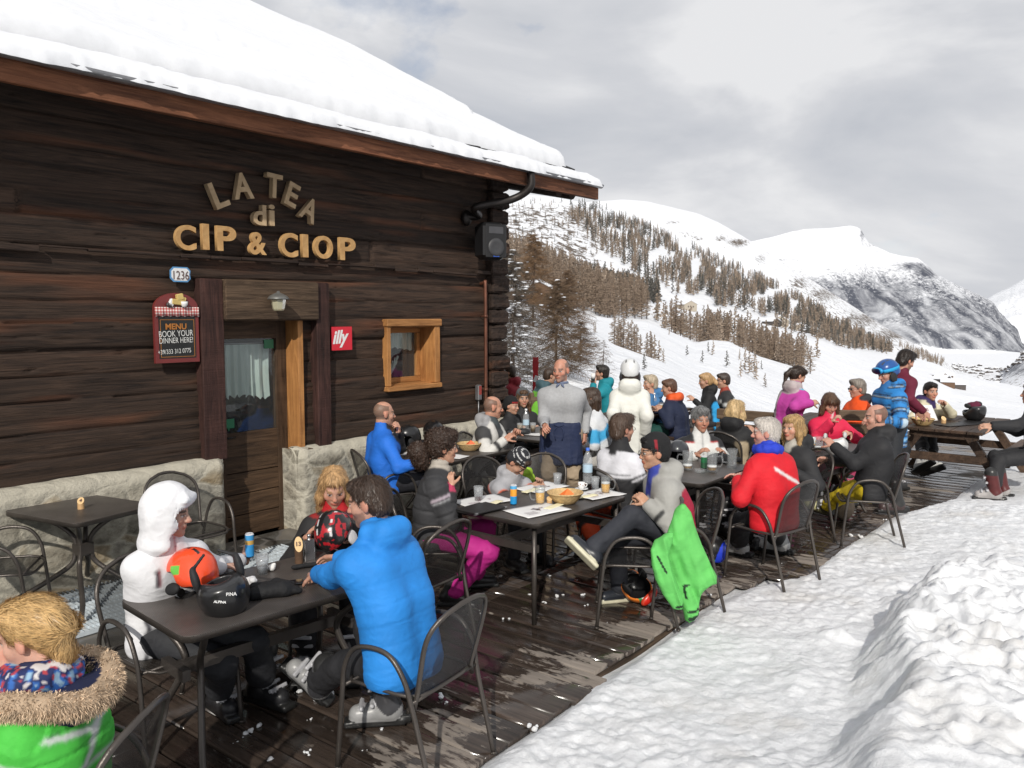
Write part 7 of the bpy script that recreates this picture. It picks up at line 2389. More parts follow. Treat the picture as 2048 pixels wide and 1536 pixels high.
# picnic table
zp_ = .757
def pt(a, b): return PTC + PEX * b + PEY * a
q = pt(-.62, -.30); r_ = basket(0, 0, 1.0, 'flat wicker basket on the near corner of the big picnic table', zp_, 1.15); r_.location = (q[0], q[1], zp_)
q = pt(-.25, .05); r_ = empty('menu_folder', (q[0], q[1], zp_ + .006), .4, 'black folder lying open on the big picnic table', 'menu'); m = MB(); m.box((-.16, 0, 0), (.155, .12, .005), bev=.002); m.box((.16, 0, 0), (.155, .12, .005), bev=.002); m.build('cover', M['leather'], r_)
q = pt(.15, .12); r_ = empty('menu_folder', (q[0], q[1], zp_ + .006), .7, 'second black folder behind the open one on the big picnic table', 'menu'); m = MB(); m.box((0, 0, 0), (.15, .11, .006), bev=.002); m.build('cover', M['leather'], r_)
q = pt(-.30, -.12); block(0, 0, '', 'short branch block on the big picnic table', .09, .03, zp_, y=1.0).location = (q[0], q[1], zp_)
q = pt(.32, .10)
loose_helmet((q[0], q[1], zp_ + .17), (R(176), R(6), R(200)), 'black ski helmet upside down with a maroon cap in it on the big picnic table', (.016, .016, .017), (.03, .03, .03), s=1.15, strap=False)
blob('maroon_cap', [el((0, 0, .05), (.085, .10, .05), .02), rc((.05, 0, .08), .03, (.12, .02, .03), .025, .03)], .009, 'fabric', (.10, .008, .03), (q[0], q[1], zp_ + .16), 0, 'dark maroon cap stuffed in the upturned black helmet', 'cap')
# back tables
bottle(1308, 836, 'water bottle on the back table beside the navy jacket', y=12.3, cap=(.7, .7, .72))
beer(1322, 838, 'full beer mug on the back table beside the navy jacket', .85, y=12.1, s=1.2)
beer(1329, 836, 'second full beer mug half hidden by the navy jacket', .8, y=12.2, s=1.2)
paper(1535, 812, .5, .36, 10, 'white tray paper on the back table under the magenta jacket', y=11.4, z=.757)
cup(1556, 808, 'paper cup with orange print on the back table', h=.12, r0=.03, r1=.042, y=11.2, z=.757, mat='white', name='paper_cup', dots=(.8, .4, .05))
p = D(1553, 802, 11.3); r_ = empty('sauce_bottle', (p[0], p[1], .758), 0, 'small dark bottle beside the paper cup on the back table', 'bottle'); m = MB(); m.lathe([(0, 0), (.03, 0), (.032, .14), (.013, .19), (.013, .23), (0, .232)], n=14); m.build('glass_body', M['black'], r_)
p = D(1530, 806, 11.5); r_ = empty('ashtray', (p[0], p[1], .758), 0, 'dark ashtray on the back table by the bench', 'ashtray'); m = MB(); m.lathe([(0, .01), (.05, .01), (.055, .06), (.06, .06), (.058, 0), (0, 0)], n=16); m.build('bowl', M['iron'], r_)
# on the boards
p = G(1275, 1215, 0)
h1 = loose_helmet((p[0], p[1] + .08, .15), (R(195), R(-35), R(30)), 'orange ski helmet lying upturned under the chair with the green jacket', (.82, .22, .03), goggles=((.55, .05, .02), (.6, .02, .01)), paint=lambda g, C: (C.__setitem__((np.abs(g.x + .045) < .010) & (g.z > -.02), (.75, .75, .72)), C.__setitem__((np.abs(g.x + .065) < .010) & (g.z > -.02), (.05, .30, .10))))
p = G(1422, 1140, 0)
loose_helmet((p[0], p[1] + .10, .14), (R(20), R(-10), R(60)), 'black, blue and green ski helmet on the boards behind the green jacket', (.012, .012, .013), paint=lambda g, C: (C.__setitem__(g.z < .0, (.03, .42, .09)), C.__setitem__(g.y < -.09, (.02, .05, .55)), C.__setitem__((g.x > .06) & (g.z > .05), (.75, .12, .02))))
p = G(1610, 1060, 0)
blob('paper_sack', [el((0, 0, .15), (.11, .09, .16), .03), el((.02, 0, .30), (.07, .05, .06), .03)], .014, 'fabric', (.20, .155, .115), (p[0] + .55, p[1] + .4, 0), .3, 'brown cloth bag standing by the ski boots of the striped jacket', 'bag', .02, 12)
def hung_jacket():
 y0 = 5.62
 o = D(1365, 1240, y0); o = np.array([o[0], y0, 0.0])
 e = empty('hung_jacket', o, 0, 'light green ski jacket hung by its hood over a chair back', 'jacket')
 G_, K_ = np.array((.125, .50, .115)), np.array((.012, .035, .015))
 def shell(name, Lf, Rf, v0, v1, th, dy, seed, amp, marks=()):
  nv, na = 90, 72
  vs = np.linspace(v0, v1, nv); an = np.linspace(0, 2 * PI, na, endpoint=False)
  V, C = [], []
  for v in vs:
   l_, r_ = Lf(v), Rf(v)
   k = min(1, (v - v0) / 8 + .15) * min(1, (v1 - v) / 3 + .25)
   for a in an:
    ca, sa = math.cos(a), math.sin(a)
    u = (l_ + r_) / 2 + (r_ - l_) / 2 * math.copysign(abs(ca) ** .8, ca)
    p = D(u, v, y0 + dy) - o
    f = fbm(np.array([[p[0] * 13 + p[2] * 4, p[2] * 2.4, seed + .0]]), 2, 5)[0]
    f2 = fbm(np.array([[p[0] * 7 - p[2] * 9, p[2] * 7, seed + 4.0]]), 2, 8)[0]
    fold = amp * ((1 - 3 * abs(f)) * .8 + .5 * f2)
    p[1] = dy - th * k * sa - fold * (1 if sa > -.2 else .3) * k
    V.append(p)
    c = G_
    for (x0, z0, x1, z1, w_) in marks:
     d0, d1 = x1 - x0, z1 - z0
     t_ = min(1, max(0, ((u - x0) * d0 + (v - z0) * d1) / (d0 * d0 + d1 * d1)))
     if sa > 0 and math.hypot(u - x0 - t_ * d0, v - z0 - t_ * d1) < w_:
      c = K_
    C.append(c)
  I = np.arange(nv * na).reshape(nv, na); J = np.roll(I, -1, 1)
  Q = np.stack([I[:-1], J[:-1], J[1:], I[1:]], -1).reshape(-1, 4)
  V += [np.mean(V[:na], 0), np.mean(V[-na:], 0)]; C += [G_, G_]
  T = [(nv * na, J[0, i], I[0, i]) for i in range(na)] + [(nv * na + 1, I[-1, i], J[-1, i]) for i in range(na)]
  obj(name, np_mesh(name, V, Q[:, ::-1], T, col=C), M['fabric'], e)
 shell('jacket_shell', pl([(1008, 1362), (1020, 1352), (1048, 1341), (1075, 1330), (1120, 1332), (1165, 1350), (1210, 1364), (1240, 1370)]), pl([(1008, 1370), (1024, 1382), (1050, 1390), (1090, 1404), (1130, 1422), (1152, 1434), (1166, 1432), (1174, 1412), (1190, 1399), (1228, 1397), (1240, 1380)]), 1008, 1240, .055, .03, 3.0, .026,
   [(1366, 1170, 1370, 1193, 2.3), (1364, 1169, 1378, 1167, 1.8), (1374, 1219, 1394, 1216, 2.5), (1376, 1232, 1396, 1228, 4.0)])
 shell('sleeve', pl([(1064, 1338), (1082, 1310), (1100, 1301), (1130, 1303), (1160, 1311), (1190, 1326), (1218, 1346)]), pl([(1064, 1346), (1082, 1345), (1110, 1338), (1140, 1344), (1170, 1356), (1200, 1366), (1218, 1364)]), 1064, 1218, .045, -.05, 9.0, .018,
   [(1313, 1110, 1331, 1142, 2.2), (1352, 1212, 1364, 1208, 2.5)])
hung_jacket()
# people on the terrace
def seated(key, label, *a, chairlab=None, cdir=0, cshift=(0, .0), **k):
 d = person(key, label, *a, **k)
 if chairlab:
  q = to_world(d, (cshift[0], .03 + cshift[1], 0))
  chair(q[0], q[1], d.phi + cdir, chairlab)
 return d
BLK = (.022, .022, .024)
SKI_BK = ('ski', (.025, .025, .027), (.04, .04, .042)); SKI_WH = ('ski', (.5, .5, .5), (.62, .62, .60)); SKI_GR = ('ski', (.16, .165, .17), (.45, .45, .44)); SKI_YE = ('ski', (.10, .09, .05), (.50, .47, .25)); SKI_RW = ('ski', (.09, .02, .02), (.36, .34, .33)); SKI_BR = ('ski', (.03, .03, .03), (.06, .04, .04))
SHOE = ('shoe', (.018, .017, .017), (.02, .02, .02)); SHOE_C = ('shoe', (.02, .023, .03), (.55, .52, .38)); SHOE_R = ('shoe', (.22, .02, .015), (.03, .03, .03))
def T_(f):
 return f
def scarf(d, col, paint=None, r=.045, name='scarf', mat='fabric'):
 N = d.N + np.array([0, .01, .03])
 pts = [N + np.array([.085 * math.cos(a), .078 * math.sin(a), .012 * math.sin(a * 2)]) for a in [2 * PI * i / 10 for i in range(10)]]
 pr = [rc(pts[i], r, pts[(i + 1) % 10], r, .02, 's') for i in range(10)]
 return sculpt(name, pr, .009, M[mat], d.root, col, paint, lambda g: .008 * (1 - 2 * np.abs(fbm(g.V * 16, 2, 3))))
def p_green(g, C):
 W_ = (.62, .64, .64); NVY = (.012, .016, .05)
 C[g.tor & (np.abs(g.h - .60 - .12 * np.abs(g.w) / .2) < .022) & (g.d < .08)] = W_
 C[g.tor & (np.abs(g.h - .36) < .016)] = W_
 C[(g.armR) & g.up_ & (np.abs(g.al - .22) < .028)] = W_
 C[(g.armR) & g.up_ & (np.abs(g.al - .34) < .010)] = W_
 C[(g.armL) & g.up_ & (np.abs(g.al - .25) < .03)] = W_
 C[g.armL & g.up_ & (np.abs(g.al - .12) < .012)] = W_; C[g.armL & g.fo & (np.abs(g.t - .5) < .05)] = W_
 C[g.tor & (np.abs(g.w + .02 - .5 * (g.h - .5)) < .020) & (g.d < 0) & (g.h > .3)] = W_
 C[g.b == 'collar'] = NVY
 C[(g.b == 'yoke') & (g.h > .93)] = (.13, .50, .06)
d = seated('green', 'blonde woman in green striped jacket with fur-trimmed hood at the lower left corner', (66, 1272), -86, y=2.74, lean=4, hyaw=-84, hpitch=16, fem=True, hair='bun', hairc=(.52, .34, .15),
   arms={-1: (-.14, .34, .72), 1: ('pd', 10, 1352, 2.72)}, hints={-1: (-.1, -.5, -1), 1: (.2, -.2, -1)}, jacket=(.065, .46, .055), jpaint=p_green, puff=.034, quilt=.075, hem=-.10, jres=.009, res=.006, collar=.09,
   trousers=(.02, .02, .025), legs=None, boots=SHOE, skin=(.56, .32, .24), chairlab='metal armchair under the blonde woman in green', cshift=(0, -.02))
def floral(g, C):
 n1 = vnoise(g.V * 42, 3); n2 = vnoise(g.V * 75, 8)
 C[n1 > .18] = (.03, .12, .40); C[(n2 > .38)] = (.42, .05, .06); C[n1 < -.42] = (.58, .55, .55); C[(n1 > .5)] = (.25, .40, .55)
scarf(d, (.015, .025, .10), floral, .05)
def fur_hood(d):
 N = d.N
 path = spline([N + np.array(p) for p in ((-.135, .10, -.045), (-.185, .0, .005), (-.17, -.115, .0), (-.07, -.195, -.035), (.07, -.195, -.035), (.17, -.115, .0), (.185, .0, .005), (.135, .10, -.045))], 10)
 P = np.array([list(p) for p in path])
 NVY = np.array((.012, .016, .05))
 inner = [rc(P[i], .030, P[i + 5], .030, .04, 'h') for i in range(0, len(P) - 5, 5)] + [el(N + np.array([0, -.10, -.07]), (.13, .075, .085), .05, rotx(.5), 'lining')]
 sculpt('hood', inner, .010, M['fabric'], d.root, (.42, .31, .21), lambda g, C: (C.__setitem__(g.b == 'lining', NVY), C.__setitem__(np.hypot(g.x / .155, (g.y - N[1] + .05) / .125) < 1, NVY)))
 r_ = np.random.RandomState(4)
 V, T, C = [], [], []
 for i in range(15000):
  k = r_.randint(1, len(P) - 1)
  t_ = P[k] - P[k - 1]; t_ = t_ / np.linalg.norm(t_)
  v = r_.normal(size=3); v -= t_ * (v @ t_); v /= np.linalg.norm(v)
  b = P[k] + t_ * r_.uniform(-.02, .02) + v * .026
  l_ = r_.uniform(.012, .034)
  dirn = v + t_ * r_.normal() * .5 + r_.normal(size=3) * .25 + np.array([0, 0, -.25])
  dirn /= np.linalg.norm(dirn)
  sd = np.cross(dirn, r_.normal(size=3)); sd = sd / np.linalg.norm(sd) * .0021
  m_ = b + dirn * l_ * .6 + r_.normal(size=3) * .003
  e = b + dirn * l_ + np.array([0, 0, -.008])
  n = len(V)
  V += [b - sd, b + sd, m_ + sd * .7, m_ - sd * .7, e]
  T += [(n, n + 1, n + 2), (n, n + 2, n + 3), (n + 3, n + 2, n + 4)]
  c = np.array((.56, .42, .29)) * r_.uniform(.55, 1.35)
  C += [c * .6, c * .6, c, c, c * 1.15]
 obj('fur_trim', np_mesh('fur_trim', V, None, T, smooth=False, col=C), M['fur'], d.root)
fur_hood(d)
def p_white(g, C):
 K = (.03, .03, .04)
 C[g.armR & (np.abs(g.al - .60 + .25 * (g.z - d2z)) < .013)] = K
 C[g.armR & (np.abs(g.al - .74) < .013) ] = K
 C[g.tor & (np.abs(g.w - .035 * np.sin(g.h * 30) * .2 - .14) < .010) & (g.d < .10) & (g.h < .45)] = K
 C[g.tor & (np.abs(g.w) < .008) & (g.d > .05)] = (.35, .02, .03)
 C[g.tor & (np.abs(g.w - .10) < .007) & (g.d > .05) & (np.abs(g.h - .72) < .10)] = (.25, .02, .03)
 C[g.tor & (np.abs(g.w - .115) < .007) & (g.d > .05) & (np.abs(g.h - .70) < .09)] = K
 C[g.armL & (np.abs(g.al - .82) < .03)] = K
d2z = .9
d = seated('whitehood', 'person in white hooded ski jacket at the front table holding a can', (338, 1028), 128, z=1.17, lean=6, hyaw=86, hpitch=6, hair=None, s=.95, fold=.9, arms={1: ('pd', 466, 1132, 4.62), -1: ('pd', 480, 1122, 4.85)}, hints={1: (.1, -.5, -1), -1: (-.2, -.5, -1)},
   jacket=(.72, .72, .74), jpaint=p_white, puff=.024, jres=.010, res=.0065, collar=.10, legs={1: ('px', 438, 1388, .1), -1: ('px', 528, 1372, .1)}, boots=('ski', (.015, .015, .016), (.02, .02, .022)), trousers=(.025, .026, .03),
   skin=(.48, .29, .22), gloves={}, chairlab='metal armchair under the person in the white hood', palm={-1: (0, -1, .2)}, curl={1: .6, -1: .8})
def hood_up(d, col, k=1.0):
 pr = [el((0, -.012, .03), (.122 * k, .142 * k, .148 * k), .03, b='h'), rc((0, -.02, -.06), .112, (0, -.025, -.15), .124, .05, 'h'), rc((-.075, .10, .098), .018, (.075, .10, .098), .018, .03, 'brim'),
   el((0, .150, -.035), (.074 * k, .12, .098 * k), .02, s=-1), el((0, .0, .02), (.106 * k, .124 * k, .130 * k), .02, s=-1), rc((0, -.0, -.05), .088, (0, .02, -.3), .095, .03, s=-1)]
 return sculpt('hood', pr, .0075, M['fabric'], d.root, col, None, lambda g: .006 * (1 - 2 * np.abs(fbm(g.V * 9, 2, 5))), mtx=d.Hm)
hood_up(d, (.72, .72, .74), 1.0)
q = to_world(d, d.W[-1] + unit(d.W[-1] - d.E[-1]) * .075 + np.array([0, 0, -.085]))
can(0, 0, 'blue drink can in the hand of the white-hooded person', [(.55, (.04, .28, .62)), (.2, (.55, .35, .1)), (.25, (.06, .30, .60))], loc=(q[0] + .02, q[1] - .02, .747), h=.145)
d = seated('blonde_black', 'blonde woman in black jacket with red collar looking down at the front table', (668, 975), 176, z=1.10, lean=10, hyaw=165, hpitch=24, fem=True, hair='long', hairc=(.40, .24, .11), jacket=(.021, .02, .021), collarc=(.015, .012, .013),
   jpaint=lambda g, C: (C.__setitem__((g.b == 'collar') & (g.t > .55), (.45, .015, .02)), C.__setitem__(g.tor & (np.abs(g.w - .09) < .008) & (np.abs(g.h - .62) < .09) & (g.d > .05), (.5, .03, .02)), C.__setitem__((g.b == 'yoke') & (np.abs(g.h - .95) < .02), (.30, .02, .02))),
   arms={1: (.16, .22, .80), -1: (-.14, .28, .80)}, jres=.011, res=.007, collar=.11, boots=SKI_BK, skin=(.52, .28, .20), chairlab='metal armchair under the blonde woman in black at the front table')
def p_blue(g, C):
 C[(g.b == 'hood') & (g.z < d4n - .02) & False] = BLK
d4n = 1.1
d = seated('blue', 'man in bright blue quilted jacket seen from behind at the front table', (738, 1005), -58, z=1.27, lean=15, hyaw=-78, hpitch=12, hair='short', hairc=(.045, .028, .02), jacket=(.020, .215, .62), puff=.024, quilt=.098, qa=.0024, fold=.45, hood='down', hem=-.085,
   arms={-1: ('px', 628, 1150, .80), 1: ('pd', 668, 1120, 4.55)}, hints={-1: (-.75, -.1, -.8), 1: (.6, -.5, -.6)}, jres=.0085, res=.006, collar=.09, legs={1: ('px', 765, 1412, .1), -1: ('px', 608, 1368, .1)}, knees={1: (.3, 1, .5), -1: (-.2, 1, .5)},
   bootyaw={1: 40, -1: 10}, boots=('ski', (.05, .05, .055), (.30, .30, .30)), trousers=(.026, .026, .029), build=1.1, skin=(.46, .25, .18), stubble=(.06, .04, .03), chairlab='metal armchair under the man in the quilted blue jacket', cshift=(.03, -.06), palm={-1: (.3, .3, -.9)})
def p_curly(g, C):
 C[g.armR & g.up_ & (np.abs(g.al - .16) < .022)] = (.52, .44, .50)
 C[g.armR & g.up_ & (np.abs(g.al - .205) < .012)] = (.28, .28, .29)
 C[g.tor & (g.d > .03) & (np.abs(g.h - .74) < .035) & (g.w > .0)] = (.24, .24, .25)
 C[(g.b == 'collar') & (g.t > .5)] = (.42, .38, .33)
 C[g.tor & (((g.w - .02) ** 2 + ((g.h - .80) * .5) ** 2) < .028 ** 2) & (g.d > .04)] = (.55, .55, .55)
 C[(g.fo) & (g.t > .94)] = (.5, .05, .12)
d = seated('curly', 'woman with dark curly ponytail, black jacket and magenta ski trousers', (886, 895), 88, z=1.2, lean=6, hyaw=72, hpitch=2, fem=True, hair='curly', hairc=(.045, .026, .018), jacket=(.038, .038, .041), jpaint=p_curly, puff=.03, quilt=.11, hem=-.14,
   arms={1: ('pd', 898, 975, 6.12), -1: ('pd', 915, 1030, 6.35)}, hints={1: (.5, -.4, -1), -1: (-.5, -.5, -.7)}, jres=.010, res=.0065, trousers=(.42, .018, .20), legs={1: ('px', 905, 1185, .1), -1: ('px', 952, 1150, .1)}, boots=SHOE, skin=(.50, .28, .19), build=1.05,
   chairlab='metal armchair under the woman in magenta trousers', palm={1: (-.9, .2, .3)}, curl={1: .9, -1: .5})
def b6(g, C):
 n = (np.abs(np.sin(g.x * 130)) > .55) & (np.abs(np.sin(g.z * 95 + g.x * 25)) > .93)
 C[n & (g.z > .04)] = (.5, .5, .5)
def p6(g, C):
 C[g.tor & (g.h < .58)] = (.02, .02, .022); C[g.arm & (g.al > .18)] = (.02, .02, .022)
 C[g.tor & (np.abs(g.h - .585) < .016)] = (.62, .12, .05); C[g.arm & (np.abs(g.al - .18) < .014)] = (.62, .12, .05)
seated('child_beanie', 'child in printed black beanie and grey jacket bent over the middle table', (1035, 925), 140, z=.96, y=7.25, s=.86, lean=32, hyaw=120, hpitch=52, hair='short', jacket=(.36, .36, .38), jpaint=p6, beanie=((.020, .021, .026), b6), hood='down', hem=-.08,
  arms={1: ('pd', 1058, 980, 7.0), -1: ('pd', 1080, 968, 7.05)}, res=.007, boots=SHOE, chairlab='metal armchair under the child with the printed beanie')
d = seated('wall_blue', 'balding man in royal blue jacket, chin in hand, beside the log wall', (768, 828), 62, z=1.22, lean=-3, hyaw=62, hpitch=3, hair='buzz', hairc=(.10, .075, .055), jacket=(.018, .15, .62), jpaint=lambda g, C: (C.__setitem__(g.armL & g.fo, BLK), C.__setitem__((g.b == 'collar') & (g.d > .02), BLK)), puff=.022,
   arms={-1: ('pd', 797, 862, 8.05), 1: ('pd', 850, 925, 7.95)}, hints={-1: (-.3, .6, -1), 1: (.6, -.3, -.8)}, jres=.011, res=.007, boots=SHOE, trousers=(.02, .02, .025), skin=(.50, .27, .19), build=1.06, chairlab='metal armchair under the man in royal blue at the log wall', palm={-1: (.3, -.8, .3)}, curl={-1: .8, 1: .4}, collar=.09)
def p8(g, C):
 C[g.tor & (g.h > .78) & (g.d < .03)] = (.30, .30, .31); C[g.arm & (g.al < .2)] = (.05, .05, .052)
 C[g.tor & (np.abs(g.w) < .055) & (g.d > .03)] = (.075, .08, .085)
 C[g.tor & (np.abs(np.abs(g.w) - .065) < .010) & (g.d > .03)] = BLK
 C[g.fo & (g.t > .55) & (g.t < .75)] = (.04, .04, .04); C[(g.b == 'collar')] = (.06, .075, .08)
 C[g.tor & (g.w > .10) & (np.abs(g.h - .25) < .08) & (g.d > .02)] = (.50, .03, .03)
seated('white_black', 'balding man in white and black jacket eating at the log wall table', (986, 815), 112, y=9.15, lean=4, hyaw=78, hpitch=6, hair='buzz', hairc=(.09, .065, .05), jacket=(.60, .59, .56), jpaint=p8, puff=.026, hood='down', arms={1: ('pd', 1010, 880, 8.85), -1: ('pd', 1030, 868, 8.95)},
  res=.0075, boots=SKI_BK, skin=(.50, .26, .18), build=1.05, chairlab='metal armchair under the man eating at the log wall', curl=.8)
seated('kid_hood', 'child in tight black hood with red trim at the corner table', (1023, 812), 120, y=10.75, s=.82, lean=4, hyaw=118, hpitch=4, hair=None, beanie=((.012, .012, .013), lambda g, C: C.__setitem__((g.y > .045) & (g.z < .075), (.30, .02, .02))), jacket=BLK, res=.008, jres=.013, boots=SHOE, seat=.46, chairlab='metal armchair under the child in the black hood')
seated('grey_beanie', 'young woman in grey beanie with long brown hair at the corner table', (1046, 797), 165, y=11.3, lean=2, hyaw=168, fem=True, hair='long', hairc=(.10, .055, .03), beanie=((.10, .105, .11), lambda g, C: C.__setitem__(g.z < .085, (.085, .09, .095))), jacket=BLK, res=.008, jres=.013, boots=SHOE, chairlab='metal armchair under the woman in the grey beanie')
def p11(g, C):
 C[:] = C * (1 + .03 * np.sin(g.z * 300))[:, None]
d = person('waiter', 'bald waiter in light grey sweater and navy apron walking between the tables', (1122, 741), 192, y=8.85, stand=True, lean=2, hyaw=208, hpitch=5, hair='buzz', hairc=(.12, .10, .085), jacket=(.36, .365, .375), jpaint=p11, jmat='knit', puff=.012, hem=-.07, collar=.03,
   arms={1: ('pd', 1090, 852, 8.55), -1: ('pd', 1170, 868, 8.95)}, hints={1: (.25, -1, -.2), -1: (-.2, -1, -.2)}, jres=.010, res=.0065, trousers=(.40, .31, .215), legs={1: (.10, .02, .1), -1: (-.13, -.18, .12)}, boots=SHOE, skin=(.50, .245, .17), build=1.16, stubble=(.22, .19, .17), curl=.9)
def apron(d):
 P = d.P
 pr = [rc(P + np.array([sx * .085, .015, .10]), .128, P + np.array([sx * .10, .03, -.30]), .132, .06, 'a') for sx in (-1, 1)] + [rc(P + np.array([0, .02, .10]), .13, P + np.array([0, .035, -.30]), .135, .06, 'a'),
   bx(P + np.array([0, .02, -.52]), (.5, .5, .20), .01, .01, s=-1), bx(P + np.array([0, .02, .32]), (.5, .5, .20), .01, .01, s=-1)]
 o = sculpt('apron', pr, .011, M['fabric'], d.root, (.018, .027, .068), None, lambda g: .012 * (1 - 2 * np.abs(fbm(np.stack([g.x * 14, g.y * 9, g.z * 2.5], 1), 3, 5))))
 m = MB(); m.col = (.02, .03, .075)
 z = P[2] + .095
 for s in (-1, 1):
  m.tube(spline([(s * .012, P[1] + .165, z), (s * .05, P[1] + .178, z - .05), (s * .035, P[1] + .175, z - .15)], 4), .006, 6)
 m.tube(spline([(-.05, P[1] + .165, z + .015), (0, P[1] + .175, z), (.05, P[1] + .165, z + .015)], 4), .009, 6)
 m.build('apron_string', M['fabric'], o)
apron(d)
pr = [rc(d.N + np.array([.066 * math.cos(a), .060 * math.sin(a) + .006, .030]), .013, d.N + np.array([.066 * math.cos(b), .060 * math.sin(b) + .006, .030]), .013, .01, 'c') for a, b in [(PI * .5 + 2 * PI * i / 12, PI * .5 + 2 * PI * (i + 1) / 12) for i in range(12)]]
pr += [rc(d.N + np.array([s * .022, .085, .012]), .015, d.N + np.array([s * .040, .088, -.012]), .008, .01, 'c') for s in (-1, 1)]
sculpt('shirt_collar', pr, .007, M['fabric'], d.root, (.14, .17, .26))
person('far_red', 'man in dark red jacket sitting just right of the log corner', (1018, 746), -78, y=14.0, lean=8, hair='short', jacket=(.26, .02, .03), hood='down', res=.010, jres=.015, boots=SKI_BK, jpaint=lambda g, C: C.__setitem__(g.armL & (np.abs(g.al - .2) < .05), (.10, .02, .025)))
person('far_green', 'person in bright green jacket half hidden behind the waiter', (1100, 752), 70, y=13.2, lean=25, hyaw=70, hpitch=10, hair='short', jacket=(.16, .46, .04), hood='down', res=.010, jres=.015, boots=SKI_BK, jpaint=lambda g, C: C.__setitem__(g.tor & (g.h > .75), (.05, .10, .12)))
d = person('teal', 'dark-haired man in teal jacket drinking from a pale cup', (1203, 747), -80, y=13.4, lean=8, hyaw=-82, hpitch=-4, hair='thick', hairc=(.02, .015, .012), jacket=(.012, .235, .29), hood='down', puff=.03, arms={-1: ('pd', 1187, 768, 13.15), 1: ('pd', 1180, 790, 13.3)}, hints={-1: (-.4, .2, -1)}, res=.009, jres=.014, boots=SKI_BK, stubble=(.03, .02, .02))
cup(1186, 762, 'pale cup lifted to the mouth of the man in teal', h=.12, y=13.1, z=D(1186, 762, 13.1)[2], mat='white', name='paper_cup')
d = seated('white_trousers', 'person in white and light blue jacket and white trousers behind the waiter', (1181, 797), -72, y=9.75, lean=14, hyaw=-80, fem=True, hair='long', hairc=(.05, .03, .02), jacket=(.66, .68, .71), jpaint=lambda g, C: (C.__setitem__(g.tor & (np.abs(g.h - .62 + .8 * np.abs(g.w + .02)) < .10) & (g.d < .02), (.05, .36, .66)), C.__setitem__(g.armL & g.up_ & (g.al > .2), (.05, .36, .66))),
   trousers=(.62, .60, .57), legs={-1: ('px', 1072, 972, .1), 1: ('px', 1088, 962, .1)}, knees={-1: (-.1, 1, .8), 1: (.1, 1, .8)}, boots=SHOE_R, res=.009, jres=.013, chairlab='metal armchair half hidden behind the apron of the waiter')
d = person('white_coat', 'person in long white ski coat and white helmet standing with back to us', (1260, 745), 8, y=9.3, stand=True, lean=2, hair='long', hairc=(.03, .02, .015), fem=True, jacket=(.69, .69, .64), hood='down', puff=.032, fold=.5, hem=-.26, arms={1: ('pd', 1290, 872, 9.15), -1: ('pd', 1232, 872, 9.1)}, hints={1: (.2, -1, -.1), -1: (-.2, -1, -.1)}, jres=.0115, res=.009, collar=.05,
   jpaint=lambda g, C: (C.__setitem__(g.fo & (g.t > .86) & (g.t < .93), (.02, .02, .02)), C.__setitem__(g.tor & (np.abs(np.abs(g.w) - .115) < .005) & (g.h < .8), (.42, .42, .39)), C.__setitem__(g.tor & (np.abs(g.h - .22) < .010), (.5, .5, .46))), trousers=BLK, boots=SKI_WH, build=.95)
helmet_parts(d.root, d.Hm, (.66, .67, .67), (.05, .05, .055), vents=(.14, .14, .14), res=.007)
person('cream_hood', 'person with cream fur hood eating behind the white coat', (1300, 768), -105, y=12.5, lean=10, hair='thick', hairc=(.40, .33, .24), fem=True, jacket=(.05, .16, .34), hood='down', arms={-1: ('pd', 1302, 790, 12.3), 1: ('pd', 1296, 790, 12.3)}, hints={-1: (-.4, .1, -1)}, res=.010, jres=.015, boots=SKI_BK)
person('navy', 'man in navy jacket with orange collar and dark green trousers at the back table', (1338, 776), -62, y=11.9, lean=12, hyaw=-78, hpitch=10, hair='short', hairc=(.10, .05, .03), jacket=(.014, .020, .048), collarc=(.70, .10, .02), jpaint=lambda g, C: C.__setitem__((g.b == 'hood') & (g.z > g.V[:, 2].max() - .10), (.70, .10, .02)), hood='down', puff=.03, arms={-1: ('pd', 1322, 822, 11.7), 1: (.1, .35, .8)}, res=.009, jres=.013, trousers=(.008, .055, .045), boots=SKI_BK, build=1.1)
person('blonde_kid', 'blonde child in black hooded jacket with bright blue side at the back table', (1411, 762), -82, y=12.8, s=.9, lean=8, hyaw=-85, hpitch=10, fem=True, hair='pony', hairc=(.40, .25, .12), jacket=(.014, .014, .015), jpaint=lambda g, C: C.__setitem__(g.tor & (g.h < .65) & (g.d < -.02), (.03, .34, .70)), hood='down', arms={-1: ('pd', 1388, 800, 12.6)}, res=.009, jres=.014, boots=SKI_BK)
d = person('glasses_far', 'man with glasses in black jacket with white stripe at the back table', (1446, 762), -86, y=13.4, lean=8, hyaw=-88, hpitch=6, hair='short', hairc=(.05, .035, .028), jacket=(.03, .03, .032), collarc=(.30, .05, .03), jpaint=lambda g, C: (C.__setitem__(g.tor & (np.abs(g.h - .62 + .4 * g.w) < .06), (.55, .55, .53)), C.__setitem__(g.armL & (np.abs(g.al - .22) < .05), (.55, .55, .53))), res=.009, jres=.014, boots=SKI_BK)
spectacles(d)
def p21(g, C):
 C[g.tor & (g.h < .50)] = BLK; C[g.tor & (np.abs(g.h - .56) < .012)] = BLK; C[g.arm & (g.al > .30)] = BLK; C[g.arm & (np.abs(g.al - .25) < .018)] = BLK
 C[g.tor & (np.abs(g.h - .532) < .010)] = (.62, .62, .65)
 C[g.b == 'collar'] = BLK; C[(g.b == 'yoke') & (g.h > .95)] = BLK
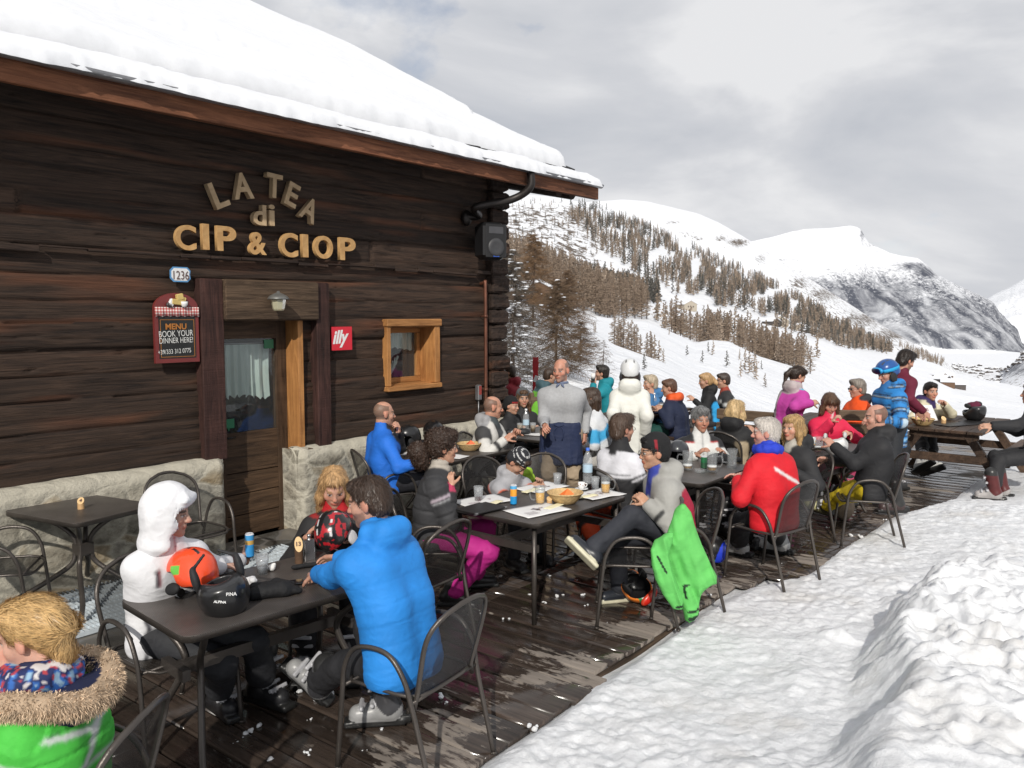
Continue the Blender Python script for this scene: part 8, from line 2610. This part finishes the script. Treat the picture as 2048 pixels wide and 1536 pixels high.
d = seated('white_glasses', 'man with glasses in white and black jacket turned away at the middle table', (1245, 858), 52, y=7.35, lean=2, hyaw=62, hpitch=2, hair='thick', hairc=(.085, .055, .04), jacket=(.66, .66, .70), jpaint=p21, collar=.12, puff=.022, arms={1: (.18, .30, .72), -1: (-.15, .32, .74)}, res=.0075, jres=.011,
   trousers=(.62, .075, .02), legs={1: ('px', 1212, 1112, .1), -1: ('px', 1180, 1085, .1)}, knees={1: (-.9, .2, .5), -1: (-1, .1, .5)}, tpaint=lambda g, C: C.__setitem__((np.abs(g.t - .1) < .16) & g.shin, (.015, .015, .016)), boots=SKI_GR, skin=(.47, .25, .18), stubble=(.15, .10, .08), chairlab='metal armchair with its back to us under the man with glasses')
spectacles(d)
def p22(g, C):
 C[g.tor & (g.h > .86) & (np.abs(g.w) > .085)] = BLK; C[g.arm & (g.al < .16)] = BLK; C[g.arm & (np.abs(g.al - .40) < .05) & (g.d > -.05)] = (.02, .02, .022); C[(g.b == 'yoke') & (np.abs(g.w) > .085)] = BLK
 C[g.tor & (np.abs(g.h - .86) < .014) & (np.abs(g.w) > .08)] = (.45, .03, .03)
 C[g.tor & (np.abs(g.h - .50) < .035) & (np.abs(g.w) > .06) & (g.d > .02)] = (.02, .02, .022)
 C[(g.b == 'collar') & (g.d < .0)] = BLK
 C[g.tor & (np.abs(g.w) < .006) & (g.d > .04)] = (.2, .2, .2)
d = seated('grey_hair', 'grey-haired man in white and black jacket facing us', (1402, 840), 174, y=8.55, lean=3, hyaw=172, hpitch=3, hair='thick', hairc=(.20, .20, .20), jacket=(.64, .64, .62), jpaint=p22, puff=.024, collar=.11, arms={1: (.14, .34, .80), -1: (-.14, .34, .80)}, res=.007, jres=.011, boots=SKI_BK, skin=(.45, .23, .155), build=1.04, chairlab='metal armchair under the grey-haired man')
def p23(g, C):
 C[g.tor & (g.d < -.05) & (g.h < .75) & (np.abs(g.w) > .07)] = (.36, .02, .05)
 C[g.armL & g.up_ & (np.abs(g.al - .36) < .05) & (g.d < .06)] = (.33, .33, .31)
 C[g.tor & (np.abs(g.w) < .06) & (g.d > .03)] = (.035, .05, .32)
 C[g.tor & (np.abs(np.abs(g.w) - .085) < .022) & (g.d > .03) & (np.abs(g.h - .45) < .12)] = (.40, .02, .06)
 C[g.fo & (np.abs(g.t - .55) < .07)] = (.03, .03, .03); C[(g.b == 'collar') & (g.d > .0)] = (.04, .06, .34)
 C[(g.b == 'hood') & (g.z < g.V[:, 2].max() - .15)] = (.03, .03, .03)
d = seated('black_beanie', 'person in black beanie and grey red jacket sitting with crossed legs', (1308, 905), -98, y=6.15, lean=16, hyaw=-100, hpitch=4, fem=True, hair='short', hairc=(.012, .010, .010), jacket=(.33, .325, .305), jpaint=p23, puff=.034, hood='down', hem=-.16, beanie=((.012, .012, .013), lambda g, C: C.__setitem__((g.x < -.06) & (np.abs(g.y - .01) < .012) & (np.abs(g.z - .06) < .05), (.25, .02, .03))),
   arms={-1: ('pd', 1296, 1008, 5.98), 1: ('pd', 1288, 1006, 6.12)}, hints={-1: (-.5, -.6, -.6)}, res=.0065, jres=.010, trousers=(.028, .030, .038), legs={-1: ('pd', 1185, 1098, 5.75), 1: ('px', 1240, 1178, .09)}, knees={-1: (.2, .6, 1), 1: (.0, 1, .6)}, boots=SHOE_C, bootyaw={-1: -6, 1: 8}, skin=(.46, .26, .17),
   chairlab='metal armchair under the person in grey and red', curl=.8)
spectacles(d)
def p24(g, C):
 C[g.tor & (g.h < .55)] = (.40, .32, .215); C[g.arm & (g.al > .30)] = (.40, .32, .215); C[g.tor & (g.h < .60) & (np.abs(g.w) < .10) & (g.d < 0)] = (.02, .02, .02); C[g.fo & (np.abs(g.t - .4) < .12)] = BLK
seated('blonde_back', 'blonde woman seen from behind in black and beige jacket', (1472, 822), 42, y=9.6, lean=6, hyaw=52, hpitch=4, fem=True, hair='bob', hairc=(.52, .37, .19), jacket=(.016, .016, .017), jpaint=p24, puff=.03, hood='down', arms={1: ('pd', 1508, 868, 9.6), -1: (-.12, .36, .8)}, res=.008, jres=.012, boots=SKI_BK, chairlab='metal armchair under the blonde woman seen from behind')
def p25(g, C):
 C[g.tor & (g.d < .0) & (np.abs(g.h - .66 + (g.w + .02) * 1.05) < .030) & (g.w > -.14) & (g.w < .17)] = (.70, .68, .68)
 C[(g.b == 'collar') & (g.t > .55)] = (.02, .05, .48)
d = seated('red', 'white-haired man in bright red jacket with white stripe on the back', (1532, 866), -38, z=1.22, lean=6, hyaw=-72, hpitch=2, hair='short', hairc=(.52, .48, .44), jacket=(.60, .012, .022), jpaint=p25, puff=.034, hem=-.22, arms={-1: ('pd', 1478, 960, 6.85), 1: (.05, .35, .78)}, hints={-1: (-.7, -.2, -.7)}, res=.0065, jres=.010,
   trousers=BLK, legs={1: ('px', 1556, 1085, .1), -1: ('px', 1475, 1090, .1)}, knees={1: (.3, 1, .4), -1: (-.1, 1, .5)}, boots=SKI_GR, bootyaw={1: 15, -1: 10}, build=1.15, skin=(.56, .30, .235), chairlab='metal armchair under the white-haired man in red', collar=.10)
scarf(d, (.018, .045, .46), None, .042, 'collar_lining')
seated('blonde_left', 'smiling blonde woman in black jacket next to the man in red', (1586, 856), -112, y=8.0, lean=2, hyaw=-122, fem=True, hair='bob', hairc=(.42, .27, .12), jacket=(.024, .024, .026), puff=.026, hood='down', collar=.1, jpaint=lambda g, C: C.__setitem__((g.b == 'collar') & (g.d > .03), (.45, .43, .38)), arms={-1: (-.2, .2, .72), 1: (.1, .34, .8)}, res=.007, jres=.011, boots=SKI_BK, trousers=BLK, skin=(.54, .30, .21), chairlab='metal armchair under the smiling blonde woman')
def p27(g, C):
 C[g.armL] = (.42, .36, .36); C[(g.b == 'hood')] = (.42, .36, .36); C[g.tor & (g.w < -.10)] = (.40, .35, .35)
 C[(g.b == 'yoke') & (g.w > 0) & (np.abs(g.h - .97) < .02)] = (.05, .45, .55)
person('magenta', 'dark-haired girl in magenta jacket standing at the back table', (1596, 752), 62, y=10.35, stand=True, lean=14, hyaw=82, hpitch=28, s=.92, fem=True, hair='pony', hairc=(.035, .022, .016), jacket=(.46, .05, .30), jpaint=p27, puff=.034, hood='down', hem=-.14, arms={-1: ('pd', 1560, 806, 10.6), 1: ('pd', 1622, 806, 10.1)}, hints={-1: (-.5, .1, -.6), 1: (.4, -.8, -.4)}, res=.008, jres=.011, trousers=BLK, boots=SKI_BK)
d = seated('pinkred', 'brown-haired woman in pink-red jacket behind the white helmet', (1660, 808), 186, y=9.95, lean=8, hyaw=178, hpitch=24, fem=True, hair='fringe', hairc=(.10, .055, .032), jacket=(.66, .022, .075), puff=.032, collar=.11, arms={1: ('pd', 1664, 843, 9.62), -1: ('pd', 1700, 868, 9.55)}, hints={1: (.6, .1, -1), -1: (-.8, .2, -.6)}, jpaint=lambda g, C: C.__setitem__(g.tor & (np.abs(g.w - .02 + .15 * (g.h - .8)) < .010) & (g.d > .04), (.65, .6, .58)), res=.007, jres=.011, boots=SKI_WH, trousers=(.4, .05, .12), skin=(.52, .29, .21), curl={1: 1.0, -1: .5}, chairlab='metal armchair under the woman in pink-red')
d = person('orange', 'grey-haired man in orange jacket and sunglasses in profile', (1714, 778), -98, y=11.35, lean=0, hyaw=-96, hpitch=2, hair='thick', hairc=(.20, .175, .15), jacket=(.76, .085, .012), puff=.034, hood='down', jpaint=lambda g, C: C.__setitem__(g.b == 'hood', (.03, .03, .035)), arms={-1: (-.2, .3, .8), 1: (.1, .35, .8)}, res=.009, jres=.013, boots=SKI_BK, build=1.08, skin=(.48, .25, .18))
spectacles(d, dark=True)
d = seated('yellow', 'man in black jacket and yellow ski trousers leaning back at the terrace end', (1752, 835), -76, z=1.22, lean=-6, hyaw=-82, hpitch=4, hair='buzz', hairc=(.06, .04, .03), jacket=(.021, .021, .023), puff=.03, hood='down', hem=-.12, arms={-1: ('pd', 1668, 892, 8.0), 1: (.08, .38, .78)}, hints={-1: (-.5, -.1, -1)}, res=.007, jres=.011, trousers=(.66, .49, .022),
   legs={-1: ('px', 1622, 1020, .1), 1: ('px', 1648, 1006, .1)}, knees={-1: (-.1, 1, 1.2), 1: (.1, 1, 1.2)}, boots=SKI_YE, build=1.08, skin=(.50, .27, .20), chairlab='metal armchair under the man in yellow trousers')
def p31(g, C):
 B, K, L_ = (.025, .20, .52), (.012, .013, .02), (.42, .52, .60)
 hh = np.where(g.tor, g.h * g.hL, g.al * .55)
 ph = (hh / .125) % 1.0
 C[:] = B
 C[(ph > .10) & (ph < .24)] = K; C[(ph > .32) & (ph < .36)] = K; C[(ph > .42) & (ph < .56)] = K; C[(ph > .24) & (ph < .30)] = L_; C[(ph > .66) & (ph < .70)] = K
 n = vnoise(np.stack([np.floor(hh / .125) * 3.1, g.tor * 2.0, g.armL * 5.0], 1), 4)
 C[(n > .25) & (ph > .70) & (ph < .95)] = (.22, .42, .60)
 C[g.b == 'collar'] = (.03, .16, .42)
p31_ = p31
def p31(g, C):
 g.hL = .52
 p31_(g, C)
d = person('striped', 'man in blue striped jacket and blue ski helmet standing at the terrace end', (1774, 746), -100, y=9.4, stand=True, lean=4, hyaw=-104, hpitch=20, hair='short', jacket=(.025, .20, .52), jpaint=p31, puff=.030, hood='down', hem=-.20, collar=.10, arms={-1: ('pd', 1752, 842, 9.15), 1: ('pd', 1760, 850, 9.7)}, hints={-1: (-.4, -.9, -.2), 1: (.4, -.9, -.2)}, res=.007, jres=.0095,
   trousers=(.016, .018, .022), legs={-1: ('px', 1790, 1012, .1), 1: ('px', 1752, 985, .1)}, boots=SKI_BR, bootyaw={-1: -10, 1: 5}, skin=(.50, .27, .20))
helmet_parts(d.root, d.Hm, (.012, .075, .27), (.02, .02, .022), goggles=((.02, .30, .62), (.008, .010, .05), (.02, .32, .62)), res=.0065)
person('maroon', 'dark-haired bearded man in maroon leaning over the big picnic table', (1812, 722), 72, y=10.5, stand=True, lean=20, hyaw=76, hpitch=22, hair='thick', hairc=(.022, .015, .012), jacket=(.115, .010, .028), puff=.016, arms={1: ('pd', 1848, 824, 10.15), -1: ('pd', 1840, 830, 10.7)}, hints={1: (.5, -.5, -.6)}, res=.008, jres=.012, trousers=BLK, boots=SKI_BK, stubble=(.03, .02, .018), skin=(.46, .24, .17))
d = person('cream', 'woman in cream jacket with dark hair band resting an elbow on the big picnic table', (1862, 783), 158, y=11.6, lean=8, hyaw=176, hpitch=3, fem=True, hair='short', hairc=(.018, .013, .012), jacket=(.62, .575, .42), puff=.032, hood='down', jpaint=lambda g, C: C.__setitem__((g.b == 'collar') | ((g.b == 'hood') & (g.z > g.V[:, 2].max() - .06)), (.035, .02, .09)), arms={-1: ('pd', 1888, 808, 11.3), 1: ('pd', 1838, 842, 11.2)}, hints={-1: (-1, .1, -.8), 1: (.9, .0, -.6)}, res=.0075, jres=.012,
   trousers=BLK, legs={1: ('px', 1846, 955, .1), -1: ('px', 1862, 948, .1)}, boots=SKI_WH, skin=(.50, .27, .19), curl=.8)
paper(0, 0, .32, .24, 20, 'pale menu sheet propped in front of the cream jacket', name='menu_sheet', cat='paper', y=1.0, print_=(.45, .35, .35)).location = tuple(D(1848, 826, 11.05))
bpy.data.objects['menu_sheet'].rotation_euler = (R(55), 0, R(10))
person('edge_black', 'person in black sitting cut off at the right picture edge', (2064, 788), -56, y=9.9, lean=4, hyaw=-60, hair='short', jacket=(.021, .021, .023), puff=.032, hem=-.14, arms={-1: ('pd', 1984, 852, 9.7), 1: ('pd', 1996, 850, 10.0)}, hints={-1: (-.8, -.3, -.6)}, res=.008, jres=.012, trousers=BLK, legs={-1: ('pd', 1984, 985, 9.6), 1: ('pd', 2000, 978, 9.8)}, boots=SKI_RW)
p = D(1052, 935, 7.75); p[2] -= .28
blob('hung_jacket', [rc((-.10, 0, .22), .06, (.10, 0, .22), .06, .05), rc((0, 0, .2), .07, (0, 0, -.1), .08, .05), rc((-.14, 0, -.1), .07, (.14, 0, -.1), .07, .06), rc((0, 0, -.1), .08, (0, 0, -.3), .07, .05), rc((-.12, -.02, -.3), .06, (.12, -.02, -.3), .06, .06), el((.0, -.03, .32), (.10, .06, .07), .04)], .012, 'fabric', (.34, .56, .05), p, R(30), 'lime green jacket hanging beyond the bent-over child', 'jacket', .03, 9).scale = (.62, .45, .75)
chair(p[0] + .06, p[1] - .22, 200, 'metal armchair under the lime green jacket')
# light, sky, camera
SUN_EL = R(31.5)
sun_to = np.array([-0.10, -1.0])                 # horizontal direction towards the sun
sun_to = sun_to / np.linalg.norm(sun_to)
sd_ = Vector((sun_to[0] * math.cos(SUN_EL), sun_to[1] * math.cos(SUN_EL), math.sin(SUN_EL)))
l = bpy.data.lights.new('Sun', 'SUN'); l.energy = 3.4; l.angle = R(.8); l.color = (1, .95, .87)
lo = bpy.data.objects.new('Sun', l); COL.objects.link(lo)
lo.rotation_euler = sd_.to_track_quat('Z', 'Y').to_euler()
w = bpy.data.worlds.new('World'); SC.world = w; w.use_nodes = True
nt = w.node_tree
for n in list(nt.nodes): nt.nodes.remove(n)
L = nt.links.new
out = nt.nodes.new('ShaderNodeOutputWorld'); bg = nt.nodes.new('ShaderNodeBackground'); L(bg.outputs[0], out.inputs[0])
sky = nt.nodes.new('ShaderNodeTexSky'); sky.sky_type = 'NISHITA'; sky.sun_disc = False
sky.sun_elevation = SUN_EL
sky.sun_rotation = math.atan2(sun_to[0], sun_to[1])
sky.altitude = 1800; sky.air_density = 1.0; sky.dust_density = 1.0
tc = nt.nodes.new('ShaderNodeTexCoord')
def wn(scale, detail, rough, sc, off=(0, 0, 0)):
 mp = nt.nodes.new('ShaderNodeMapping'); mp.inputs['Scale'].default_value = sc; mp.inputs['Location'].default_value = off
 L(tc.outputs['Generated'], mp.inputs[0])
 n = nt.nodes.new('ShaderNodeTexNoise'); n.inputs['Scale'].default_value = scale; n.inputs['Detail'].default_value = detail; n.inputs['Roughness'].default_value = rough
 n.inputs['Distortion'].default_value = .35
 L(mp.outputs[0], n.inputs['Vector']); return n.outputs['Fac']
def wr(f, st):
 r = nt.nodes.new('ShaderNodeValToRGB'); e = r.color_ramp.elements
 while len(e) < len(st): e.new(.5)
 for i, (p, c) in enumerate(st):
  e[i].position = p; e[i].color = (*((c, c, c) if not isinstance(c, tuple) else c), 1)
 L(f, r.inputs[0]); return r.outputs[0]
def wmix(f, a, b, mode='MIX'):
 m = nt.nodes.new('ShaderNodeMix'); m.data_type = 'RGBA'; m.blend_type = mode
 for s_, v_ in ((m.inputs['Factor'], f), (m.inputs['A'], a), (m.inputs['B'], b)):
  if hasattr(v_, 'links'): L(v_, s_)
  else: s_.default_value = v_ if isinstance(v_, (int, float)) else (*v_, 1)
 return m.outputs['Result']
CL = 9.0
n1 = wn(2.6, 9, .55, (1, 1, 2.2), (3.1, 1.7, .4))
n2 = wn(2.3, 7, .52, (1, 1, 2.6), (7.4, .3, 2.2))
cloud = wr(n2, [(.32, (.60 * CL, .63 * CL, .69 * CL)), (.48, (.77 * CL, .785 * CL, .825 * CL)), (.57, (.95 * CL, .955 * CL, .975 * CL))])
cover = wr(n1, [(.25, 0.0), (.42, 1.0)])
col = wmix(cover, sky.outputs[0], cloud)
L(col, bg.inputs[0]); bg.inputs[1].default_value = .094
cam = bpy.data.cameras.new('Camera'); co = bpy.data.objects.new('Camera', cam); COL.objects.link(co)
co.location = CAM; co.rotation_euler = (R(90) - PITCH, 0, 0); cam.lens = 36 * F / 2048; cam.sensor_width = 36; cam.clip_end = 60000; cam.clip_start = .05
SC.camera = co
vs = SC.view_settings; vs.view_transform = 'Standard'; vs.look = 'None'; vs.exposure = 0; vs.gamma = 1
SC.cycles.max_bounces = 8; SC.cycles.diffuse_bounces = 3; SC.cycles.glossy_bounces = 3; SC.cycles.transmission_bounces = 6; SC.cycles.transparent_max_bounces = 16
SC.cycles.use_denoising = True
SC.cycles.caustics_reflective = False; SC.cycles.caustics_refractive = False
